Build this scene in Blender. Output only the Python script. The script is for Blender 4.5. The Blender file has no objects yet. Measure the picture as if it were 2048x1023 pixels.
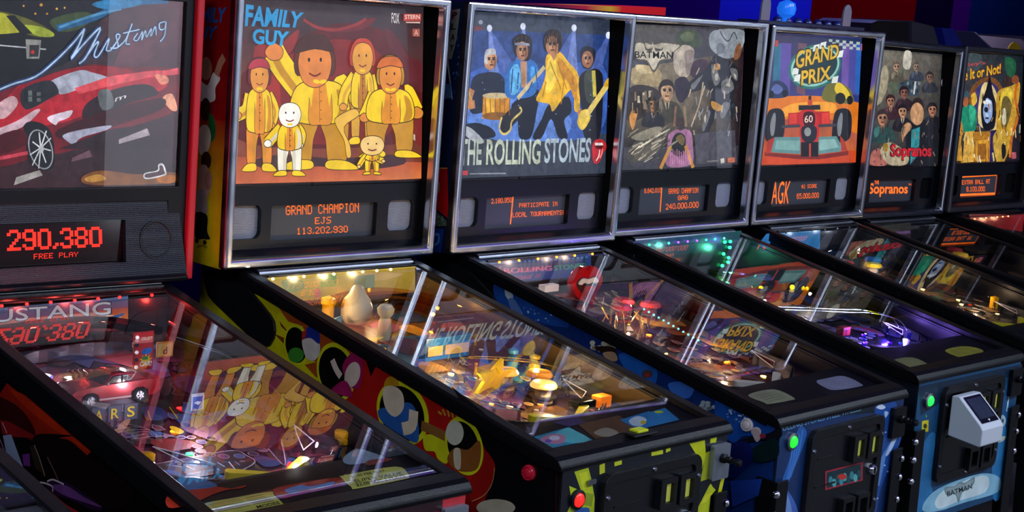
import bpy, bmesh, math, random
from mathutils import Vector, Matrix
from mathutils.geometry import tessellate_polygon
R = random.Random(7)
C = bpy.context.scene.collection
S = bpy.context.scene
PI = math.pi

# ------------------------------------------------------------------ camera, world, exposure, room lamps
cam = bpy.data.objects.new('camera', bpy.data.cameras.new('camera'))
C.objects.link(cam)
cam.data.sensor_width = 36.0
cam.data.lens = 53.33284
cam.data.shift_x = 0.088926
cam.data.shift_y = 0.050613
cam.data.clip_start = 0.05
cr, cu, cf = Vector((0.73267, -0.67726, 0.06714)), Vector((0.07813, 0.18170, 0.98025)), Vector((0.67608, 0.71295, -0.18604))
cam.matrix_world = Matrix(((cr.x, cu.x, -cf.x, -2.78112), (cr.y, cu.y, -cf.y, -3.02789), (cr.z, cu.z, -cf.z, 1.77498), (0, 0, 0, 1)))
S.camera = cam
S.view_settings.view_transform = 'Standard'
S.view_settings.look = 'None'
S.view_settings.exposure = 0.0
S.view_settings.gamma = 1.0
S.view_settings.use_curve_mapping = False
S.cycles.use_denoising = True
S.cycles.max_bounces = 10
S.cycles.transparent_max_bounces = 24
S.cycles.sample_clamp_indirect = 4.0
S.cycles.caustics_reflective = False
S.cycles.caustics_refractive = False
w = bpy.data.worlds.new('world'); S.world = w; w.use_nodes = True
w.node_tree.nodes['Background'].inputs[0].default_value = (.02, .02, .05, 1)
w.node_tree.nodes['Background'].inputs[1].default_value = 0.3

def area(name, loc, rot, sx, sy, energy, col):
    d = bpy.data.lights.new(name, 'AREA'); d.shape = 'RECTANGLE'; d.size = sx; d.size_y = sy; d.energy = energy; d.color = col
    o = bpy.data.objects.new(name, d); C.objects.link(o); o.location = loc; o.rotation_euler = rot
    return o
# fixtures in the ceiling of the aisle, a coloured strip over the machines, a wash on the back wall
area('ceiling_lamp', (-3.6, -2.2, 3.3), (0, math.radians(-25), 0), .6, 1.8, 52, (.72, .85, 1))
area('ceiling_lamp', (-1.2, -3.6, 3.3), (math.radians(25), 0, 0), 1.8, .5, 52, (.72, .85, 1))
area('ceiling_lamp', (1.6, -3.6, 3.3), (math.radians(25), 0, 0), 1.8, .5, 64, (.72, .85, 1))
area('ceiling_lamp', (4.4, -3.6, 3.3), (math.radians(25), 0, 0), 1.8, .5, 64, (.72, .85, 1))
area('front_wall_fill', (6.0, -5.2, 3.3), (math.radians(-35), 0, 0), 11, .3, 290, (.8, .88, 1))  # added light, no fixture there: brightens the unseen front wall the chrome mirrors
area('purple_cove_lamp', (1.5, -2.0, 2.95), (math.radians(180), 0, 0), 8.0, .25, 150, (.33, .10, 1))
area('wall_wash_lamp', (6.4, 2.6, 3.3), (math.radians(28), 0, 0), 1.4, .2, 38, (.25, .28, 1))
area('wall_wash_lamp', (8.6, 2.6, 3.3), (math.radians(28), 0, 0), 2.4, .2, 30, (.75, .6, 1))
area('wall_wash_lamp', (3.0, 2.6, 3.3), (math.radians(28), 0, 0), 4.0, .2, 12, (.4, .2, 1))

# ------------------------------------------------------------------ materials
def lin(h):
    v = [int(h[i:i+2], 16)/255 for i in (0, 2, 4)]
    return tuple(c/12.92 if c <= .04045 else ((c+.055)/1.055)**2.4 for c in v)
MATS = {}
def mat(name, col='808080', rough=.5, metal=0, emit=0, noise=0, scale=60, bump=0, coat=0, alpha=1, trans=0, ior=1.5):
    if name in MATS: return MATS[name]
    m = bpy.data.materials.new(name); m.use_nodes = True
    nt = m.node_tree; b = nt.nodes['Principled BSDF']
    c = lin(col)
    b.inputs['Base Color'].default_value = (*c, 1); b.inputs['Roughness'].default_value = rough
    b.inputs['Metallic'].default_value = metal; b.inputs['IOR'].default_value = ior
    b.inputs['Coat Weight'].default_value = coat; b.inputs['Coat Roughness'].default_value = .08
    b.inputs['Transmission Weight'].default_value = trans
    b.inputs['Alpha'].default_value = alpha
    if emit:
        b.inputs['Emission Color'].default_value = (*c, 1); b.inputs['Emission Strength'].default_value = emit
    tc = nt.nodes.new('ShaderNodeTexCoord'); nz = nt.nodes.new('ShaderNodeTexNoise')
    nz.inputs['Scale'].default_value = scale; nz.inputs['Detail'].default_value = 3
    nt.links.new(tc.outputs['Object'], nz.inputs['Vector'])
    mr = nt.nodes.new('ShaderNodeMapRange')
    mr.inputs[3].default_value = max(.02, rough-.06-noise); mr.inputs[4].default_value = min(1, rough+.06+noise)
    nt.links.new(nz.outputs['Fac'], mr.inputs[0]); nt.links.new(mr.outputs[0], b.inputs['Roughness'])
    if bump:
        bp = nt.nodes.new('ShaderNodeBump'); bp.inputs['Strength'].default_value = bump; bp.inputs['Distance'].default_value = .001
        nt.links.new(nz.outputs['Fac'], bp.inputs['Height']); nt.links.new(bp.outputs[0], b.inputs['Normal'])
    MATS[name] = m
    return m
def glass_mat(name, tint='ffffff', ior=1.5, rough=0.0):
    if name in MATS: return MATS[name]
    m = bpy.data.materials.new(name); m.use_nodes = True; nt = m.node_tree; nt.nodes.clear()
    out = nt.nodes.new('ShaderNodeOutputMaterial'); mx = nt.nodes.new('ShaderNodeMixShader'); fr = nt.nodes.new('ShaderNodeFresnel')
    tr = nt.nodes.new('ShaderNodeBsdfTransparent'); gl = nt.nodes.new('ShaderNodeBsdfGlossy')
    fr.inputs[0].default_value = ior; tr.inputs[0].default_value = (*lin(tint), 1); gl.inputs['Roughness'].default_value = rough
    geo = nt.nodes.new('ShaderNodeNewGeometry')      # the far face reflects as the near one does, without total reflection
    nm = nt.nodes.new('ShaderNodeMath'); nm.operation = 'MULTIPLY'
    inv = nt.nodes.new('ShaderNodeMath'); inv.operation = 'SUBTRACT'; inv.inputs[0].default_value = 1
    nt.links.new(geo.outputs['Backfacing'], inv.inputs[1])
    nt.links.new(fr.outputs[0], nm.inputs[0]); nt.links.new(inv.outputs[0], nm.inputs[1])
    nt.links.new(nm.outputs[0], mx.inputs[0]); nt.links.new(tr.outputs[0], mx.inputs[1]); nt.links.new(gl.outputs[0], mx.inputs[2])
    nt.links.new(mx.outputs[0], out.inputs[0])
    MATS[name] = m
    return m
def art_mat(name, emit=0, rough=.35, base=1.0, paint=0):
    """print whose colours sit in the face-corner attribute; emit > 0 is a backlit print or a lit dot display"""
    if name in MATS: return MATS[name]
    m = bpy.data.materials.new(name); m.use_nodes = True; nt = m.node_tree; b = nt.nodes['Principled BSDF']
    at = nt.nodes.new('ShaderNodeAttribute'); at.attribute_name = 'Col'
    tc = nt.nodes.new('ShaderNodeTexCoord'); nz = nt.nodes.new('ShaderNodeTexNoise'); nz.inputs['Scale'].default_value = 24; nz.inputs['Detail'].default_value = 4
    nt.links.new(tc.outputs['Object'], nz.inputs['Vector'])
    mr = nt.nodes.new('ShaderNodeMapRange'); mr.inputs[1].default_value = .3; mr.inputs[2].default_value = .7
    mr.inputs[3].default_value = .82*base; mr.inputs[4].default_value = 1.12*base
    nt.links.new(nz.outputs['Fac'], mr.inputs[0])
    if paint:                                          # brush grain of a painted original
        n2 = nt.nodes.new('ShaderNodeTexNoise'); n2.inputs['Scale'].default_value = 48; n2.inputs['Detail'].default_value = 6; n2.inputs['Roughness'].default_value = .65; n2.inputs['Distortion'].default_value = .6
        nt.links.new(tc.outputs['Object'], n2.inputs['Vector'])
        m2 = nt.nodes.new('ShaderNodeMapRange'); m2.inputs[1].default_value = .32; m2.inputs[2].default_value = .68; m2.inputs[3].default_value = 1-paint; m2.inputs[4].default_value = 1+paint
        nt.links.new(n2.outputs['Fac'], m2.inputs[0])
        mm = nt.nodes.new('ShaderNodeMath'); mm.operation = 'MULTIPLY'; nt.links.new(mr.outputs[0], mm.inputs[0]); nt.links.new(m2.outputs[0], mm.inputs[1]); mr = mm
    vm = nt.nodes.new('ShaderNodeVectorMath'); vm.operation = 'SCALE'
    nt.links.new(at.outputs['Color'], vm.inputs[0]); nt.links.new(mr.outputs[0], vm.inputs['Scale'])
    b.inputs['Roughness'].default_value = rough
    if emit:
        b.inputs['Base Color'].default_value = (.01, .01, .012, 1)
        nt.links.new(vm.outputs[0], b.inputs['Emission Color']); b.inputs['Emission Strength'].default_value = emit
    else:
        nt.links.new(vm.outputs[0], b.inputs['Base Color'])
    MATS[name] = m
    return m
BLK = mat('black_paint', '101014', .45, noise=.1)
DARK = mat('dark_inside', '060608', .95); DARK.node_tree.nodes['Principled BSDF'].inputs['Specular IOR Level'].default_value = .1
LBAR = mat('black_powder_coat', '0e0e12', .34, noise=.12, scale=400, bump=.25)
PANEL = mat('black_moulded_plastic', '080a12', .3, bump=.05, scale=500)
for m_, v_ in ((PANEL, .5), (LBAR, .2), (BLK, .3)): m_.node_tree.nodes['Principled BSDF'].inputs['Specular IOR Level'].default_value = v_
CHROME = mat('chrome', 'dcdee8', .2, 1, noise=.1, scale=14)
STEEL = mat('brushed_steel', '8f929c', .34, 1)
RED = mat('red_plastic', 'd81a28', .3)
GLASS = glass_mat('playfield_glass', ior=4.0)
PANE = glass_mat('backglass_pane', ior=1.45)
CLEAR = glass_mat('clear_plastic', 'dfe3ee', ior=1.5, rough=.05)
ART_LIT = art_mat('backlit_print', 1.12, .25)
ART_PAINT = art_mat('painted_backlit_print', 1.0, .25, paint=.32)
ART_DOT = art_mat('dot_display', 1.5, .3)
ART_INK = art_mat('printed_decal', 0, .3)
AMBER_P = mat('amber_plastic', 'd89a10', .15, emit=.12, coat=.8)  # slight glow put into the plastic so the posts stand out
GRILLE = mat('speaker_mesh', '9a9aa6', .5, bump=.6, scale=900)

# ------------------------------------------------------------------ mesh helpers
ZB = 1.14                                            # height of the underside of a backbox above the floor
def empty(name, loc=(0, 0, 0), label=None, cat=None, group=None, mw=None):
    o = bpy.data.objects.new(name, None); C.objects.link(o); o.location = loc
    if mw is not None: o.matrix_world = mw
    o.empty_display_size = .1
    tag(o, label, cat, group)
    return o
def tag(o, label=None, cat=None, group=None, kind=None):
    if label: o['label'] = label
    if cat: o['category'] = cat
    if group: o['group'] = group
    if kind: o['kind'] = kind
    return o
class MB:
    def __init__(s): s.bm = bmesh.new(); s.sm = False
    def face(s, pts):
        try: return s.bm.faces.new([s.bm.verts.new(p) for p in pts])
        except ValueError: return None
    def box(s, x0, x1, y0, y1, z0, z1, rot=None, at=None):
        v = [Vector((x, y, z)) for x in (x0, x1) for y in (y0, y1) for z in (z0, z1)]
        if rot is not None: v = [rot @ p for p in v]
        if at is not None: v = [p+Vector(at) for p in v]
        v = [s.bm.verts.new(p) for p in v]
        for f in ((0, 1, 3, 2), (4, 6, 7, 5), (0, 4, 5, 1), (2, 3, 7, 6), (0, 2, 6, 4), (1, 5, 7, 3)): s.bm.faces.new([v[i] for i in f])
        return s
    def prism(s, pts, axis, a, b):
        """outline pts extruded along an axis; x: (y,z) points, y: (x,z), z: (x,y)"""
        def P(p, t): return (t, p[0], p[1]) if axis == 'x' else ((p[0], t, p[1]) if axis == 'y' else (p[0], p[1], t))
        va = [s.bm.verts.new(P(p, a)) for p in pts]; vb = [s.bm.verts.new(P(p, b)) for p in pts]
        n = len(pts)
        for i in range(n): s.bm.faces.new((va[i], va[(i+1) % n], vb[(i+1) % n], vb[i]))
        for t in tessellate_polygon([[Vector((p[0], p[1], 0)) for p in pts]]):
            s.bm.faces.new([va[i] for i in t]); s.bm.faces.new([vb[i] for i in reversed(t)])
        return s
    def rings(s, rs, cap=True):
        rs = [[s.bm.verts.new(p) for p in r] for r in rs]; n = len(rs[0])
        for a, b in zip(rs, rs[1:]):
            for i in range(n): s.bm.faces.new((a[i], a[(i+1) % n], b[(i+1) % n], b[i]))
        if cap:
            s.bm.faces.new(rs[0][::-1]); s.bm.faces.new(rs[-1])
        s.sm = True
        return s
    def lathe(s, prof, at=(0, 0, 0), ax=(0, 0, 1), n=14, sx=1, sy=1):
        q = Vector((0, 0, 1)).rotation_difference(Vector(ax).normalized()); at = Vector(at)
        return s.rings([[at + q @ Vector((max(r, 1e-5)*sx*math.cos(2*PI*i/n), max(r, 1e-5)*sy*math.sin(2*PI*i/n), h)) for i in range(n)] for r, h in prof])
    def tube(s, path, r, n=8, close=False):
        path = [Vector(p) for p in path]; rs = []
        m = len(path)
        for k, p in enumerate(path):
            t = (path[min(k+1, m-1)]-path[max(k-1, 0)]).normalized()
            u = t.cross(Vector((0, 0, 1)));
            if u.length < .05: u = t.cross(Vector((0, 1, 0)))
            u.normalize(); v = t.cross(u); rr = r[k] if isinstance(r, (list, tuple)) else r
            rs.append([p + (u*math.cos(2*PI*i/n)+v*math.sin(2*PI*i/n))*rr for i in range(n)])
        return s.rings(rs)
    def ball(s, at, r, n=12, sz=1, ax=(0, 0, 1)):
        k = 8
        return s.lathe([(r*math.sin(PI*i/k), -r*sz*math.cos(PI*i/k)) for i in range(k+1)], at, ax, n)
    def plate(s, outer, holes, y, depth):
        """front face in the x-z plane with holes; hole walls run back by depth"""
        loops = [outer]+holes
        pts = [p for l in loops for p in l]
        vs = [s.bm.verts.new((p[0], y, p[1])) for p in pts]
        for t in tessellate_polygon([[Vector((p[0], p[1], 0)) for p in l] for l in loops]): s.bm.faces.new([vs[i] for i in t])
        k = 0
        for li, l in enumerate(loops):
            bk = [s.bm.verts.new((p[0], y+depth, p[1])) for p in l]; n = len(l)
            for i in range(n): s.bm.faces.new((vs[k+i], vs[k+(i+1) % n], bk[(i+1) % n], bk[i]))
            k += n
        return s
    def build(s, name, m, parent=None, bev=0, seg=2, z=ZB, smooth=None, label=None):
        bmesh.ops.recalc_face_normals(s.bm, faces=s.bm.faces[:])
        me = bpy.data.meshes.new(name)
        if z: bmesh.ops.translate(s.bm, verts=s.bm.verts[:], vec=(0, 0, z))
        s.bm.to_mesh(me); s.bm.free()
        me.materials.append(m)
        o = bpy.data.objects.new(name, me); C.objects.link(o)
        if parent: o.parent = parent
        if smooth if smooth is not None else s.sm:
            me.polygons.foreach_set('use_smooth', [True]*len(me.polygons))
            try: me.set_sharp_from_angle(angle=.7)
            except Exception: pass
        if bev:
            b = o.modifiers.new('bevel', 'BEVEL'); b.width = bev; b.segments = seg; b.limit_method = 'ANGLE'; b.angle_limit = .6
            b.harden_normals = False
        if label: o['label'] = label
        return o
def rrect(x0, x1, z0, z1, r, n=4):
    out = []
    for cx, cz, a in ((x1-r, z0+r, -90), (x1-r, z1-r, 0), (x0+r, z1-r, 90), (x0+r, z0+r, 180)):
        for i in range(n+1):
            t = math.radians(a+90*i/n); out.append((cx+r*math.cos(t), cz+r*math.sin(t)))
    return out
def circ(x, z, r, n=24): return [(x+r*math.cos(2*PI*i/n), z+r*math.sin(2*PI*i/n)) for i in range(n)]

# ------------------------------------------------------------------ flat prints: polygons laid on a plane of the machine
def smooth(pts, closed=True, k=4):
    n = len(pts); out = []
    rng = range(n) if closed else range(n-1)
    for i in rng:
        if closed: a, b, c, d = (pts[(i+j) % n] for j in (-1, 0, 1, 2))
        else: a, b, c, d = pts[max(i-1, 0)], pts[i], pts[i+1], pts[min(i+2, n-1)]
        for q in range(k):
            t = q/k
            out.append(tuple(.5*((2*b[j])+(c[j]-a[j])*t+(2*a[j]-5*b[j]+4*c[j]-d[j])*t*t+(3*b[j]-a[j]-3*c[j]+d[j])*t**3) for j in (0, 1)))
    if not closed: out.append(pts[-1])
    return out
GLYPH = {}
def text_tris(s, bold=0):
    key = (s, bold)
    if key in GLYPH: return GLYPH[key]
    cu = bpy.data.curves.new('t', 'FONT'); cu.body = s; cu.resolution_u = 3; cu.offset = .011*bold
    o = bpy.data.objects.new('t', cu); C.objects.link(o)
    dg = bpy.context.evaluated_depsgraph_get(); me = o.evaluated_get(dg).to_mesh()
    vs = [v.co.copy() for v in me.vertices]; fs = [tuple(p.vertices) for p in me.polygons]
    o.evaluated_get(dg).to_mesh_clear(); bpy.data.objects.remove(o); bpy.data.curves.remove(cu)
    x0 = min(v.x for v in vs); x1 = max(v.x for v in vs); y0 = min(v.y for v in vs); y1 = max(v.y for v in vs)
    GLYPH[key] = ([((v.x-x0)/(x1-x0), (v.y-y0)/(y1-y0)) for v in vs], fs)
    return GLYPH[key]
FONT = {'A':'0E11111F111111','B':'1E11111E11111E','C':'0E11101010110E','D':'1E11111111111E','E':'1F10101E10101F','F':'1F10101E101010','G':'0E11101711110E','H':'1111111F111111','I':'0E04040404040E','J':'0702020202120C','K':'11121418141211','L':'1010101010101F','M':'111B1515111111','N':'11191513111111','O':'0E11111111110E','P':'1E11111E101010','Q':'0E11111115120D','R':'1E11111E141211','S':'0F10100E01011E','T':'1F040404040404','U':'1111111111110E','V':'11111111110A04','W':'11111115151B11','X':'11110A040A1111','Y':'11110A04040404','Z':'1F01020408101F','0':'0E11111111110E','1':'040C040404040E','2':'0E11010204081F','3':'0E11010601110E','4':'02060A121F0202','5':'1F101E0101110E','6':'0E101E1111110E','7':'1F010204080808','8':'0E11110E11110E','9':'0E11110F01110E',',':'00000000000408','.':'00000000000404','!':'04040404040004','#':'0A0A1F0A1F0A0A',' ':'00000000000000'}
def dots(s):
    """lit dots of a score display: a 5 x 7 letter grid, 4 columns for a comma or point"""
    out = []; x = 0
    for ch in s:
        g = FONT[ch]; wd = 3 if ch in ',.!' else 6
        for r in range(7):
            b = int(g[2*r:2*r+2], 16)
            for c in range(5):
                if b >> (4-c) & 1: out.append((x+c-(1 if wd == 3 else 0), 6-r))
        x += wd
    W = x-1
    return [(a/W, b/7, (a+.92)/W, (b+.92)/7) for a, b in out]
def bil(q, u, v):
    a, b, c, d = q        # bottom-left, bottom-right, top-right, top-left
    return tuple((a[j]*(1-u)+b[j]*u)*(1-v)+(d[j]*(1-u)+c[j]*u)*v for j in (0, 1))
class Art:
    """coloured shapes stacked a few hundredths of a millimetre apart on a board"""
    def __init__(s, to3, nrm, step=4e-5, clip=None):
        s.clip = clip; s.to3 = to3; s.n = Vector(nrm).normalized(); s.bm = bmesh.new(); s.cl = s.bm.loops.layers.float_color.new('Col'); s.k = 0; s.step = step
    def poly(s, pts, cols):
        off = s.n*(s.k*s.step)
        tri = tessellate_polygon([[Vector((p[0], p[1], 0)) for p in pts]]) if len(pts) > 3 else [(0, 1, 2)]
        if s.clip and any(not (s.clip[0] <= p[0] <= s.clip[1] and s.clip[2] <= p[1] <= s.clip[3]) for p in pts):
            for t in tri:                                  # trim the shape at the edge of the board
                q = [(pts[i][0], pts[i][1], *(cols[i] if isinstance(cols, list) else cols)) for i in t]
                for ax, lim, sg in ((0, s.clip[0], 1), (0, s.clip[1], -1), (1, s.clip[2], 1), (1, s.clip[3], -1)):
                    o = []
                    for i in range(len(q)):
                        c, d = q[i], q[(i+1) % len(q)]
                        ci, di = (c[ax]-lim)*sg >= 0, (d[ax]-lim)*sg >= 0
                        if ci: o.append(c)
                        if ci != di:
                            u = (lim-c[ax])/(d[ax]-c[ax]); o.append(tuple(c[k]+(d[k]-c[k])*u for k in range(5)))
                    q = o
                    if len(q) < 3: break
                if len(q) >= 3:
                    f = s.bm.faces.new([s.bm.verts.new(Vector(s.to3(p[0], p[1]))+off) for p in q])
                    for l, p in zip(f.loops, q): l[s.cl] = (*p[2:], 1)
            return
        vs = [s.bm.verts.new(Vector(s.to3(*p))+off) for p in pts]
        for t in tri:
            try: f = s.bm.faces.new([vs[i] for i in t])
            except ValueError: continue
            for l, i in zip(f.loops, t): l[s.cl] = (*(cols[i] if isinstance(cols, list) else cols), 1)
    def stroke(s, pts, wd, col):
        n = len(pts); A = []; B = []
        for i in range(n):
            a, b = pts[max(i-1, 0)], pts[min(i+1, n-1)]
            dx, dy = b[0]-a[0], b[1]-a[1]; L = math.hypot(dx, dy) or 1
            A.append((pts[i][0]-dy/L*wd, pts[i][1]+dx/L*wd)); B.append((pts[i][0]+dy/L*wd, pts[i][1]-dx/L*wd))
        for i in range(n-1): s.poly([A[i], A[i+1], B[i+1], B[i]], col)
    def item(s, it):
        k, col, p = it[0], it[1], it[2]
        pts = [(p[i]/1e4, p[i+1]/1e4) for i in range(0, len(p), 2)]
        s.k += 1
        if k == 'p': s.poly(pts, lin(col))
        elif k == 's': s.poly(smooth(pts), lin(col))
        elif k == 'o':                                         # a filled shape with a drawn outline
            f, e = col.split(); sm = smooth(pts); s.poly(sm, lin(f)); s.k += 1; s.stroke(sm+[sm[0]], it[3]/2e4, lin(e))
        elif k == 'g': s.poly(pts, [lin(c) for c in col.split()])
        elif k in 'lc':
            if k == 'c': pts = smooth(pts, False)
            s.stroke(pts, it[3]/2e4, lin(col))
        elif k == 't':
            vs, fs = text_tris(it[3], it[4] if len(it) > 4 else 0)
            q = [bil(pts, *v) for v in vs]
            for f in fs: s.poly([q[i] for i in f], lin(col))
        elif k == 'D':
            W_ = .55/(len(it[3])*6)
            for (a, b, c, d) in dots(it[3]): s.poly([bil(pts, a, b), bil(pts, c+W_, b), bil(pts, c+W_, d+.02), bil(pts, a, d+.02)], lin(col))
        elif k == 'd':
            for (a, b, c, d) in dots(it[3]): s.poly([bil(pts, a, b), bil(pts, c, b), bil(pts, c, d), bil(pts, a, d)], lin(col))
        return s
    def items(s, L):
        for it in L: s.item(it)
        return s
    def build(s, name, m, parent, back=None, label=None):
        """back = outline of the board the print sits on, given thickness behind"""
        for f in s.bm.faces:
            f.normal_update()
            if f.normal.dot(s.n) < 0: f.normal_flip()
        if back:
            pts, th, col = back
            va = [s.bm.verts.new(Vector(s.to3(*p))) for p in pts]; vb = [s.bm.verts.new(Vector(s.to3(*p))-s.n*th) for p in pts]; n = len(pts)
            fs = []
            for t in tessellate_polygon([[Vector((p[0], p[1], 0)) for p in pts]]): fs.append(s.bm.faces.new([va[i] for i in t]))
            for i in range(n): fs.append(s.bm.faces.new((va[i], vb[i], vb[(i+1) % n], va[(i+1) % n])))
            fs.append(s.bm.faces.new(vb[::-1]))
            for f in fs:
                for l in f.loops: l[s.cl] = (*lin(col), 1)
        bmesh.ops.translate(s.bm, verts=s.bm.verts[:], vec=(0, 0, ZB))
        me = bpy.data.meshes.new(name); s.bm.to_mesh(me); s.bm.free(); me.materials.append(m)
        o = bpy.data.objects.new(name, me); C.objects.link(o); o.parent = parent
        if label: o['label'] = label
        return o
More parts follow.
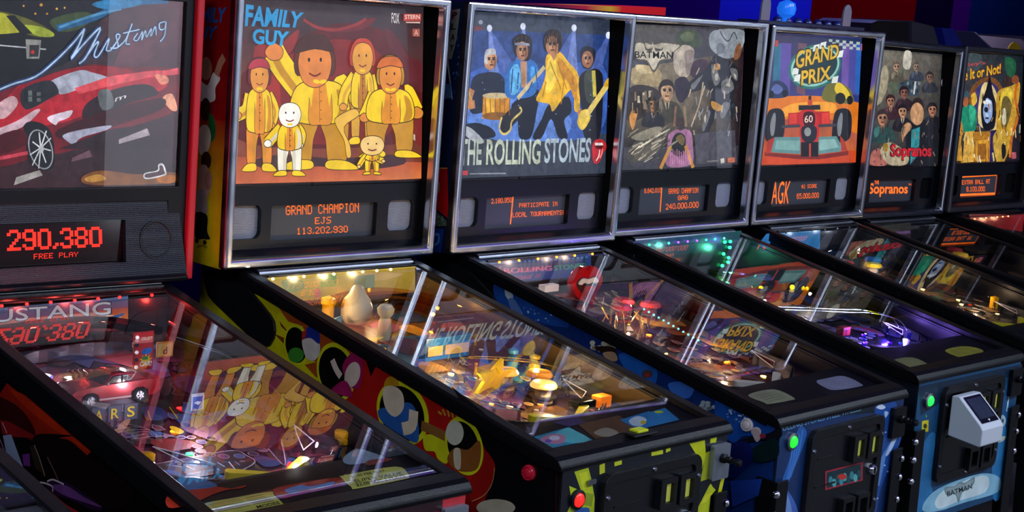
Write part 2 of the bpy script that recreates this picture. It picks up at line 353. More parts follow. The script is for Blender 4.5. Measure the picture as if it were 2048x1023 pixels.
# ------------------------------------------------------------------ prints: coordinates in tenths of a millimetre on each surface
ART = {}
ART['m2_glass'] = [
('g','8f4630 7d3a26 2b2a32 33282d',(-3221,2030,3638,2098,3618,6745,-3092,6533)),
('s','5a1a1a',(-2981,4499,-1540,5348,233,6056,2130,5847,3220,4652,3175,3187,-393,2889,-3042,3185)),
('s','7d211b',(-2746,3846,-1478,5111,171,5661,1789,5327,2300,3909,1612,3084,-1658,3089)),
('p','a22c20',(-2776,4105,-2568,4132,-1663,5390,-1534,3185,-2569,3185)),
('s','8a2a24',(-2389,5361,-1663,5438,-1014,5849,-1230,5312,-1785,4958,-2088,4236,-2329,4515)),
('s','6e2226',(-921,6118,-668,6010,104,5854,1163,6202,1570,6249,1098,5950,235,5835,-477,5899)),
('c','8f2f2c',(-858,6097,-413,5926,234,5899,895,6065,1230,6231),76),
('s','5e2428',(1884,5988,2270,5854,2703,5360,3284,5122,3335,4393,2860,4591,2281,5140)),
('s','7a2a26',(2733,3603,3384,3713,3362,2976,2959,3082)),
('g','c8683e d2743f b9552f a84c2c',(-3251,1960,3638,2072,3334,2501,-3161,2714)),
('s','43272a',(-2509,2565,-1533,2749,263,2635,2319,2720,2609,2457,936,2324,-390,2443,-1532,2311)),
('p','c9b3a4',(2520,3498,3028,3239,3031,3082,2522,3368)),
('o','c48a14 3a2206',(-379,3666,-1207,3723,-1266,3113,-1176,2565,-642,2527,-529,3113),19),
('s','c48a14',(-531,3503,-782,3566,-822,2594,-642,2560)),
('o','f0c81c 3a2206',(-598,2592,-1176,2598,-1570,2441,-1482,2369,-596,2380),19),
('o','c48a14 3a2206',(-289,3667,566,3741,638,3111,550,2547,-6,2520,-130,3112),19),
('s','c48a14',(-133,3505,123,3572,177,2584,-7,2553)),
('o','f0c81c 3a2206',(-53,2586,549,2580,976,2408,882,2335,-51,2372),20),
('c','3a2206',(-1008,4402,-1539,4918,-1816,5280),711),
('c','f0c81c',(-1008,4402,-1539,4918,-1816,5280),665),
('c','c48a14',(-1007,4253,-1539,4791,-1815,5196),200),
('o','dc8138 3a2206',(-2083,5270,-1816,5489,-1519,5333,-1600,5099,-1922,5067),18),
('c','3a2206',(346,4432,478,4485,717,3890),602),
('c','f0c81c',(346,4432,478,4485,717,3890),555),
('c','c48a14',(347,4310,479,4380,718,3819),167),
('o','dc8138 3a2206',(484,3887,715,4065,976,3928,907,3733,625,3713),20),
('o','f0c81c 3a2206',(-832,4566,160,4591,580,4273,642,3675,-60,3505,-693,3502,-1277,3658,-1226,4238),23),
('s','c48a14',(226,4397,506,4205,567,3707,215,3573,323,3939)),
('o','df8d22 3a2206',(-591,4572,-68,4585,73,4099,50,3539,-333,3487,-675,3534,-678,4087),15),
('p','f0c81c',(-787,4567,-520,4574,-605,3927)),
('p','f0c81c',(115,4590,-141,4584,-17,3935)),
('l','3a2206',(-339,4449,-333,3569),12),
('s','3a2206',(-274,4321,-287,4307,-309,4312,-309,4329,-287,4335)),
('s','3a2206',(-272,4094,-285,4080,-307,4085,-307,4102,-286,4108)),
('s','3a2206',(-271,3866,-284,3852,-306,3857,-306,3875,-284,3880)),
('s','3a2206',(-269,3638,-282,3624,-304,3629,-304,3647,-282,3652)),
('o','5a2a1a 3a2206',(-1074,4710,-1156,5186,-835,5688,-176,5718,163,5233,83,4742,-502,4847),19),
('o','dc8138 3a2206',(-1048,5010,-899,5447,-507,5595,-108,5479,52,5047,-112,4584,-500,4423,-884,4565),19),
('o','4a2418 3a2206',(-1157,5275,-889,5644,-176,5706,106,5353,-506,5390),19),
('s','2a1608',(-657,5114,-676,5066,-715,5065,-734,5111,-715,5158,-677,5160)),
('s','2a1608',(-272,5127,-291,5079,-330,5078,-350,5124,-331,5172,-292,5173)),
('c','7a2a14',(-694,4781,-501,4714,-309,4792),46),
('s','f0c81c',(-335,4556,-406,4522,-519,4543,-561,4596,-490,4630,-377,4609)),
('s','f0c81c',(-118,4607,-159,4551,-273,4525,-345,4555,-304,4611,-190,4637)),
('o','e08a2a 3a2206',(-2287,3416,-2633,3467,-2659,2963,-2623,2509,-2399,2480,-2351,2962),18),
('s','d08a24',(-2351,3282,-2455,3335,-2474,2534,-2399,2507)),
('o','f0c81c 3a2206',(-2381,2533,-2623,2536,-2789,2405,-2752,2346,-2381,2359),18),
('o','e08a2a 3a2206',(-2250,3416,-1900,3471,-1872,2960,-1910,2501,-2137,2477,-2186,2961),18),
('s','d08a24',(-2186,3283,-2081,3336,-2061,2530,-2137,2504)),
('o','f0c81c 3a2206',(-2156,2531,-1910,2528,-1738,2390,-1776,2331,-2156,2356),18),
('c','3a2206',(-2547,4220,-2658,3847,-2953,3712),357),
('c','f0c81c',(-2547,4220,-2658,3847,-2953,3712),314),
('c','d08a24',(-2547,4147,-2658,3785,-2953,3671),94),
('o','e0913a 3a2206',(-3082,3711,-2953,3815,-2811,3734,-2850,3620,-3005,3608),18),
('c','3a2206',(-1988,4230,-1783,3858,-1892,3473),292),
('c','f0c81c',(-1988,4230,-1783,3858,-1892,3473),248),
('c','d08a24',(-1988,4174,-1782,3809,-1892,3441),74),
('o','e0913a 3a2206',(-1996,3473,-1892,3555,-1778,3490,-1809,3400,-1934,3392),18),
('o','f0c81c 3a2206',(-2473,4353,-2063,4362,-1893,4098,-1869,3418,-2156,3283,-2418,3282,-2662,3414,-2639,4086),21),
('s','d08a24',(-2037,4203,-1923,4044,-1900,3445,-2043,3337,-1998,3829)),
('o','df8d22 3a2206',(-2373,4355,-2157,4360,-2100,3962,-2111,3310,-2269,3269,-2410,3309,-2410,3957),14),
('p','f0c81c',(-2455,4354,-2343,4356,-2381,3825)),
('p','f0c81c',(-2082,4362,-2187,4360,-2138,3828)),
('l','3a2206',(-2269,4252,-2269,3336),12),
('s','3a2206',(-2232,4146,-2245,4132,-2265,4137,-2265,4154,-2245,4159)),
('s','3a2206',(-2232,3960,-2245,3946,-2265,3951,-2265,3968,-2245,3973)),
('s','3a2206',(-2232,3773,-2244,3759,-2265,3764,-2265,3781,-2244,3787)),
('s','3a2206',(-2232,3586,-2244,3573,-2265,3578,-2265,3595,-2244,3600)),
('o','6e2432 3a2206',(-2570,4448,-2613,4755,-2441,5077,-2096,5089,-1921,4775,-1964,4462,-2269,4532),18),
('o','e0913a 3a2206',(-2556,4641,-2476,4921,-2269,5013,-2061,4935,-1979,4657,-2066,4362,-2269,4261,-2470,4353),18),
('o','b03442 3a2206',(-2613,4813,-2470,5049,-2096,5081,-1950,4852,-2269,4881),18),
('s','2a1608',(-2350,4705,-2360,4674,-2380,4674,-2390,4704,-2380,4734,-2360,4735)),
('s','2a1608',(-2148,4710,-2158,4680,-2178,4679,-2188,4709,-2178,4740,-2158,4740)),
('c','7a2a14',(-2370,4491,-2269,4447,-2168,4496),24),
('s','f0c81c',(-2267,4348,-2302,4317,-2349,4325,-2360,4366,-2325,4397,-2278,4388)),
('s','f0c81c',(-2177,4370,-2188,4329,-2235,4318,-2271,4348,-2260,4389,-2213,4399)),
('o','d9a02c 3a2206',(1068,4049,729,4096,709,3600,750,3156,968,3129,1011,3603),20),
('s','d9a02c',(1007,3917,904,3968,895,3182,968,3156)),
('o','f0c81c 3a2206',(986,3182,749,3182,588,3051,624,2993,988,3011),20),
('o','d9a02c 3a2206',(1104,4050,1447,4108,1479,3606,1448,3156,1226,3129,1172,3604),20),
('s','d9a02c',(1168,3919,1271,3973,1299,3182,1225,3156)),
('o','f0c81c 3a2206',(1207,3182,1447,3182,1617,3049,1580,2991,1209,3010),21),
('c','3a2206',(805,4758,479,4335,417,3961),354),
('c','f0c81c',(805,4758,479,4335,417,3961),306),
('c','d9a02c',(806,4692,480,4279,417,3923),92),
('o','e59a38 3a2206',(291,3959,416,4055,555,3981,518,3877,367,3865),20),
('c','3a2206',(1353,4773,1460,4153,919,3892),360),
('c','f0c81c',(1353,4773,1460,4153,919,3892),311),
('c','d9a02c',(1354,4706,1461,4095,919,3854),93),
('o','e59a38 3a2206',(791,3890,918,3988,1060,3913,1023,3807,869,3796),20),
('o','f0c81c 3a2206',(876,4890,1278,4902,1447,4645,1477,4055,1198,3920,942,3916,701,4044,716,4626),24),
('s','d9a02c',(1306,4746,1418,4591,1447,4081,1308,3974,1347,4379)),
('o','b9741c 3a2206',(974,4893,1186,4899,1246,4509,1242,3947,1088,3905,949,3943,942,4502),16),
('p','f0c81c',(894,4891,1003,4894,973,4372)),
('p','f0c81c',(1260,4902,1157,4899,1211,4377)),
('l','3a2206',(1078,4792,1087,3971),13),
('s','3a2206',(1117,4689,1104,4674,1081,4679,1081,4696,1103,4702)),
('s','3a2206',(1120,4506,1106,4491,1083,4496,1083,4514,1105,4520)),
('s','3a2206',(1122,4322,1108,4308,1085,4313,1085,4331,1107,4337)),
('s','3a2206',(1124,4139,1110,4124,1087,4130,1087,4147,1110,4153)),
('o','c23d24 3a2206',(694,4991,637,5327,850,5681,1287,5700,1512,5359,1461,5015,1074,5088),20),
('o','e59a38 3a2206',(710,5203,808,5510,1068,5614,1333,5532,1440,5228,1333,4904,1078,4790,822,4889),20),
('s','2a1608',(970,5275,958,5242,932,5241,919,5273,932,5307,957,5308)),
('s','2a1608',(1226,5285,1213,5251,1187,5250,1174,5283,1187,5316,1212,5317)),
('c','7a2a14',(947,5041,1075,4994,1203,5049),31),
('s','f0c81c',(1079,4887,1043,4856,998,4863,987,4903,1022,4934,1068,4926)),
('s','f0c81c',(1166,4908,1156,4868,1110,4858,1074,4887,1084,4927,1130,4937)),
('o','e8b440 3a2206',(188,3684,784,3915,954,3741,455,3436,659,2984,696,2682,542,2683,458,3086,176,3485),20),
('o','c48a14 3a2206',(2018,3675,1296,3719,1248,3237,1330,2804,1796,2775,1891,3238),21),
('s','c48a14',(1887,3546,1668,3595,1639,2828,1795,2801)),
('o','f0c81c 3a2206',(1834,2826,1330,2829,987,2705,1064,2648,1837,2659),21),
('o','c48a14 3a2206',(2097,3676,2837,3734,2902,3239,2829,2795,2348,2772,2237,3238),21),
('s','c48a14',(2233,3548,2454,3601,2507,2823,2348,2798)),
('o','f0c81c 3a2206',(2307,2824,2829,2821,3197,2687,3117,2630,2310,2655),21),
('c','3a2206',(2642,4315,2721,4277,3017,3840),564),
('c','f0c81c',(2642,4315,2721,4277,3017,3840),513),
('c','c48a14',(2644,4206,2723,4184,3019,3777),154),
('o','dd8936 3a2206',(2801,3838,3015,3996,3257,3874,3194,3701,2933,3683),22),
('c','3a2206',(1465,4292,1258,3896,1124,3692),429),
('c','f0c81c',(1465,4292,1258,3896,1124,3692),380),
('c','c48a14',(1466,4210,1259,3826,1125,3646),114),
('o','dd8936 3a2206',(968,3691,1123,3809,1297,3717,1251,3589,1063,3576),20),
('o','f0c81c 3a2206',(1618,4422,2480,4440,2845,4189,2902,3682,2296,3548,1746,3545,1235,3668,1275,4162),25),
('s','c48a14',(2539,4287,2782,4136,2837,3708,2534,3602,2625,3926)),
('o','df8d22 3a2206',(1827,4426,2282,4436,2407,4053,2391,3575,2059,3534,1761,3570,1755,4043),17),
('p','f0c81c',(1657,4423,1890,4428,1819,3916)),
('p','f0c81c',(2441,4440,2219,4435,2330,3923)),
('l','3a2206',(2048,4329,2058,3598),13),
('s','3a2206',(2109,4228,2095,4213,2071,4218,2071,4236,2095,4242)),
('s','3a2206',(2112,4048,2098,4033,2074,4039,2074,4057,2097,4063)),
('s','3a2206',(2115,3868,2100,3854,2077,3859,2076,3877,2100,3883)),
('s','3a2206',(2117,3689,2103,3674,2079,3679,2079,3697,2103,3703)),
('o','b98a20 3a2206',(1621,4536,1557,4899,1791,5280,2277,5298,2529,4928,2474,4556,2043,4638),21),
('o','dd8936 3a2206',(1638,4765,1746,5096,2035,5206,2329,5115,2449,4787,2332,4437,2048,4316,1763,4425),21),
('o','d06a2a 3a2206',(1556,4967,1752,5247,2277,5288,2487,5019,2037,5051),21),
('s','2a1608',(1927,4841,1913,4805,1885,4804,1870,4840,1884,4876,1912,4877)),
('s','2a1608',(2211,4849,2197,4813,2168,4812,2154,4848,2167,4884,2196,4885)),
('c','7a2a14',(1902,4589,2044,4537,2186,4595),34),
('s','f0c81c',(2051,4412,1989,4386,1891,4403,1854,4446,1915,4472,2013,4455)),
('s','f0c81c',(2239,4455,2203,4410,2104,4388,2042,4412,2078,4456,2176,4478)),
('o','f0ead8 3a2206',(-1378,2948,-1712,2986,-1737,2642,-1700,2332,-1484,2311,-1438,2639),19),
('s','d8d0bc',(-1439,2858,-1540,2895,-1556,2348,-1484,2329)),
('o','f0c81c 3a2206',(-1466,2347,-1700,2350,-1861,2262,-1825,2221,-1466,2228),19),
('o','f0ead8 3a2206',(-1341,2948,-1002,2984,-975,2634,-1010,2322,-1230,2307,-1278,2637),19),
('s','d8d0bc',(-1279,2857,-1177,2893,-1157,2342,-1230,2325)),
('o','f0c81c 3a2206',(-1248,2344,-1010,2340,-844,2245,-881,2205,-1248,2224),19),
('c','3a2206',(-1631,3406,-1830,3233,-2056,3032),326),
('c','f0c81c',(-1631,3406,-1830,3233,-2056,3032),282),
('c','d8d0bc',(-1631,3342,-1830,3178,-2056,2995),84),
('o','f4efe4 3a2206',(-2172,3032,-2056,3123,-1929,3050,-1964,2949,-2102,2941),18),
('c','3a2206',(-1088,3408,-958,3234,-1033,2990),287),
('c','f0c81c',(-1088,3408,-958,3234,-1033,2990),242),
('c','d8d0bc',(-1088,3354,-958,3187,-1033,2959),73),
('o','f4efe4 3a2206',(-1134,2990,-1033,3068,-922,3005,-952,2919,-1073,2912),19),
('o','f0c81c 3a2206',(-1559,3497,-1162,3499,-996,3317,-973,2947,-1250,2857,-1504,2858,-1741,2950,-1720,3315),22),
('s','d8d0bc',(-1136,3390,-1026,3281,-1002,2965,-1141,2893,-1098,3134)),
('o','df8d22 3a2206',(-1462,3498,-1253,3499,-1197,3225,-1207,2875,-1359,2848,-1496,2876,-1497,3225),15),
('p','f0c81c',(-1541,3497,-1433,3498,-1468,3134)),
('p','f0c81c',(-1180,3499,-1282,3499,-1233,3134)),
('l','3a2206',(-1361,3425,-1359,2894),12),
('s','3a2206',(-1324,3353,-1337,3339,-1358,3344,-1358,3361,-1337,3367)),
('s','3a2206',(-1323,3225,-1336,3211,-1357,3217,-1357,3234,-1336,3239)),
('s','3a2206',(-1323,3098,-1336,3084,-1357,3089,-1357,3106,-1336,3112)),
('s','3a2206',(-1323,2970,-1336,2956,-1356,2962,-1357,2979,-1336,2984)),
('o','f4efe4 3a2206',(-1721,3734,-1621,3964,-1363,4038,-1102,3971,-998,3742,-1107,3500,-1361,3418,-1613,3497),18),
('s','2a1608',(-1463,3785,-1476,3760,-1501,3759,-1513,3784,-1501,3809,-1476,3809)),
('s','2a1608',(-1210,3787,-1223,3762,-1248,3762,-1261,3787,-1248,3812,-1223,3812)),
('c','7a2a14',(-1488,3609,-1361,3572,-1235,3611),30),
('s','f0c81c',(-1359,3489,-1390,3469,-1435,3478,-1450,3507,-1419,3527,-1374,3518)),
('s','f0c81c',(-1272,3508,-1287,3479,-1332,3469,-1363,3489,-1349,3518,-1304,3528)),
('o','f0c81c 3a2206',(1386,2614,1169,2637,1155,2443,1180,2269,1320,2257,1348,2441),21),
('s','c48a14',(1347,2564,1281,2585,1273,2278,1320,2267)),
('o','f0c81c 3a2206',(1331,2277,1180,2280,1076,2230,1099,2207,1332,2211),21),
('o','f0c81c 3a2206',(1409,2614,1627,2633,1647,2437,1625,2263,1484,2255,1451,2440),21),
('s','c48a14',(1450,2563,1515,2582,1531,2274,1484,2265)),
('o','f0c81c 3a2206',(1472,2275,1625,2273,1732,2220,1709,2197,1473,2208),21),
('c','3a2206',(1221,2723,1069,2602,935,2426),197),
('c','f0c81c',(1221,2723,1069,2602,935,2426),148),
('c','c48a14',(1221,2691,1069,2575,935,2407),44),
('o','e8c178 3a2206',(874,2427,934,2471,1002,2434,984,2384,911,2380),20),
('c','3a2206',(1572,2720,1605,2612,1793,2559),199),
('c','f0c81c',(1572,2720,1605,2612,1793,2559),150),
('c','c48a14',(1572,2688,1605,2585,1793,2541),45),
('o','e8c178 3a2206',(1730,2560,1793,2605,1862,2568,1844,2517,1769,2513),21),
('o','f0c81c 3a2206',(1267,2774,1524,2772,1632,2669,1647,2612,1468,2562,1304,2564,1150,2617,1163,2673),25),
('s','c48a14',(1542,2710,1613,2648,1628,2622,1539,2582,1567,2567)),
('o','df8d22 3a2206',(1330,2773,1466,2772,1503,2618,1496,2572,1398,2558,1309,2574,1308,2620),17),
('p','f0c81c',(1279,2774,1349,2773,1328,2569)),
('p','f0c81c',(1513,2772,1447,2772,1480,2567)),
('l','3a2206',(1396,2732,1398,2584),13),
('s','3a2206',(1429,2691,1415,2676,1391,2682,1391,2700,1414,2705)),
('s','3a2206',(1430,2619,1416,2605,1392,2610,1392,2628,1415,2634)),
('s','3a2206',(1431,2547,1416,2533,1393,2539,1393,2557,1416,2562)),
('s','3a2206',(1431,2476,1417,2461,1394,2467,1394,2485,1417,2491)),
('o','e8c178 3a2206',(970,2973,1085,3163,1390,3221,1699,3163,1822,2971,1696,2771,1396,2706,1098,2775),20),
('s','2a1608',(1273,3012,1259,2991,1229,2992,1214,3012,1228,3033,1258,3033)),
('s','2a1608',(1572,3011,1557,2991,1527,2991,1512,3011,1527,3032,1557,3032)),
('c','7a2a14',(1245,2867,1395,2834,1544,2865),36),
('s','f0c81c',(1397,2767,1377,2756,1348,2762,1338,2779,1357,2790,1387,2784)),
('s','f0c81c',(1453,2778,1443,2762,1414,2756,1394,2767,1404,2784,1433,2789)),
('t','2f8fc6',(-2767,5840,-1058,5885,-934,6256,-2731,6361),'FAMILY',3),
('t','2f9bd2',(-2531,5430,-1479,5398,-1393,5774,-2531,5795),'GUY',3),
('p','b4483f',(2458,6413,3100,6448,3089,6262,2461,6229)),
('t','e9c9c0',(2503,6283,3045,6311,3043,6424,2501,6394),'STERN',1),
('p','d8b0a4',(2546,6213,3060,6240,3061,6199,2547,6183)),
('t','c9c4c4',(2027,6157,2307,6150,2303,6424,2024,6419),'FOX',1),
('p','a8564c',(2791,6042,3049,6054,3053,5848,2795,5847)),
('t','d9b8a8',(2851,5870,2995,5876,2992,6020,2849,6014),'A'),
]
ART['m3_glass'] = [
('g','3c4250 333a49 303a4e 3b4354',(-3138,2058,3648,2061,3678,6733,-2788,6609)),
('g','2b4a96 22407f 25407e 2a4584',(-3058,3178,3369,3249,3574,6204,-2847,6107)),
('s','3d62b8',(-2884,4799,-1123,5300,285,5074,2746,5405,3309,4478,2848,3252,361,3049,-1963,3275,-2999,3686)),
('s','5f86d6',(-2788,3889,-1091,4315,642,4121,1642,3694,1333,3150,42,3051,-1960,3171)),
('p','4b62aa',(-1944,6143,-1841,6148,-653,5000,-1348,4985)),
('p','6f83c6',(-550,6252,-442,6257,-384,5059,-886,5047)),
('p','4b62aa',(1605,6289,1721,6293,1460,5047,510,5026)),
('p','4b62aa',(3175,6161,3296,6165,2857,4886,1975,4868)),
('p','6f83c6',(-1944,6143,-1841,6148,-1491,4982,-1880,4973)),
('p','6f83c6',(1605,6289,1721,6293,1874,5057,1337,5045)),
('s','d5ddf5',(-1797,6190,-1826,6121,-1898,6089,-1972,6115,-2004,6182,-1976,6251,-1904,6282,-1830,6257)),
('s','d5ddf5',(-435,6299,-465,6228,-540,6196,-617,6221,-651,6290,-622,6360,-547,6393,-469,6367)),
('s','d5ddf5',(1768,6349,1737,6276,1657,6243,1574,6269,1537,6339,1568,6413,1648,6446,1731,6420)),
('s','d5ddf5',(3347,6195,3315,6120,3231,6086,3144,6113,3105,6185,3136,6260,3221,6294,3308,6267)),
('s','8d93a6',(-2171,6336,-2195,6292,-2257,6272,-2319,6287,-2346,6329,-2322,6372,-2260,6393,-2198,6378)),
('t','a03a34',(-2731,6081,-2208,6102,-2212,6234,-2734,6211),'STERN',1),
('s','1b2438',(-2607,3890,-2557,4755,-2013,4970,-1414,4932,-1214,4573,-1274,4105,-1982,3894)),
('c','b77c4e',(-2550,4501,-2685,4093,-2430,4095),227),
('s','c08a62',(-1587,5283,-1703,5103,-1897,5043,-2055,5137,-2086,5330,-1972,5509,-1778,5570,-1619,5477)),
('s','b9bcc4',(-2081,5274,-2031,5581,-1699,5633,-1642,5491,-1879,5433,-1946,5201)),
('l','c9a05a',(-2807,5154,-2762,4549,-2542,4196),61),
('p','d08a24',(-2105,4303,-1054,4342,-999,3846,-2124,3687)),
('p','f0b43c',(-1992,4253,-1619,4268,-1642,3792,-1977,3749)),
('s','c9b58a',(-1023,4342,-1186,4281,-1581,4253,-1973,4272,-2135,4329,-1976,4389,-1586,4418,-1190,4399)),
('s','8d5a1c',(-989,3768,-1156,3686,-1563,3652,-1966,3685,-2134,3764,-1971,3845,-1570,3880,-1162,3848)),
('s','151a2a',(-2993,3432,-2416,3584,-1744,3429,-1661,3169,-2986,3178)),
('s','a9adb8',(-2922,3483,-2558,3431,-2032,3068,-2326,3019,-2845,3279)),
('s','101526',(-931,4108,146,4542,94,3798,-120,3159,-590,3162,-686,3690)),
('s','2f6fc0',(-1082,5198,-666,5365,-41,5330,209,4967,144,4595,-162,4326,-1013,4264,-1250,4521)),
('s','5fb0e8',(-1038,5044,-738,5233,-570,4845,-711,4424,-1018,4420)),
('s','4a9be0',(-192,5168,126,5070,59,4752,-138,4748)),
('p','b98a68',(-625,5314,-354,5321,-328,4587,-561,4584)),
('s','221c22',(-946,5720,-917,5979,-536,6087,-182,5954,-166,5536,-354,5321,-823,5464)),
('s','b07a5c',(-310,5610,-376,5416,-549,5332,-726,5406,-804,5595,-739,5788,-567,5873,-389,5800)),
('l','8d93a4',(-873,5800,-254,5795),73),
('s','23222a',(-1375,3689,-928,4004,-545,4111,-534,3796,-910,3480,-1209,3245,-1441,3376)),
('c','d8c06a',(-620,4032,-538,3901,-915,3637,-984,3375,-1248,3261,-1427,3428,-1339,3741),65),
('l','c7b48a',(-705,4267,400,5183),130),
('s','0f1220',(642,4121,1448,4345,1632,3912,1313,3639,1499,3149,1086,3152,739,3692,357,3156,-41,3159,337,3692)),
('s','f0b81e',(468,5503,985,5651,1405,5369,1921,4949,1999,4133,1966,3914,1755,3967,1687,4565,1284,4343,812,3908,642,4121,79,4223,303,4597,448,4972)),
('s','d08c12',(993,5465,1412,5208,1845,4784,1785,4240,1430,4777,1094,4986)),
('s','ffd94a',(552,5399,831,5460,935,4875,629,4442,462,4600)),
('s','b67c52',(2238,3860,2193,3767,2075,3728,1955,3766,1902,3859,1947,3952,2064,3991,2185,3953)),
('s','1d1512',(382,5659,328,6026,559,6246,961,6236,1133,6003,1065,5680,827,5566)),
('s','b87e58',(971,5811,898,5612,707,5526,512,5600,425,5792,497,5989,686,6076,882,6003)),
('p','b87e58',(583,5612,984,5678,795,5352)),
('s','14141c',(1923,4895,2501,5180,2933,5080,3044,4585,2939,3140,2254,3144,2092,3914)),
('s','3a3f32',(2170,5009,2590,5100,2629,4248,2289,4245)),
('l','c9b84a',(2571,5127,2667,4359),163),
('s','141018',(1961,5547,2010,5765,2301,5840,2603,5730,2616,5457,2416,5178,2076,5224)),
('s','a86e4c',(2531,5454,2464,5275,2288,5197,2106,5266,2025,5440,2091,5618,2265,5697,2448,5629)),
('s','e3c24a',(1897,3585,2050,3914,2386,3971,2484,3696,2159,3365)),
('l','e6c96a',(2309,3805,3503,4982),204),
('s','d8a21e',(3477,4959,3501,4877,3403,4756,3241,4667,3110,4663,3087,4745,3184,4866,3345,4954)),
('s','cf9a72',(-1982,5425,-1850,5453,-1841,5184,-1908,5157,-1990,5302)),
('s','8a5a3e',(-1716,5457,-1623,5362,-1640,5189,-1716,5088,-1711,5310)),
('l','24140e',(-1961,5328,-1864,5335),44),
('l','1a100c',(-1969,5371,-1858,5380),36),
('l','24140e',(-1783,5333,-1685,5340),45),
('l','1a100c',(-1791,5377,-1680,5385),36),
('l','6a402a',(-1823,5319,-1798,5234),36),
('l','6a2a24',(-1886,5178,-1741,5186),45),
('s','cf9a72',(-713,5722,-585,5751,-575,5477,-639,5450,-720,5597)),
('s','8a5a3e',(-455,5756,-364,5659,-380,5483,-453,5380,-450,5606)),
('l','24140e',(-693,5623,-598,5631),46),
('l','1a100c',(-701,5668,-593,5676),37),
('l','24140e',(-520,5629,-425,5637),46),
('l','1a100c',(-528,5673,-420,5682),37),
('l','6a402a',(-558,5615,-534,5528),37),
('l','6a2a24',(-618,5471,-478,5480),46),
('s','cf9a72',(523,5922,666,5953,677,5673,606,5646,516,5795)),
('s','8a5a3e',(811,5958,912,5860,895,5680,814,5576,817,5805)),
('l','24140e',(546,5822,652,5830),48),
('l','1a100c',(538,5867,657,5876),38),
('l','24140e',(739,5828,845,5837),48),
('l','1a100c',(730,5874,850,5883),39),
('l','6a402a',(696,5814,724,5726),39),
('l','6a2a24',(629,5667,786,5677),48),
('s','cf9a72',(2119,5557,2249,5583,2260,5332,2195,5308,2113,5443)),
('s','8a5a3e',(2380,5587,2473,5498,2458,5337,2385,5244,2387,5450)),
('l','24140e',(2140,5466,2236,5473),50),
('l','1a100c',(2132,5507,2241,5515),40),
('l','24140e',(2315,5471,2412,5478),51),
('l','1a100c',(2307,5512,2416,5520),41),
('l','6a402a',(2276,5459,2302,5379),40),
('l','6a2a24',(2216,5327,2359,5335),51),
('c','3c2a1e',(-910,5778,-944,5864,-883,5887),46),
('c','2a1c14',(-835,5811,-861,5909,-808,5942),46),
('c','3c2a1e',(-759,5845,-778,5953,-733,5996),46),
('c','2a1c14',(-683,5879,-695,5998,-658,6051),46),
('c','3c2a1e',(-607,5913,-612,6042,-583,6106),46),
('c','2a1c14',(-529,5884,-526,6004,-504,6057),46),
('c','3c2a1e',(-451,5856,-439,5966,-425,6008),47),
('c','2a1c14',(-372,5828,-352,5927,-346,5959),47),
('c','3c2a1e',(-293,5799,-265,5889,-266,5910),47),
('c','402a1c',(374,5859,347,5953,422,6072),57),
('c','2c1e16',(462,5851,433,5988,500,6117),57),
('c','402a1c',(550,5844,519,6023,578,6162),58),
('c','2c1e16',(639,5836,606,6058,656,6208),58),
('c','402a1c',(728,5829,693,6093,735,6253),58),
('c','2c1e16',(816,5843,783,6064,817,6214),58),
('c','402a1c',(904,5856,872,6036,899,6175),58),
('c','2c1e16',(993,5870,963,6007,982,6136),58),
('c','402a1c',(1081,5884,1053,5979,1064,6096),59),
('l','b8780e',(594,5347,1111,4556),39),
('l','b8780e',(916,5356,1357,4560),39),
('l','b8780e',(1257,4989,1129,4125),39),
('l','b8780e',(456,4759,313,4331),38),
('l','b8780e',(1591,4888,1868,4241),40),
('l','1c4a90',(-964,5097,-1018,4420),46),
('l','1c4a90',(-730,4999,-753,4528),46),
('l','1c4a90',(-35,5172,104,4594),47),
('l','1c4a90',(-138,4748,-322,4429),47),
('l','8a5a18',(-2051,4253,-2008,3780),36),
('l','8a5a18',(-1858,4255,-1822,3781),36),
('l','8a5a18',(-1664,4257,-1635,3781),36),
('l','8a5a18',(-1469,4259,-1446,3782),36),
('l','8a5a18',(-1272,4261,-1257,3783),36),
('l','8a5a18',(-1074,4263,-1066,3783),37),
('s','5a78c8',(-2791,4801,-2805,4787,-2830,4792,-2830,4809,-2806,4815)),
('s','8aa8e8',(-2074,4503,-2088,4489,-2113,4494,-2114,4512,-2089,4518)),
('s','5a78c8',(-1338,4198,-1353,4183,-1379,4189,-1379,4207,-1354,4213)),
('s','8aa8e8',(-584,3885,-599,3870,-626,3875,-626,3894,-600,3900)),
('s','5a78c8',(190,3563,174,3548,148,3554,147,3573,173,3579)),
('s','8aa8e8',(920,4848,904,4832,877,4838,876,4857,903,4863)),
('s','5a78c8',(1730,4533,1714,4517,1686,4523,1685,4542,1713,4548)),
('s','8aa8e8',(2563,4209,2546,4193,2517,4199,2516,4218,2544,4225)),
('s','5a78c8',(3418,3876,3400,3860,3371,3866,3370,3886,3399,3892)),
('s','8aa8e8',(-2075,3538,-2090,3523,-2115,3529,-2116,3547,-2091,3553)),
('s','5a78c8',(-1387,4777,-1402,4762,-1427,4768,-1428,4786,-1403,4792)),
('s','8aa8e8',(-635,4472,-651,4457,-677,4463,-677,4481,-652,4487)),
('s','5a78c8',(136,4160,121,4144,94,4150,93,4168,119,4175)),
('s','8aa8e8',(928,3838,912,3823,884,3829,884,3848,911,3854)),
('s','5a78c8',(1741,3509,1725,3493,1696,3499,1695,3518,1723,3524)),
('s','8aa8e8',(2500,4824,2483,4808,2454,4813,2454,4833,2482,4839)),
('s','5a78c8',(3352,4501,3335,4484,3305,4490,3304,4510,3333,4516)),
('s','8aa8e8',(-2121,4113,-2136,4099,-2161,4104,-2162,4122,-2137,4128)),
('s','5a78c8',(-1386,3803,-1401,3788,-1427,3794,-1428,3812,-1402,3818)),
('s','8aa8e8',(-632,3484,-648,3469,-674,3475,-675,3494,-649,3500)),
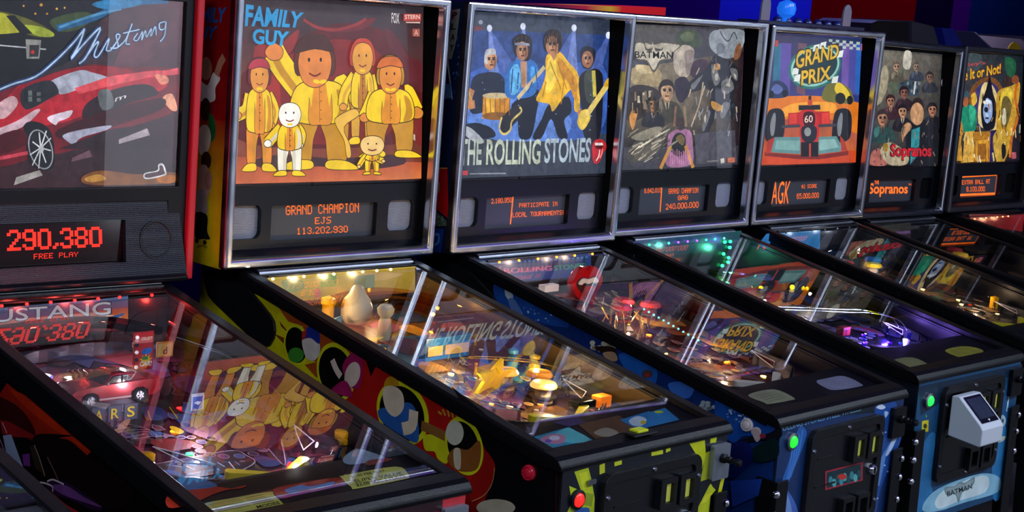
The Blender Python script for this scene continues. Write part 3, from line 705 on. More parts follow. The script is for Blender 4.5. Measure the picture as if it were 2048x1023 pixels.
('s','5a78c8',(83,4752,67,4737,40,4742,39,4761,66,4767)),
('s','8aa8e8',(872,4440,855,4424,828,4430,827,4449,854,4455)),
('s','5a78c8',(1682,4119,1665,4103,1637,4109,1636,4128,1664,4134)),
('s','8aa8e8',(2514,3790,2497,3774,2468,3780,2467,3799,2495,3805)),
('s','5a78c8',(3368,3451,3351,3435,3321,3441,3320,3461,3349,3467)),
('s','8aa8e8',(-2167,4686,-2182,4671,-2207,4676,-2208,4694,-2183,4700)),
('s','5a78c8',(-1435,4384,-1450,4369,-1475,4374,-1476,4392,-1451,4398)),
('s','8aa8e8',(-683,4073,-699,4058,-725,4064,-725,4082,-700,4088)),
('s','5a78c8',(88,3755,72,3740,45,3746,45,3764,71,3770)),
('s','8aa8e8',(879,3428,863,3413,836,3419,835,3438,862,3444)),
('s','5a78c8',(1622,4726,1606,4711,1578,4716,1577,4735,1605,4741)),
('s','8aa8e8',(2451,4406,2434,4390,2406,4396,2405,4415,2433,4421)),
('s','5a78c8',(3303,4077,3285,4061,3256,4066,3255,4086,3284,4092)),
('s','8aa8e8',(-2169,3723,-2184,3708,-2209,3714,-2210,3732,-2185,3738)),
('s','5a78c8',(-1434,3407,-1450,3393,-1475,3398,-1476,3417,-1451,3422)),
('s','8aa8e8',(-734,4659,-750,4644,-776,4649,-776,4668,-751,4674)),
('s','5a78c8',(34,4349,19,4334,-8,4340,-9,4358,17,4364)),
('s','8aa8e8',(823,4031,807,4016,779,4022,779,4041,806,4047)),
('s','5a78c8',(1633,3705,1616,3689,1588,3695,1587,3714,1615,3720)),
('s','8aa8e8',(2465,3370,2448,3354,2419,3360,2418,3380,2446,3385)),
('t','b4beb4',(-3053,2403,-2176,2418,-2167,3131,-3014,3137),'THE',2),
('t','c2cbb8',(-1998,2404,258,2384,279,3114,-1974,3130),'ROLLING',2),
('t','a6b6c4',(434,2413,2474,2410,2526,3142,438,3134),'STONES',2),
('s','c2252c',(2565,2865,2684,3058,2898,3095,3029,3072,3191,2970,3216,2802,3091,2691,2930,2413,2717,2361,2588,2531)),
('p','f0e2e0',(2688,2986,3033,2983,3081,2887,2910,2850,2692,2891)),
('p','5a0c14',(2674,2908,3089,2904,2998,2804,2739,2807)),
('c','f0d8d8',(2913,2777,2879,2582,2756,2444),52),
('c','e8a0a0',(3042,2804,3006,2636,2925,2525),31),
('p','b8404a',(-2978,2269,-2709,2263,-2706,2140,-2975,2146)),
('l','9298a4',(-2634,2174,-1174,2157),35),
]
ART['m4_glass'] = [
('g','3a3a42 33303a 3a323a 4a4a52',(-2873,2020,3165,2103,3418,6656,-2522,6570)),
('g','1c1614 20141a 2a1a20 8d8068',(-2738,2765,3175,2738,3274,5886,-2508,5205)),
('s','a8946c',(-2467,5205,-1434,5279,-1002,5072,-1070,4694,-1660,4687,-2491,4782)),
('s','c8b48a',(-2267,5315,-1603,5302,-1343,5120,-2009,5055)),
('s','4c4844',(-2477,6467,-1070,6572,-209,6497,-362,6059,-2460,6048)),
('s','332a26',(-2564,4570,-1660,4687,-971,4371,-1786,3721,-2608,3615)),
('p','c9bda4',(-2145,4361,-2013,4362,-2004,4149,-2137,4148)),
('p','c9bda4',(-1901,4470,-1785,4471,-1771,4150,-1888,4150)),
('p','c9bda4',(-1612,4526,-1444,4528,-1430,4206,-1598,4205)),
('p','c9bda4',(-2384,4147,-2219,4148,-2211,3935,-2375,3934)),
('s','3c4632',(-321,6114,-204,6389,313,6516,851,6398,1000,6100,697,5927,80,5909)),
('s','566040',(-112,6284,230,6431,586,6361,509,6140,70,6127)),
('s','b5a898',(-428,5624,-268,5900,163,6010,611,5869,547,5374,301,4985,-139,5033,-366,5246)),
('s','8a7a72',(173,5803,596,5814,550,5319,299,5040,194,5367)),
('s','3d2838',(630,5486,1254,5555,1637,5174,1105,4942,475,5043)),
('s','2b2030',(-305,4867,213,4984,497,4603,78,4159,-238,4376)),
('s','3d3a2c',(-1391,3580,-1264,4079,-858,4224,-480,4226,-51,4060,89,3575)),
('p','b8b08a',(-859,4248,-519,4250,-650,3818)),
('s','615c46',(-1226,4067,-895,4200,-900,3913,-1136,3722)),
('p','3a2a2a',(-736,4201,-630,4201,-614,3842,-689,3842)),
('p','927357',(-863,4343,-542,4346,-552,4154,-836,4152)),
('s','2c2018',(-314,4599,-424,4378,-710,4285,-1001,4373,-1130,4591,-1021,4810,-738,4905,-445,4818)),
('s','c39a74',(-1017,4580,-879,4681,-539,4695,-396,4563,-411,4395,-556,4245,-745,4234,-947,4366)),
('s','8c6e53',(-613,4656,-404,4562,-419,4394,-564,4250,-602,4417)),
('l','1c1210',(-899,4538,-763,4540),54),
('l','2a1a14',(-916,4581,-765,4587),45),
('l','1c1210',(-627,4541,-490,4542),54),
('l','2a1a14',(-644,4584,-493,4590),45),
('l','755c45',(-684,4536,-656,4436),45),
('l','6a3028',(-789,4363,-600,4369),54),
('s','1c1a1c',(-1880,3409,-1789,3770,-1498,3874,-1227,3874,-922,3752,-824,3404)),
('p','c8bfae',(-1499,3891,-1255,3891,-1350,3580)),
('s','2c292c',(-1761,3762,-1524,3856,-1529,3649,-1697,3512)),
('p','3a2a2a',(-1411,3856,-1335,3856,-1324,3597,-1378,3597)),
('p','7e5d42',(-1501,3960,-1272,3960,-1279,3822,-1482,3822)),
('s','241c16',(-1109,4142,-1188,3983,-1392,3917,-1600,3982,-1692,4140,-1614,4298,-1411,4365,-1202,4301)),
('s','a87d58',(-1611,4132,-1512,4204,-1269,4213,-1168,4116,-1178,3995,-1282,3888,-1417,3881,-1561,3977)),
('s','785a3f',(-1322,4185,-1173,4116,-1184,3995,-1288,3891,-1315,4012)),
('l','1c1210',(-1526,4101,-1429,4101),39),
('l','2a1a14',(-1539,4132,-1431,4136),32),
('l','1c1210',(-1332,4102,-1235,4102),39),
('l','2a1a14',(-1344,4133,-1236,4137),32),
('l','644b34',(-1373,4098,-1353,4026),32),
('l','6a3028',(-1448,3974,-1313,3977),39),
('s','c98a42',(-2529,3668,-2375,3934,-2129,3962,-2198,3614,-2350,3294)),
('s','24242a',(227,4710,1268,5278,1610,5675,1976,5683,2926,5367,3050,4858,2794,4400,3009,3945,2651,3602,2072,3943,1557,3267,1125,2822,860,2713,1193,3270,1515,4054,1394,4612,503,4492)),
('s','6d6d70',(1546,5172,1817,5233,2019,4900,1753,4728)),
('s','6d6d70',(2115,4845,2573,4964,2780,4627,2229,4452)),
('s','6d6d70',(2554,5303,2933,5254,2952,4913,2711,5023)),
('s','6d6d70',(1342,3886,1573,3830,1283,3269,1145,3326)),
('s','6d6d70',(2245,4170,2622,4115,2274,3660,2082,3773)),
('s','6d6d70',(492,4713,923,4995,1100,5053,675,4605)),
('s','b9b2a4',(1735,5064,1869,5122,1924,4955,1790,4897)),
('s','b9b2a4',(2306,4735,2533,4851,2588,4710)),
('s','b9b2a4',(1218,3662,1348,3774,1317,3493)),
('s','b9b2a4',(2751,5137,2895,5083,2855,4969)),
('s','c48a2c',(1597,4222,2063,4112,2208,4000,1983,3886,1655,3998)),
('s','c88c50',(1671,5397,1897,5458,1998,5292,1771,5232)),
('s','8d949c',(1411,6002,1565,6505,3234,6565,3085,5881,2535,5641,1976,5683)),
('s','6b727c',(1951,6129,2234,6026,2154,5800,1832,5792,1774,6013)),
('c','4a5058',(1930,6518,2126,6302,2410,6199,2673,6489,2873,6270),55),
('s','8a5a3a',(2722,5645,2839,6044,3070,6135,3132,5882,2958,5623)),
('s','4a453e',(-2571,2655,-1764,3183,-755,3393,-572,3173,-1229,2525,-2391,2277)),
('s','8d8672',(-2423,3081,-1267,3395,-922,3284,-1755,2967)),
('s','5f584c',(-2237,2543,-1413,2854,-912,3066,-1063,2632,-1895,2321)),
('l','d8cdb4',(-2402,2546,-1999,2808),39),
('l','d8cdb4',(-2240,2618,-1818,2870),40),
('l','d8cdb4',(-2077,2691,-1636,2933),40),
('l','d8cdb4',(-1913,2764,-1453,2996),40),
('l','d8cdb4',(-1749,2837,-1270,3059),40),
('l','d8cdb4',(-1584,2911,-1085,3122),40),
('l','d8cdb4',(-1419,2985,-900,3186),41),
('l','d8cdb4',(-1253,3059,-714,3250),41),
('l','d8cdb4',(-1086,3133,-527,3315),41),
('s','a06a90',(-639,2735,-488,3227,475,3275,681,2716,620,2158,-611,2130)),
('s','3c2a22',(-333,3610,190,3664,292,3387,-55,3278)),
('s','14120f',(-443,2622,-350,3061,-51,3196,273,3055,259,2611,-14,2421)),
('s','6b5a30',(-217,3004,39,3140,240,3000,145,2779)),
('l','c98c34',(-451,2787,-952,2055),146),
('l','c98c34',(286,2777,733,2043),149),
('l','7a5a48',(-266,4048,-322,3390),125),
('l','8d7a5c',(171,4049,292,3387),127),
('c','b8a890',(1111,4831,966,4163,558,3385),65),
('p','4a4650',(748,3161,2907,3258,3062,2220,889,2152)),
('l','8d8f94',(1834,3943,1790,3629),46),
('l','5c5e64',(2644,5529,2465,5313),43),
('l','b8a890',(482,4606,375,4346),59),
('l','3c3e46',(1837,5783,1718,5576),58),
('l','8d8f94',(1150,3982,1006,3749),52),
('l','5c5e64',(2369,5034,2290,4709),43),
('l','b8a890',(2940,4043,2983,3842),75),
('l','3c3e46',(664,4086,573,3925),56),
('l','8d8f94',(1430,4584,1322,4369),45),
('l','5c5e64',(2621,4277,2506,4060),47),
('l','b8a890',(886,5289,724,5069),54),
('l','3c3e46',(1352,3943,1354,3677),65),
('l','8d8f94',(1375,4050,1341,3865),47),
('l','5c5e64',(1471,5674,1544,5513),43),
('l','b8a890',(2190,4100,2132,3852),66),
('l','3c3e46',(524,5621,376,5486),40),
('l','8d8f94',(743,4353,815,4091),40),
('l','5c5e64',(1809,3945,1879,3644),45),
('l','b8a890',(2254,4562,2272,4300),71),
('l','3c3e46',(2770,4148,2728,3990),50),
('l','8d8f94',(924,3894,1004,3593),66),
('l','5c5e64',(1725,5604,1794,5318),54),
('l','b8a890',(1629,4623,1484,4493),42),
('l','3c3e46',(2714,4130,2631,4005),40),
('l','8d8f94',(968,3881,908,3708),60),
('l','5c5e64',(2134,3268,1956,3143),53),
('l','b8a890',(682,3270,717,3120),55),
('l','3c3e46',(1091,3985,992,3859),71),
('l','8d8f94',(2585,5080,2439,4808),67),
('l','5c5e64',(2593,3892,2600,3747),50),
('l','b8a890',(1188,4714,1048,4405),70),
('l','3c3e46',(2520,3224,2381,3057),50),
('l','8d8f94',(2595,3241,2534,3062),65),
('l','5c5e64',(2596,3496,2467,3193),38),
('l','b8a890',(2547,5015,2476,4779),46),
('l','3c3e46',(697,3598,716,3435),55),
('l','8d8f94',(2924,3827,3001,3553),50),
('l','5c5e64',(2485,5742,2498,5561),36),
('l','b8a890',(1667,5425,1619,5128),75),
('l','3c3e46',(595,4549,646,4340),35),
('l','8d8f94',(528,5611,361,5457),55),
('l','5c5e64',(1511,4508,1490,4312),58),
('l','b8a890',(1928,5428,1954,5282),45),
('l','3c3e46',(936,5180,746,5059),53),
('l','8d8f94',(1527,5405,1556,5166),62),
('l','5c5e64',(2159,4803,2088,4605),35),
('l','9a9080',(-1390,3150,-933,3283),30),
('l','7a7264',(-1748,2329,-1466,2509),31),
('l','5a5448',(-1432,2658,-1075,2762),22),
('l','b0a898',(-2100,2572,-1785,2781),22),
('l','9a9080',(-573,2780,-154,2936),51),
('l','7a7264',(-834,3105,-574,3307),55),
('l','5a5448',(-1208,2826,-843,3016),48),
('l','b0a898',(-2384,2778,-1909,2903),54),
('l','9a9080',(-2080,2369,-1823,2549),34),
('l','7a7264',(-1748,2536,-1375,2684),39),
('l','5a5448',(-2000,2371,-1559,2568),47),
('l','b0a898',(-2083,2353,-1713,2515),54),
('l','9a9080',(-2370,2519,-1993,2634),27),
('l','7a7264',(-2463,2677,-2055,2863),39),
('l','5a5448',(-568,3195,-165,3373),47),
('l','b0a898',(-1485,2715,-1122,2877),56),
('l','9a9080',(-1193,3194,-916,3316),38),
('l','7a7264',(-2624,3084,-2257,3249),28),
('l','5a5448',(-890,2779,-538,2966),57),
('l','b0a898',(-1462,2646,-976,2832),31),
('l','9a9080',(-2316,2747,-2061,2884),59),
('l','7a7264',(-1089,3245,-693,3431),51),
('l','5a5448',(-1452,2320,-1055,2427),34),
('l','b0a898',(-1469,2857,-979,2975),60),
('l','9a9080',(-2547,3173,-2127,3335),27),
('l','7a7264',(-1507,2811,-1162,3024),21),
('l','5a5448',(-894,2690,-404,2839),29),
('l','b0a898',(-1340,3078,-1003,3227),34),
('l','9a9080',(-2565,2626,-2175,2794),26),
('l','7a7264',(-1169,2985,-725,3132),32),
('l','5a5448',(-2287,2372,-1821,2502),20),
('l','b0a898',(-1806,2287,-1379,2432),38),
('l','9a9080',(-687,2534,-412,2680),41),
('l','7a7264',(-1608,2998,-1308,3157),42),
('l','5a5448',(-1512,2596,-1078,2744),50),
('l','b0a898',(-1655,2392,-1223,2601),35),
('l','9a9080',(-670,2711,-256,2891),33),
('l','7a7264',(-1529,2938,-1260,3075),39),
('l','5a5448',(-2312,2616,-2029,2722),58),
('l','b0a898',(-1073,2919,-806,3045),41),
('p','4a4038',(-1429,4224,-1260,4225,-1235,3955,-1417,3955)),
('p','75695a',(-1934,4212,-1816,4213,-1798,3945,-1923,3945)),
('p','2c2622',(-1878,4002,-1738,4003,-1783,3734,-1867,3734)),
('p','4a4038',(-1416,4010,-1243,4011,-1271,3741,-1404,3741)),
('p','75695a',(-2442,4101,-2269,4102,-2281,3835,-2432,3835)),
('p','2c2622',(-1836,4354,-1683,4355,-1746,4086,-1825,4086)),
('p','4a4038',(-1296,4288,-1220,4288,-1119,4019,-1284,4018)),
('p','75695a',(-1899,4514,-1812,4515,-1721,4248,-1888,4247)),
('p','2c2622',(-2209,4115,-2050,4115,-2122,3848,-2198,3848)),
('p','4a4038',(-1817,4115,-1693,4115,-1637,3847,-1805,3846)),
('p','75695a',(-1904,4208,-1813,4208,-1728,3940,-1893,3940)),
('p','2c2622',(-1211,4249,-1105,4249,-1090,3979,-1199,3979)),
('p','4a4038',(-1593,4505,-1466,4506,-1480,4237,-1582,4236)),
('p','75695a',(-1969,4387,-1805,4389,-1871,4121,-1957,4120)),
('p','2c2622',(-2129,4478,-2061,4479,-2003,4213,-2118,4212)),
('p','4a4038',(-1195,4049,-1069,4049,-1065,3778,-1183,3778)),
('p','75695a',(-1168,4271,-1035,4272,-1011,4001,-1156,4001)),
('p','2c2622',(-2346,4082,-2268,4083,-2208,3816,-2335,3816)),
('p','4a4038',(-1079,4260,-970,4260,-912,3990,-1067,3989)),
('p','75695a',(-1115,4219,-1041,4220,-930,3949,-1103,3949)),
('p','2c2622',(-2440,4175,-2271,4176,-2346,3910,-2430,3910)),
('p','4a4038',(-1679,4164,-1592,4164,-1572,3895,-1668,3895)),
('p','75695a',(-2381,4479,-2302,4480,-2271,4214,-2370,4214)),
('p','2c2622',(-1343,4172,-1185,4173,-1185,3903,-1331,3902)),
('l','c88ab0',(-502,2590,-509,2182),31),
('l','c88ab0',(-401,2660,-396,2180),31),
('l','c88ab0',(-295,2614,-283,2178),31),
('l','c88ab0',(-192,2671,-169,2175),32),
('l','c88ab0',(-85,2617,-55,2173),32),
('l','c88ab0',(23,2576,60,2170),32),
('l','c88ab0',(126,2616,175,2168),32),
('l','c88ab0',(231,2634,290,2165),32),
('l','c88ab0',(338,2635,405,2163),32),
('l','c88ab0',(445,2620,521,2160),32),
('s','5c564e',(-2409,5997,-1966,6021,-1875,5828,-1666,5796,-1564,5959,-1481,5961,-1390,5804,-1122,5849,-1047,6065,-534,6054,-99,6002,-519,5730,-595,5512,-1104,5447,-1468,5091,-1859,5430,-2389,5497)),
('s','bdb5a4',(-2375,5956,-2014,5977,-1907,5790,-1622,5755,-1545,5906,-1495,5908,-1405,5761,-1069,5813,-1011,6018,-566,6010,-227,5966,-604,5717,-682,5553,-1190,5488,-1480,5171,-1819,5473,-2358,5535)),
('t','141212',(-2407,5534,-545,5546,-555,5773,-2415,5734),'BATMAN',1),
('s','a59d8c',(-1949,6011,-1631,5957,-1568,6049,-1497,5961,-1046,6038,-1122,5849,-1502,5865,-1834,5829)),
('p','c06a4a',(2498,2335,2893,2351,2903,2178,2507,2174)),
('p','cfc8c0',(2107,2308,2301,2339,2338,2178,2134,2154)),
('l','8d8a8a',(1383,2243,1980,2254),33),
]
ART['m5_glass'] = [
('g','c4501a c2601a 3a3a8c 43405c',(-2819,2057,3321,2103,3475,6652,-2448,6611)),
('g','3c3a70 2a3a86 22345c 3b3450',(-2632,4327,3597,4136,3478,6621,-2396,6584)),
('s','d8741c',(-2728,4268,-640,4468,1524,4431,3597,4136,3343,3121,1594,3626,-1615,3623,-2706,3268)),
('s','f0a030',(-1642,3980,-621,4227,1540,4245,1683,3875,-72,3989,-1620,3682)),
('s','c8451c',(-1524,2424,3286,2486,3327,2039,-2821,2087)),
('p','5a4a9a',(-1817,6283,-1200,6275,-1163,4462,-1790,4573)),
('p','6a4a58',(-788,6319,-260,6307,-218,4473,-755,4586)),
('p','4a4a98',(2466,6430,3151,6422,3214,4512,2516,4629)),
('p','6a50a0',(2017,6414,2469,6399,2527,4504,2065,4623)),
('p','2a60b0',(2919,6445,3381,6430,3445,4514,2972,4635)),
('p','2c6a88',(-2222,6270,-1815,6254,-1781,4455,-2197,4568)),
('p','a9b8b0',(1122,6518,1342,6513,1329,6415,1109,6420)),
('p','a9b8b0',(1139,6324,1359,6319,1346,6221,1126,6226)),
('p','a9b8b0',(1351,6416,1572,6412,1558,6313,1337,6318)),
('p','a9b8b0',(1563,6509,1786,6505,1772,6406,1550,6411)),
('p','a9b8b0',(1581,6314,1803,6309,1790,6210,1567,6215)),
('p','a9b8b0',(1794,6407,2018,6402,2005,6303,1781,6308)),
('p','a9b8b0',(2009,6500,2234,6496,2221,6397,1996,6401)),
('p','a9b8b0',(2027,6304,2252,6299,2238,6200,2013,6205)),
('p','a9b8b0',(2243,6398,2469,6393,2456,6293,2229,6298)),
('p','a9b8b0',(2460,6491,2687,6487,2674,6387,2447,6392)),
('p','a9b8b0',(2478,6294,2706,6289,2692,6189,2465,6195)),
('p','a9b8b0',(2696,6388,2925,6383,2911,6283,2683,6288)),
('p','a9b8b0',(2916,6483,3146,6478,3132,6378,2902,6383)),
('p','a9b8b0',(2934,6284,3164,6279,3150,6179,2921,6184)),
('s','26345a',(-2641,4445,-2420,4859,-1923,4985,-1397,4816,-1266,4460,-2080,4362)),
('s','5a68a8',(-2302,4625,-2016,4865,-1594,4694,-1887,4513)),
('s','14141c',(-2111,4510,-2158,4417,-2284,4378,-2415,4415,-2474,4505,-2428,4597,-2303,4637,-2171,4601)),
('s','14141c',(-1315,4549,-1357,4465,-1471,4428,-1590,4462,-1644,4545,-1603,4630,-1489,4666,-1370,4633)),
('s','6b6a2c',(869,4362,1046,4855,1808,4991,2618,4755,2892,4257,1874,4248)),
('s','e0c030',(1608,4741,1864,4992,2510,4691,2652,4380,1964,4498)),
('s','17170f',(2366,4409,2280,4258,2047,4194,1804,4254,1693,4402,1778,4551,2009,4616,2253,4557)),
('s','1a1a1a',(2860,4351,2811,4235,2670,4186,2521,4233,2451,4347,2500,4462,2640,4512,2790,4466)),
('s','2c6c68',(1855,5912,1952,5566,1714,5209,1190,4914,494,4742,-232,4725,-845,4861,-1230,5122,-1317,5456,-1093,5800,-598,6091,79,6270,807,6302,1444,6175)),
('s','8fc4b8',(1755,5894,1836,5585,1608,5264,1122,4997,479,4837,-188,4816,-748,4932,-1097,5163,-1170,5462,-955,5772,-492,6036,134,6202,804,6235,1384,6126)),
('s','17363c',(1644,5875,1712,5599,1500,5310,1051,5068,462,4921,-148,4898,-658,4999,-974,5204,-1036,5472,-834,5753,-406,5992,170,6144,782,6177,1310,6082)),
('p','dfe5e0',(169,6261,530,6321,465,6065,102,6042)),
('p','dfe5e0',(1711,6097,2085,6158,2018,5897,1641,5874)),
('p','dfe5e0',(-907,5183,-554,5238,-618,4985,-973,4966)),
('p','dfe5e0',(1459,5169,1832,5226,1766,4965,1390,4947)),
('p','dfe5e0',(591,6366,955,6427,890,6169,523,6146)),
('p','dfe5e0',(-1030,5419,-679,5475,-742,5222,-1096,5203)),
('t','3a2408',(-962,5349,1779,5829,1838,6421,-956,6075),'GRAND',4),
('t','e0b42c',(-903,5398,1731,5864,1776,6369,-890,6030),'GRAND',2),
('t','3a2408',(-582,4793,1360,5044,1376,5622,-587,5381),'PRIX',4),
('t','e0b42c',(-522,4830,1312,5080,1314,5571,-521,5347),'PRIX',2),
('s','15151a',(-2555,3267,-2447,3858,-2105,4013,-1642,3980,-1414,3683,-1467,3024,-1916,2848,-2479,2912)),
('s','7c7f84',(-2270,3503,-2093,3859,-1962,3741,-2020,3147,-2199,3088)),
('s','15151a',(1582,3254,1694,3875,2072,4038,2584,4004,2841,3691,2789,2997,2294,2812,1670,2880)),
('s','7c7f84',(1895,3502,2086,3876,2232,3752,2175,3126,1978,3065)),
('p','b01c1c',(-1220,3863,1345,3935,1443,3440,-1183,3383)),
('p','1a1a20',(-614,4137,722,4165,769,3994,-600,3956)),
('p','d8392c',(-1166,3833,-697,3853,-669,3503,-1138,3473)),
('p','d8392c',(856,3871,1326,3898,1382,3502,890,3472)),
('l','2a1a18',(49,4476,126,3929),179),
('s','c04030',(230,4234,192,4157,88,4124,-20,4155,-70,4232,-33,4309,70,4342,179,4311)),
('s','c02424',(-592,3865,-72,3989,473,3900,734,3380,666,2887,134,2781,-409,2896,-501,3382)),
('s','3a0d10',(-275,3867,368,3869,406,3411,-184,3393)),
('t','f0cfc4',(-204,3515,309,3539,287,3796,-225,3776),'60',1),
('s','20202a',(-342,3381,516,3380,552,2950,132,2800,-308,2956)),
('s','8d9090',(229,3197,175,3085,27,3039,-128,3086,-200,3199,-146,3310,1,3356,157,3310)),
('l','3a3a44',(-1597,3384,-451,3412),99),
('l','3a3a44',(677,3410,1833,3440),104),
('p','5d8a8c',(-1980,3027,-419,3017,-370,2408,-2094,2492,-2259,2672)),
('p','79a4a2',(-1869,2907,-462,2896,-433,2531,-1948,2597)),
('p','5d8a8c',(710,3010,1869,3034,2237,2687,2200,2467,762,2393)),
('p','86b0ae',(773,2917,1766,2929,2073,2626,806,2516)),
('p','7a2420',(-2550,2498,-368,2378,819,2361,2709,2493,2724,2334,832,2206,-356,2225,-2541,2379)),
('p','a83428',(-2378,2911,-1980,3027,-2149,2552,-2493,2408)),
('p','a83428',(2091,3064,2390,2874,2652,2493,2254,2498)),
('p','16161a',(-383,2835,714,2838,759,2300,-342,2316)),
('l','c8402c',(188,2781,226,2308),116),
('p','b04038',(-2329,6348,-2026,6358,-2031,6147,-2313,6138)),
('p','c04048',(3220,6418,3475,6414,3452,6163,3220,6168)),
]
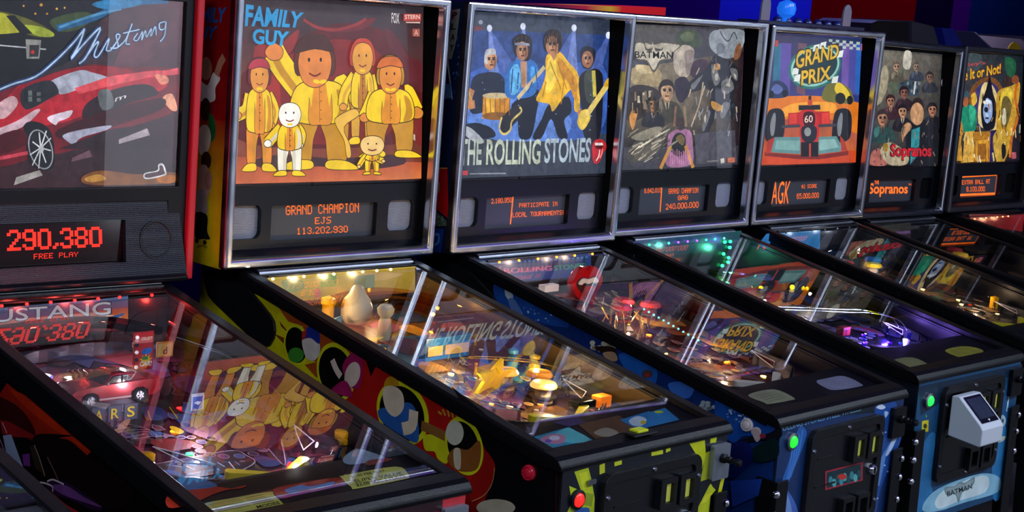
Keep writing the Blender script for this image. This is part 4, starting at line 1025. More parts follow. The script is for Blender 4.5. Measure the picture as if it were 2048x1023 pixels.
ART['m6_glass'] = [
('g','26262a 1c1a20 3a3a3e 6a665c',(-2309,1925,3852,2020,3579,6547,-1442,6528)),
('g','4a4640 33302e 55504a 7d776a',(-2031,3810,2953,4300,3154,6460,-1500,6460)),
('s','a49a80',(-1834,4473,-1661,5401,-1321,5940,-970,5689,-1038,5023,-1446,4482)),
('s','c8c2b4',(214,6536,762,6493,687,5883,139,5930)),
('s','55604c',(-867,5294,11,5858,172,5595,-419,4772)),
('s','3a4a55',(57,5390,1435,5297,1345,4816,-31,4917)),
('p','23303c',(62,5336,224,5341,209,5219,47,5215)),
('p','7d8d94',(225,5193,387,5198,372,5076,210,5071)),
('p','23303c',(388,5049,551,5054,536,4932,373,4927)),
('p','7d8d94',(508,5350,671,5355,656,5233,493,5228)),
('p','23303c',(672,5206,836,5211,821,5088,657,5084)),
('p','7d8d94',(837,5062,1002,5066,987,4944,822,4939)),
('p','23303c',(958,5364,1123,5369,1108,5246,943,5241)),
('p','7d8d94',(1124,5220,1290,5224,1274,5101,1109,5097)),
('p','23303c',(1291,5074,1457,5079,1442,4956,1276,4951)),
('p','7d8d94',(1413,5378,1579,5383,1564,5260,1397,5255)),
('l','cfd0d0',(1227,5699,1090,4878),132),
('s','5a5546',(-892,5306,-805,5616,-494,5715,-201,5726,133,5634,251,5342)),
('p','b0a890',(-495,5730,-232,5739,-324,5471)),
('s','908870',(-775,5610,-522,5699,-519,5524,-697,5400)),
('p','3a2a2a',(-399,5704,-317,5707,-296,5487,-354,5485)),
('p','7e6957',(-501,5788,-252,5797,-256,5679,-475,5672)),
('s','6a5a4a',(-82,5958,-162,5820,-381,5756,-609,5803,-713,5934,-634,6071,-417,6136,-188,6089)),
('s','a98d74',(-625,5930,-521,5996,-258,6012,-145,5934,-152,5830,-261,5735,-407,5724,-566,5800)),
('s','796553',(-315,5986,-151,5933,-158,5830,-267,5738,-301,5840)),
('l','1c1210',(-533,5907,-428,5911),42),
('l','2a1a14',(-547,5933,-431,5940),35),
('l','1c1210',(-323,5915,-217,5919),42),
('l','2a1a14',(-337,5941,-220,5948),35),
('l','655445',(-366,5911,-343,5850),35),
('l','6a3028',(-444,5802,-298,5810),42),
('s','333a48',(693,5410,774,5697,1067,5788,1342,5798,1657,5714,1768,5444)),
('p','8d8d8d',(1065,5802,1313,5811,1227,5563)),
('s','515c73',(802,5691,1040,5774,1043,5611,876,5497)),
('p','3a2a2a',(1156,5778,1233,5781,1254,5577,1199,5576)),
('p','78675a',(1060,5856,1294,5865,1291,5756,1084,5748)),
('s','5c5048',(1453,6013,1378,5886,1173,5826,958,5870,859,5991,933,6118,1137,6178,1353,6135)),
('s','a08a78',(942,5987,1040,6048,1287,6063,1394,5991,1388,5895,1286,5807,1148,5797,998,5867)),
('s','736356',(1234,6039,1389,5991,1382,5895,1280,5810,1248,5904)),
('l','1c1210',(1029,5966,1128,5970),39),
('l','2a1a14',(1016,5990,1125,5997),33),
('l','1c1210',(1227,5974,1326,5977),40),
('l','2a1a14',(1214,5998,1324,6004),33),
('l','605248',(1186,5969,1208,5913),33),
('l','6a3028',(1114,5869,1251,5877),40),
('s','2a2c34',(1749,4977,1840,5297,2170,5398,2481,5407,2836,5312,2963,5010)),
('p','44464c',(2168,5413,2448,5421,2352,5145)),
('s','434653',(1871,5290,2140,5382,2144,5200,1955,5074)),
('p','3a2a2a',(2271,5386,2358,5388,2381,5161,2319,5160)),
('p','674b3c',(2162,5473,2426,5482,2423,5360,2190,5353)),
('s','2a2220',(2606,5647,2522,5504,2290,5439,2047,5489,1935,5624,2019,5766,2249,5832,2492,5783)),
('s','8a6450',(2029,5620,2140,5687,2418,5703,2539,5622,2532,5515,2417,5417,2262,5407,2092,5486)),
('s','634839',(2359,5676,2533,5622,2526,5515,2411,5420,2374,5525)),
('l','1c1210',(2127,5596,2239,5600),45),
('l','2a1a14',(2112,5623,2236,5630),37),
('l','1c1210',(2351,5603,2463,5607),45),
('l','2a1a14',(2335,5630,2460,5637),37),
('l','523c30',(2304,5599,2330,5536),37),
('l','6a3028',(2223,5487,2378,5495),45),
('s','2a1a22',(-330,4211,-227,4580,147,4694,499,4702,901,4588,1044,4236)),
('p','3a2a30',(145,4711,462,4719,352,4400)),
('s','432936',(-191,4572,114,4675,117,4465,-97,4320)),
('p','3a2a2a',(261,4679,359,4681,385,4418,315,4416)),
('p','674336',(138,4781,437,4788,433,4648,170,4641)),
('s','221418',(641,4978,546,4814,283,4741,9,4801,-117,4958,-22,5121,238,5195,514,5137)),
('s','8a5a48',(-11,4952,114,5029,429,5045,566,4950,557,4827,427,4714,252,4703,60,4797)),
('s','634033',(362,5015,559,4950,550,4826,419,4718,379,4840)),
('l','1c1210',(100,4924,226,4927),50),
('l','2a1a14',(83,4955,223,4962),42),
('l','1c1210',(352,4930,479,4934),51),
('l','2a1a14',(335,4961,476,4969),42),
('l','52362b',(300,4925,328,4852),42),
('l','6a3028',(207,4797,383,4805),51),
('s','3a2026',(-1354,3860,-1252,4224,-887,4335,-543,4342,-150,4228,-11,3879)),
('p','c09a80',(-888,4353,-579,4359,-687,4044)),
('s','5c333c',(-1217,4216,-919,4317,-917,4109,-1125,3967)),
('p','3a2a2a',(-775,4320,-679,4322,-654,4062,-723,4060)),
('p','845b45',(-895,4422,-603,4428,-607,4289,-864,4284)),
('s','3a1c1c',(-403,4615,-497,4453,-753,4382,-1021,4442,-1144,4598,-1051,4759,-796,4832,-527,4772)),
('s','b07a5c',(-1041,4592,-918,4668,-610,4682,-476,4588,-485,4465,-613,4355,-784,4344,-972,4438)),
('s','7e5742',(-676,4653,-483,4587,-492,4465,-620,4358,-659,4479)),
('l','1c1210',(-932,4563,-809,4566),49),
('l','2a1a14',(-949,4594,-812,4601),41),
('l','1c1210',(-685,4569,-561,4572),50),
('l','2a1a14',(-702,4600,-565,4606),41),
('l','694937',(-736,4564,-709,4492),41),
('l','6a3028',(-828,4437,-656,4444),49),
('s','18181e',(1923,3507,2039,3915,2462,4038,2862,4044,3320,3914,3484,3523)),
('p','18181e',(2460,4057,2820,4063,2697,3710)),
('s','262630',(2079,3906,2425,4018,2429,3785,2187,3626)),
('p','3a2a2a',(2592,4021,2704,4022,2735,3730,2655,3729)),
('p','875b45',(2452,4135,2791,4141,2788,3985,2488,3980)),
('s','1c1214',(3023,4350,2915,4168,2617,4089,2305,4158,2161,4333,2268,4513,2564,4593,2877,4526)),
('s','b57a5c',(2281,4326,2423,4410,2781,4425,2937,4319,2928,4182,2780,4059,2581,4048,2363,4153)),
('s','825742',(2705,4392,2929,4319,2920,4182,2772,4062,2725,4198)),
('l','1c1210',(2408,4293,2551,4296),57),
('l','2a1a14',(2388,4328,2547,4335),48),
('l','1c1210',(2695,4299,2839,4301),58),
('l','2a1a14',(2675,4333,2835,4340),48),
('l','6c4937',(2635,4294,2668,4212),48),
('l','6a3028',(2530,4152,2729,4159),57),
('s','1d1a1e',(-465,3416,-353,3813,49,3932,427,3937,861,3810,1015,3430)),
('p','d6cdb4',(47,3951,388,3956,269,3612)),
('s','2e2930',(-315,3804,13,3912,16,3685,-214,3531)),
('p','3a2a2a',(171,3915,277,3916,305,3632,229,3631)),
('p','966f54',(40,4026,361,4031,357,3879,73,3875)),
('s','1a1412',(581,4235,478,4058,195,3981,-100,4048,-235,4219,-133,4395,147,4472,443,4406)),
('s','c89470',(-122,4212,13,4294,353,4308,500,4205,490,4071,350,3951,161,3941,-45,4044)),
('s','906a50',(280,4276,492,4204,483,4071,342,3955,299,4087)),
('l','1c1210',(-2,4180,134,4183),54),
('l','2a1a14',(-20,4214,130,4220),45),
('l','1c1210',(270,4185,406,4188),55),
('l','2a1a14',(251,4219,403,4226),45),
('l','785843',(214,4180,244,4101),45),
('l','6a3028',(114,4042,302,4049),54),
('s','2a4a48',(-2117,2977,-1985,3450,-1514,3590,-1070,3596,-560,3442,-381,2985)),
('p','6a5a5a',(-1516,3613,-1116,3618,-1256,3208)),
('s','437673',(-1940,3439,-1556,3567,-1553,3296,-1823,3114)),
('p','3a2a2a',(-1370,3569,-1246,3571,-1214,3231,-1303,3230)),
('p','845e48',(-1524,3703,-1147,3708,-1152,3527,-1485,3523)),
('s','3a2c2a',(-888,3950,-1010,3740,-1342,3649,-1687,3731,-1845,3935,-1726,4144,-1397,4236,-1049,4156)),
('s','b07e60',(-1713,3926,-1554,4023,-1156,4039,-983,3915,-995,3755,-1160,3613,-1382,3601,-1623,3724)),
('s','7e5a45',(-1241,4001,-992,3914,-1004,3755,-1170,3617,-1220,3775)),
('l','1c1210',(-1572,3888,-1413,3890),64),
('l','2a1a14',(-1594,3928,-1417,3935),53),
('l','1c1210',(-1254,3892,-1093,3895),64),
('l','2a1a14',(-1275,3933,-1097,3940),53),
('l','694b39',(-1320,3887,-1284,3792),53),
('l','6a3028',(-1438,3722,-1216,3730),64),
('s','17171c',(614,2484,650,3508,1574,3930,2740,3599,3361,3185,3336,2058,792,2073)),
('s','2a1c18',(1860,4417,1738,4171,1394,4065,1032,4159,863,4396,983,4640,1324,4748,1688,4656)),
('s','c8966c',(1906,4108,1775,3784,1394,3646,990,3773,797,4089,926,4409,1303,4549,1709,4425)),
('p','2f8d96',(958,3443,1637,3587,1652,2483,999,2071)),
('s','c49268',(181,3435,493,3710,835,3715,924,3511,411,3165,295,2961)),
('s','b0685c',(-2132,2089,-2045,2553,-1409,2687,-827,2082)),
('s','b8a98a',(-1403,2620,-644,2957,751,2484,655,2073,-694,2081)),
('s','9a7a2a',(-811,2755,-861,2631,-1006,2580,-1159,2631,-1232,2754,-1182,2877,-1038,2928,-884,2878)),
('t','14060a',(-655,2229,2744,2202,2696,2929,-692,2903),'Sopranos',4),
('t','b8202c',(-604,2256,2683,2230,2643,2887,-637,2876),'Sopranos',2),
('s','8d8d94',(3617,5398,3572,5258,3435,5197,3285,5250,3211,5386,3256,5525,3393,5586,3542,5534)),
('l','5a4a44',(2977,2107,3185,1874),86),
('l','2a2a2e',(-606,3071,-514,2867),78),
('l','8d7a64',(439,3593,366,3324),95),
('l','38403e',(-1344,2119,-1232,2050),55),
('l','5a4a44',(225,3404,298,3242),78),
('l','2a2a2e',(1798,2106,1842,1896),40),
('l','8d7a64',(1258,3389,1191,3146),91),
('l','38403e',(346,3592,220,3361),86),
('l','5a4a44',(1184,2291,1159,2195),87),
('l','2a2a2e',(-774,3826,-906,3721),73),
('l','8d7a64',(-819,3120,-822,2951),75),
('l','38403e',(-1625,3232,-1538,3163),44),
('l','5a4a44',(1245,2611,1093,2491),67),
('l','2a2a2e',(-880,3361,-696,3136),48),
('l','8d7a64',(2795,2583,2978,2411),58),
('l','38403e',(-1080,2555,-949,2339),48),
('l','5a4a44',(-570,3028,-496,2854),78),
('l','2a2a2e',(-995,3261,-990,3050),76),
('l','8d7a64',(1558,3225,1638,3083),40),
('l','38403e',(857,3630,850,3424),43),
('l','5a4a44',(-1429,2477,-1350,2260),85),
('l','2a2a2e',(-904,3652,-1018,3500),53),
('l','8d7a64',(1975,3362,1969,3259),92),
('l','38403e',(1340,3075,1373,2802),55),
('l','5a4a44',(1926,3339,1826,3185),96),
('l','2a2a2e',(-40,2103,29,1930),33),
('l','8d7a64',(-1249,2708,-1151,2626),82),
('l','38403e',(2179,3247,2211,3161),92),
('l','5a4a44',(1936,2853,2003,2692),64),
('l','2a2a2e',(-1826,2239,-1893,2162),49),
('l','8d7a64',(1846,2230,1975,2091),65),
('l','38403e',(-93,3325,-59,3192),51),
('l','5a4a44',(-1711,2623,-1738,2520),50),
('l','2a2a2e',(-1802,2685,-1650,2615),57),
('l','8d7a64',(2287,3838,2126,3661),46),
('l','38403e',(-255,3277,-203,3022),95),
('l','5a4a44',(2712,3262,2614,3115),79),
('l','2a2a2e',(1600,2843,1470,2614),39),
('l','8d7a64',(1706,2700,1829,2511),48),
('l','38403e',(-1372,3532,-1193,3350),70),
('t','14060a',(-655,2229,2744,2202,2696,2929,-692,2903),'Sopranos',5),
('t','c0202c',(-604,2256,2683,2230,2643,2887,-637,2876),'Sopranos',3),
]
ART['m7_glass'] = [
('g','2a2018 1a1420 15202a 3a3e42',(-2952,2064,3236,2088,3272,6674,-2245,6601)),
('s','3f4a50',(-2167,6533,-623,6598,-656,6008,-1760,5908)),
('s','1f5a3a',(1530,6507,2483,6463,2530,5871,1907,5708)),
('s','7a4a20',(-1412,5132,-550,5579,663,5643,1475,5183,1341,4886,1107,3853,-1016,3700,-1520,4558)),
('s','3a3470',(-1096,4850,-535,5364,370,5454,1174,5031,1107,3853,-856,3556)),
('s','e8d090',(-641,3701,-519,5148,65,5448,864,5026,1232,3854,830,3411)),
('s','0c0a16',(-254,3556,-467,4426,-66,5156,229,5706,555,5021,908,4440,819,3558,214,3411)),
('s','8fa8d8',(-276,4283,-37,4757,270,4725,511,4582,554,3997,192,3703,-123,3848)),
('s','e8f0ff',(-206,4574,42,4722,433,4596,226,4491,-21,4532)),
('s','141830',(180,4287,132,4204,6,4169,-126,4202,-185,4284,-138,4366,-11,4401,120,4369)),
('s','c8d8f0',(242,4068,202,4006,96,3980,-14,4005,-63,4066,-23,4128,83,4155,193,4130)),
('s','20243a',(283,3923,231,3897,103,3885,-27,3895,-83,3921,-31,3947,97,3958,228,3948)),
('p','b0741e',(-990,3339,755,3374,776,2047,-901,2071)),
('p','d89a2c',(-815,2977,243,3008,310,2090,-754,2105)),
('p','9a6018',(-655,2831,102,2841,151,2166,-607,2161)),
('p','241a5a',(446,3374,910,3374,854,2046,467,2051)),
('s','c89a2c',(875,4879,1319,5180,2252,5345,2961,5508,3009,4911,2564,3410,1872,2069,1085,2080,952,3852)),
('s','e8c83c',(1330,5033,2264,5197,2175,4304,1408,4002)),
('s','6a5a2a',(1363,4592,1812,4893,2322,4454,1915,3559,1442,3559)),
('s','d0c8a8',(1464,4298,1779,4301,1824,3708,1509,3707)),
('c','c86a1e',(2800,5505,2607,4905,2919,4011,2428,3111,2338,2212),232),
('s','1e8a6a',(-2319,3838,-2232,4266,-1515,4487,-907,4277,-921,3411,-2170,3340)),
('s','37b088',(-1510,4415,-982,4277,-1026,3844,-1303,3555)),
('s','a8603a',(-1584,4629,-1650,4456,-1832,4383,-2022,4452,-2111,4622,-2045,4794,-1865,4868,-1673,4799)),
('s','3a5468',(-2183,4621,-2062,4978,-1702,5055,-1461,4773,-1831,4804)),
('s','c8842c',(-2556,3696,-2203,3839,-1951,3340,-2160,3197)),
('p','d8a848',(-1804,3340,-993,3375,-931,2071,-1937,2050)),
('p','c08a2c',(-2735,3128,-2160,3197,-1941,2122,-2669,2132)),
('s','e8b83c',(-1393,4846,-1032,4995,-858,4638,-1215,4418)),
('s','3a2418',(1525,5552,1822,5780,2150,5640,2094,5342,1620,5333)),
('s','8a4a2a',(2904,5619,2811,5480,2566,5418,2313,5470,2200,5604,2292,5742,2535,5804,2789,5753)),
('s','caa23c',(697,3117,1453,3411,1849,2368,1085,2080)),
('s','1a1214',(1504,2743,1814,2815,1928,2367,1629,2147)),
('t','c04848',(-2918,5913,-215,6164,-228,6344,-2933,6144),"Ripley's",1),
('t','7a1c10',(-3724,5230,1238,5825,1232,6322,-3760,5786),'Believe It or Not!',4),
('t','e8b426',(-3671,5273,1174,5852,1173,6277,-3701,5746),'Believe It or Not!',2),
('p','c05a6a',(2481,2436,2882,2447,2905,2168,2503,2150)),
('l','f0d890',(-1038,2983,-972,2762),50),
('l','8a5a14',(-2589,3544,-2426,3242),70),
('l','e0a02c',(-1002,3183,-927,2907),54),
('l','4a2a10',(738,4564,776,4244),90),
('l','f8f0d0',(-2471,2943,-2432,2803),101),
('l','f0d890',(2728,3435,2804,3072),60),
('l','8a5a14',(-2143,3424,-1986,3313),79),
('l','e0a02c',(217,2930,371,2634),85),
('l','4a2a10',(938,3279,1089,3023),50),
('l','f8f0d0',(-2586,2701,-2524,2586),82),
('l','f0d890',(1327,4062,1214,3859),99),
('l','8a5a14',(-2273,4924,-2189,4707),57),
('l','e0a02c',(-978,2361,-795,2169),88),
('l','4a2a10',(-1575,2277,-1447,1901),41),
('l','f8f0d0',(1456,3381,1389,3257),65),
('l','f0d890',(-592,3584,-394,3192),54),
('l','8a5a14',(-1094,3309,-1050,3107),99),
('l','e0a02c',(2235,3513,2348,3323),86),
('l','4a2a10',(1195,4267,1129,3928),86),
('l','f8f0d0',(-685,2289,-582,1937),49),
('l','f0d890',(2391,3539,2340,3178),81),
('l','8a5a14',(1714,3557,1894,3287),76),
('l','e0a02c',(-2309,4675,-2283,4418),88),
('l','4a2a10',(-371,4942,-397,4706),94),
('l','f8f0d0',(-303,4629,-128,4527),106),
('l','f0d890',(-2479,3904,-2461,3543),103),
('l','8a5a14',(-811,3605,-740,3415),96),
('l','e0a02c',(-108,3240,-206,3073),66),
('l','4a2a10',(1514,4431,1464,4035),52),
('l','f8f0d0',(3137,3658,3144,3286),56),
('l','f0d890',(686,2445,830,2079),103),
('l','8a5a14',(132,4535,334,4242),94),
('l','e0a02c',(-1275,2387,-1103,2092),102),
('l','4a2a10',(2744,4378,2967,3977),83),
('l','f8f0d0',(1970,3344,1942,3173),86),
('l','f0d890',(2563,3349,2509,3193),66),
('l','8a5a14',(-1684,3122,-1725,2779),55),
('l','e0a02c',(-2153,2338,-2016,2000),64),
('l','4a2a10',(1126,4879,1121,4685),86),
('l','f8f0d0',(271,3124,249,2958),65),
('l','f0d890',(-1799,3248,-1921,2959),104),
('l','8a5a14',(774,2884,699,2697),61),
('l','e0a02c',(2257,2580,2190,2363),101),
('l','4a2a10',(-1073,3067,-962,2736),53),
('l','f8f0d0',(255,4520,303,4204),56),
('l','f0d890',(-1597,3176,-1490,2819),100),
('l','8a5a14',(2882,4258,3055,4037),55),
('l','e0a02c',(-2133,3246,-2216,2885),68),
('l','4a2a10',(106,2192,-29,1825),57),
('l','f8f0d0',(-991,2396,-912,2260),71),
('l','f0d890',(-1223,3089,-1083,2725),104),
('l','8a5a14',(1893,2225,1763,2050),56),
('l','e0a02c',(576,3964,451,3778),40),
('l','4a2a10',(-883,4105,-802,3761),76),
('l','f8f0d0',(-498,2351,-510,2128),64),
('l','f0d890',(1779,2907,1729,2778),70),
('l','8a5a14',(-1403,4778,-1493,4492),59),
('l','e0a02c',(1610,3629,1581,3241),74),
('l','4a2a10',(3187,3180,3161,2897),105),
('l','f8f0d0',(-557,2320,-394,2036),80),
]
ART['m2_dmd'] = [
('d','ff6a1c',(-1242,1199,1224,1192,1203,1440,-1259,1437),'GRAND CHAMPION'),
('d','ff6a1c',(-265,932,281,930,267,1107,-278,1107),'EJS'),
('d','ff6a1c',(-855,681,878,669,863,848,-868,860),'113,202,930'),
]
ART['m3_dmd'] = [
('d','ff6a1c',(-1467,1272,-611,1277,-629,1424,-1484,1417),'2,180,950'),
('l','ff6a1c',(-584,1436,-598,635),48),
('d','ff6a1c',(-286,1109,1378,1102,1360,1235,-303,1243),'PARTICIPATE IN'),
('d','ff6a1c',(-530,834,1682,825,1664,959,-548,977),'LOCAL TOURNAMENTS!'),
]
ART['m4_dmd'] = [
('d','ff6a1c',(-1433,1251,-578,1252,-601,1407,-1455,1404),'8,842,010'),
('l','ff6a1c',(-577,1406,-548,612),48),
('d','ff6a1c',(-202,1187,1355,1175,1328,1345,-228,1364),'GRAND CHAMPION'),
('d','ff6a1c',(317,961,841,962,816,1120,293,1118),'GAG'),
('d','ff6a1c',(-269,673,1451,675,1419,877,-297,860),'240,000,000'),
]
ART['m5_dmd'] = [
('t','ff6a1c',(-1616,619,-561,604,-553,1434,-1677,1418),'AGK'),
('l','ff6a1c',(-1487,536,-508,534),34),
('d','ff6a1c',(151,1141,1129,1136,1099,1276,124,1273),'#2 SCORE'),
('d','ff6a1c',(-66,758,1340,758,1298,957,-106,954),'65,000,000'),
]
ART['m6_dmd'] = [
('t','ff6a1c',(-1632,784,1473,736,1367,1271,-1677,1330),'Sopranos',2),
('t','ff6a1c',(-1269,1280,-927,1282,-963,1431,-1304,1428),'THE',1),
('t','ff6a1c',(1417,1194,1660,1191,1641,1267,1398,1271),'TM'),
]
ART['m7_dmd'] = [
('l','ff6a1c',(-1611,1444,1556,1460,1589,623,-1591,650),96),
('d','ff6a1c',(-1467,1092,1037,1079,990,1276,-1509,1275),'EXTRA BALL AT'),
('d','ff6a1c',(-1008,777,646,747,591,976,-1058,994),'8,100,000'),
]
ART['m1_glass'] = [
('g','3a1a1e 2c1a20 54303a 2c2a30',(-1709,2134,3142,2209,3089,6773,-1812,6432)),
('s','17171a',(-1811,6391,719,6565,1331,6303,844,5927,283,5122,-1037,4647,-1767,4540)),
('s','5a5a20',(-1802,6024,-1259,6016,-605,5846,-218,5613,-596,5552,-1249,5644,-1792,5574)),
('s','b0b02a',(-1801,5984,-1350,5990,-974,5700,-1248,5602,-1792,5594)),
('s','9aa82c',(-977,5783,-603,5783,-268,5674,-289,5575,-691,5589)),
('p','141418',(-1395,5967,-1190,5987,-762,5627,-1017,5581)),
('s','3a4a28',(-325,5946,440,6162,740,6051,356,5771,-125,5703)),
('c','1d5a8a',(-175,5764,740,6051,1530,6403,2670,6566),149),
('c','4a8ab8',(-128,5788,738,6102,1433,6288),58),
('s','2c7ab0',(678,6348,1321,6520,1936,6517,1839,6379,1131,6247)),
('s','d89a3a',(-533,6249,-543,6225,-570,6213,-596,6221,-608,6244,-598,6269,-572,6280,-545,6272)),
('s','d89a3a',(-161,6188,-169,6170,-189,6161,-209,6167,-218,6185,-210,6203,-191,6212,-170,6206)),
('s','d89a3a',(-682,6051,-688,6036,-705,6029,-721,6034,-728,6048,-722,6064,-706,6071,-689,6066)),
('s','d89a3a',(-400,6068,-406,6053,-423,6046,-440,6051,-447,6065,-441,6081,-424,6088,-407,6083)),
('s','d89a3a',(25,6221,18,6206,2,6199,-16,6204,-23,6218,-17,6234,0,6241,17,6236)),
('s','d89a3a',(-966,6200,-972,6185,-988,6178,-1004,6183,-1012,6198,-1005,6213,-989,6220,-973,6215)),
('l','b8bcc4',(-1696,5339,-422,5297),27),
('p','8a8a86',(-922,5493,-547,5491,-581,5087,-886,5074)),
('p','2c2c2c',(-825,5372,-591,5383,-606,5128,-817,5119)),
('s','b82820',(-699,5226,-712,5195,-744,5182,-778,5193,-792,5222,-780,5252,-747,5266,-713,5255)),
('g','4a2430 3a1c28 5a3440 6a3c48',(1192,4808,2969,4960,2909,6088,1561,5704)),
('s','6a1620',(-1757,4123,-1033,4520,-332,4713,632,5006,1387,4991,2966,5005,3044,4780,3017,4045,1965,3664,455,3117,-514,2941,-1725,2774)),
('s','b01c2a',(-1745,3619,-1169,4390,-892,4482,-79,4333,893,4710,1909,4877,2539,4944,2767,4680,2457,4444,1218,4189,429,3821,-345,3636,-1008,3628,-1733,3113)),
('s','8a1420',(-1214,4346,-568,4662,290,4928,1184,4984,1857,4875,1398,4748,403,4520,-319,4327,-1022,4139)),
('s','a9acc0',(-328,4584,390,4867,738,4836,1145,4718,601,4526,67,4337,-128,4375)),
('s','25262c',(-983,4395,-329,4627,-80,4376,-268,4242,-877,3972)),
('p','1c1c20',(-936,4396,-843,4407,-830,4280,-923,4269)),
('p','5f6a66',(-833,4382,-739,4393,-727,4282,-820,4272)),
('p','1c1c20',(-729,4368,-635,4379,-623,4285,-717,4274)),
('p','5f6a66',(-625,4353,-530,4364,-518,4288,-613,4277)),
('p','1c1c20',(-933,4269,-839,4280,-826,4152,-920,4142)),
('p','5f6a66',(-829,4254,-735,4265,-723,4154,-817,4144)),
('p','1c1c20',(-725,4240,-631,4251,-619,4157,-713,4146)),
('p','5f6a66',(-621,4225,-526,4236,-514,4159,-609,4148)),
('s','c8a0a8',(-1573,4043,-1212,4262,-1068,4096,-1338,3794,-1567,3790)),
('s','c8a8b4',(-1741,3451,-1104,3712,-642,3976,-545,3935,-960,3586,-1737,3282)),
('p','d84a52',(306,4474,1193,4764,2117,4907,2753,4961,3019,5030,3039,4871,2228,4776,1203,4543,409,4346)),
('s','e88a70',(2384,4848,2706,4814,2767,4680,2555,4628)),
('s','e0987a',(2624,4312,2889,4409,3044,4046,2854,4042)),
('s','2b1a20',(664,4177,1408,4505,2131,4615,2455,4489,2408,4352,1682,4155,928,3829,528,3823)),
('s','5f6468',(905,4403,1206,4455,1323,4102,1022,4008)),
('t','dcdce6',(1345,4192,1624,4288,1647,4355,1367,4281),'m'),
('s','d8c8d8',(-350,3809,80,3946,275,3972,183,3817,-58,3727,-152,3647)),
('s','3a1016',(-52,3553,1225,4012,2571,4310,2584,4037,1445,3658,545,3382,4,3335)),
('s','a8a8c0',(50,3423,439,3536,1240,3655,1143,3543,545,3382,327,3227,152,3292)),
('s','16161a',(-914,3629,-634,3719,-294,3550,-160,3159,-170,2722,-409,2636,-749,2812,-855,3201)),
('s','9a9ca4',(-215,3175,-175,2944,-220,2756,-338,2662,-496,2686,-651,2821,-763,3030,-802,3257,-758,3443,-642,3538,-486,3517,-329,3384)),
('s','1c1c22',(-243,3167,-204,2953,-243,2778,-348,2691,-491,2715,-633,2842,-736,3037,-773,3249,-735,3421,-632,3509,-491,3488,-348,3363)),
('l','d0d2d8',(-492,3137,-240,3076),29),
('l','d0d2d8',(-492,3137,-352,2807),29),
('l','d0d2d8',(-492,3137,-528,2678),29),
('l','d0d2d8',(-492,3137,-686,2747),29),
('l','d0d2d8',(-492,3137,-752,2981),29),
('l','d0d2d8',(-492,3137,-696,3271),29),
('l','d0d2d8',(-492,3137,-544,3482),29),
('l','d0d2d8',(-492,3137,-366,3517),29),
('l','d0d2d8',(-492,3137,-246,3357),29),
('s','b0b2b8',(-414,3115,-432,3054,-479,3028,-527,3054,-548,3115,-531,3176,-484,3202,-436,3177)),
('s','4a0c14',(-1737,3282,-1006,3543,-855,3201,-1729,2943)),
('l','c84050',(-1727,2859,-802,3028),77),
('g','2a1a20 2a1c24 3a2028 2a141a',(-37,3116,1244,3566,2923,3768,2956,3121)),
('p','a89aa4',(1485,3335,2232,3599,2314,3440,1489,3231)),
('p','6a4a54',(289,2918,731,3090,812,2939,277,2825)),
('p','a09a98',(-1070,2490,-505,2645,-429,2526,-1121,2313)),
('s','7a4a22',(578,2494,1078,2624,2018,2525,3041,2562,3069,2327,1713,2277,685,2314)),
('s','c08a3a',(630,2449,980,2535,1189,2420,784,2357)),
('s','b0661e',(2555,2473,3044,2491,3053,2328,2671,2309)),
('s','d0d0d8',(2203,2546,2548,2612,2573,2751,2702,2769,2792,2610,2771,2494,2263,2407)),
('s','4a3038',(2241,2532,2581,2593,2608,2714,2694,2722,2743,2601,2737,2518,2277,2439)),
('c','1d3a66',(-1761,4290,-1218,4515,-664,4702,-200,5060,221,5464,502,5801),109),
('c','1d3a66',(502,5801,369,5428,185,5118,467,5433,897,5844,714,5444,528,5132,384,5018),118),
('c','1d3a66',(528,5132,764,5446,860,5516,762,5229,873,5212,1132,5617,1068,5351,1179,5343),95),
('c','1d3a66',(1179,5343,1409,5674,1306,5691,1368,5431,1167,5400),85),
('c','1d3a66',(1368,5431,1565,5616,1713,5976,1568,5550,1672,5511),85),
('c','1d3a66',(1482,5744,1915,5855),74),
('c','1d3a66',(1868,5764,1770,5626,1875,5609,1995,5815,1979,5614,2072,5841,2106,5687,2227,5894,2209,5715),75),
('c','1d3a66',(2236,5716,2330,5944,2366,5745),76),
('c','1d3a66',(2589,6070,2443,6017,2465,5884,2586,5913,2615,6072,2594,5757,2479,5608),76),
('c','a9c0dc',(-1761,4290,-1218,4515,-664,4702,-200,5060,221,5464,502,5801),38),
('c','a9c0dc',(502,5801,369,5428,185,5118,467,5433,897,5844,714,5444,528,5132,384,5018),41),
('c','a9c0dc',(528,5132,764,5446,860,5516,762,5229,873,5212,1132,5617,1068,5351,1179,5343),33),
('c','a9c0dc',(1179,5343,1409,5674,1306,5691,1368,5431,1167,5400),30),
('c','a9c0dc',(1368,5431,1565,5616,1713,5976,1568,5550,1672,5511),30),
('c','a9c0dc',(1482,5744,1915,5855),26),
('c','a9c0dc',(1868,5764,1770,5626,1875,5609,1995,5815,1979,5614,2072,5841,2106,5687,2227,5894,2209,5715),26),
('c','a9c0dc',(2236,5716,2330,5944,2366,5745),26),
('c','a9c0dc',(2589,6070,2443,6017,2465,5884,2586,5913,2615,6072,2594,5757,2479,5608),27),
]
ART['m1_dmd'] = [
('D','ff2a18',(-1276,867,1090,863,1055,1330,-1297,1330),'290,380'),
('d','ff2a18',(-624,652,487,662,493,771,-628,776),'FREE PLAY'),
]
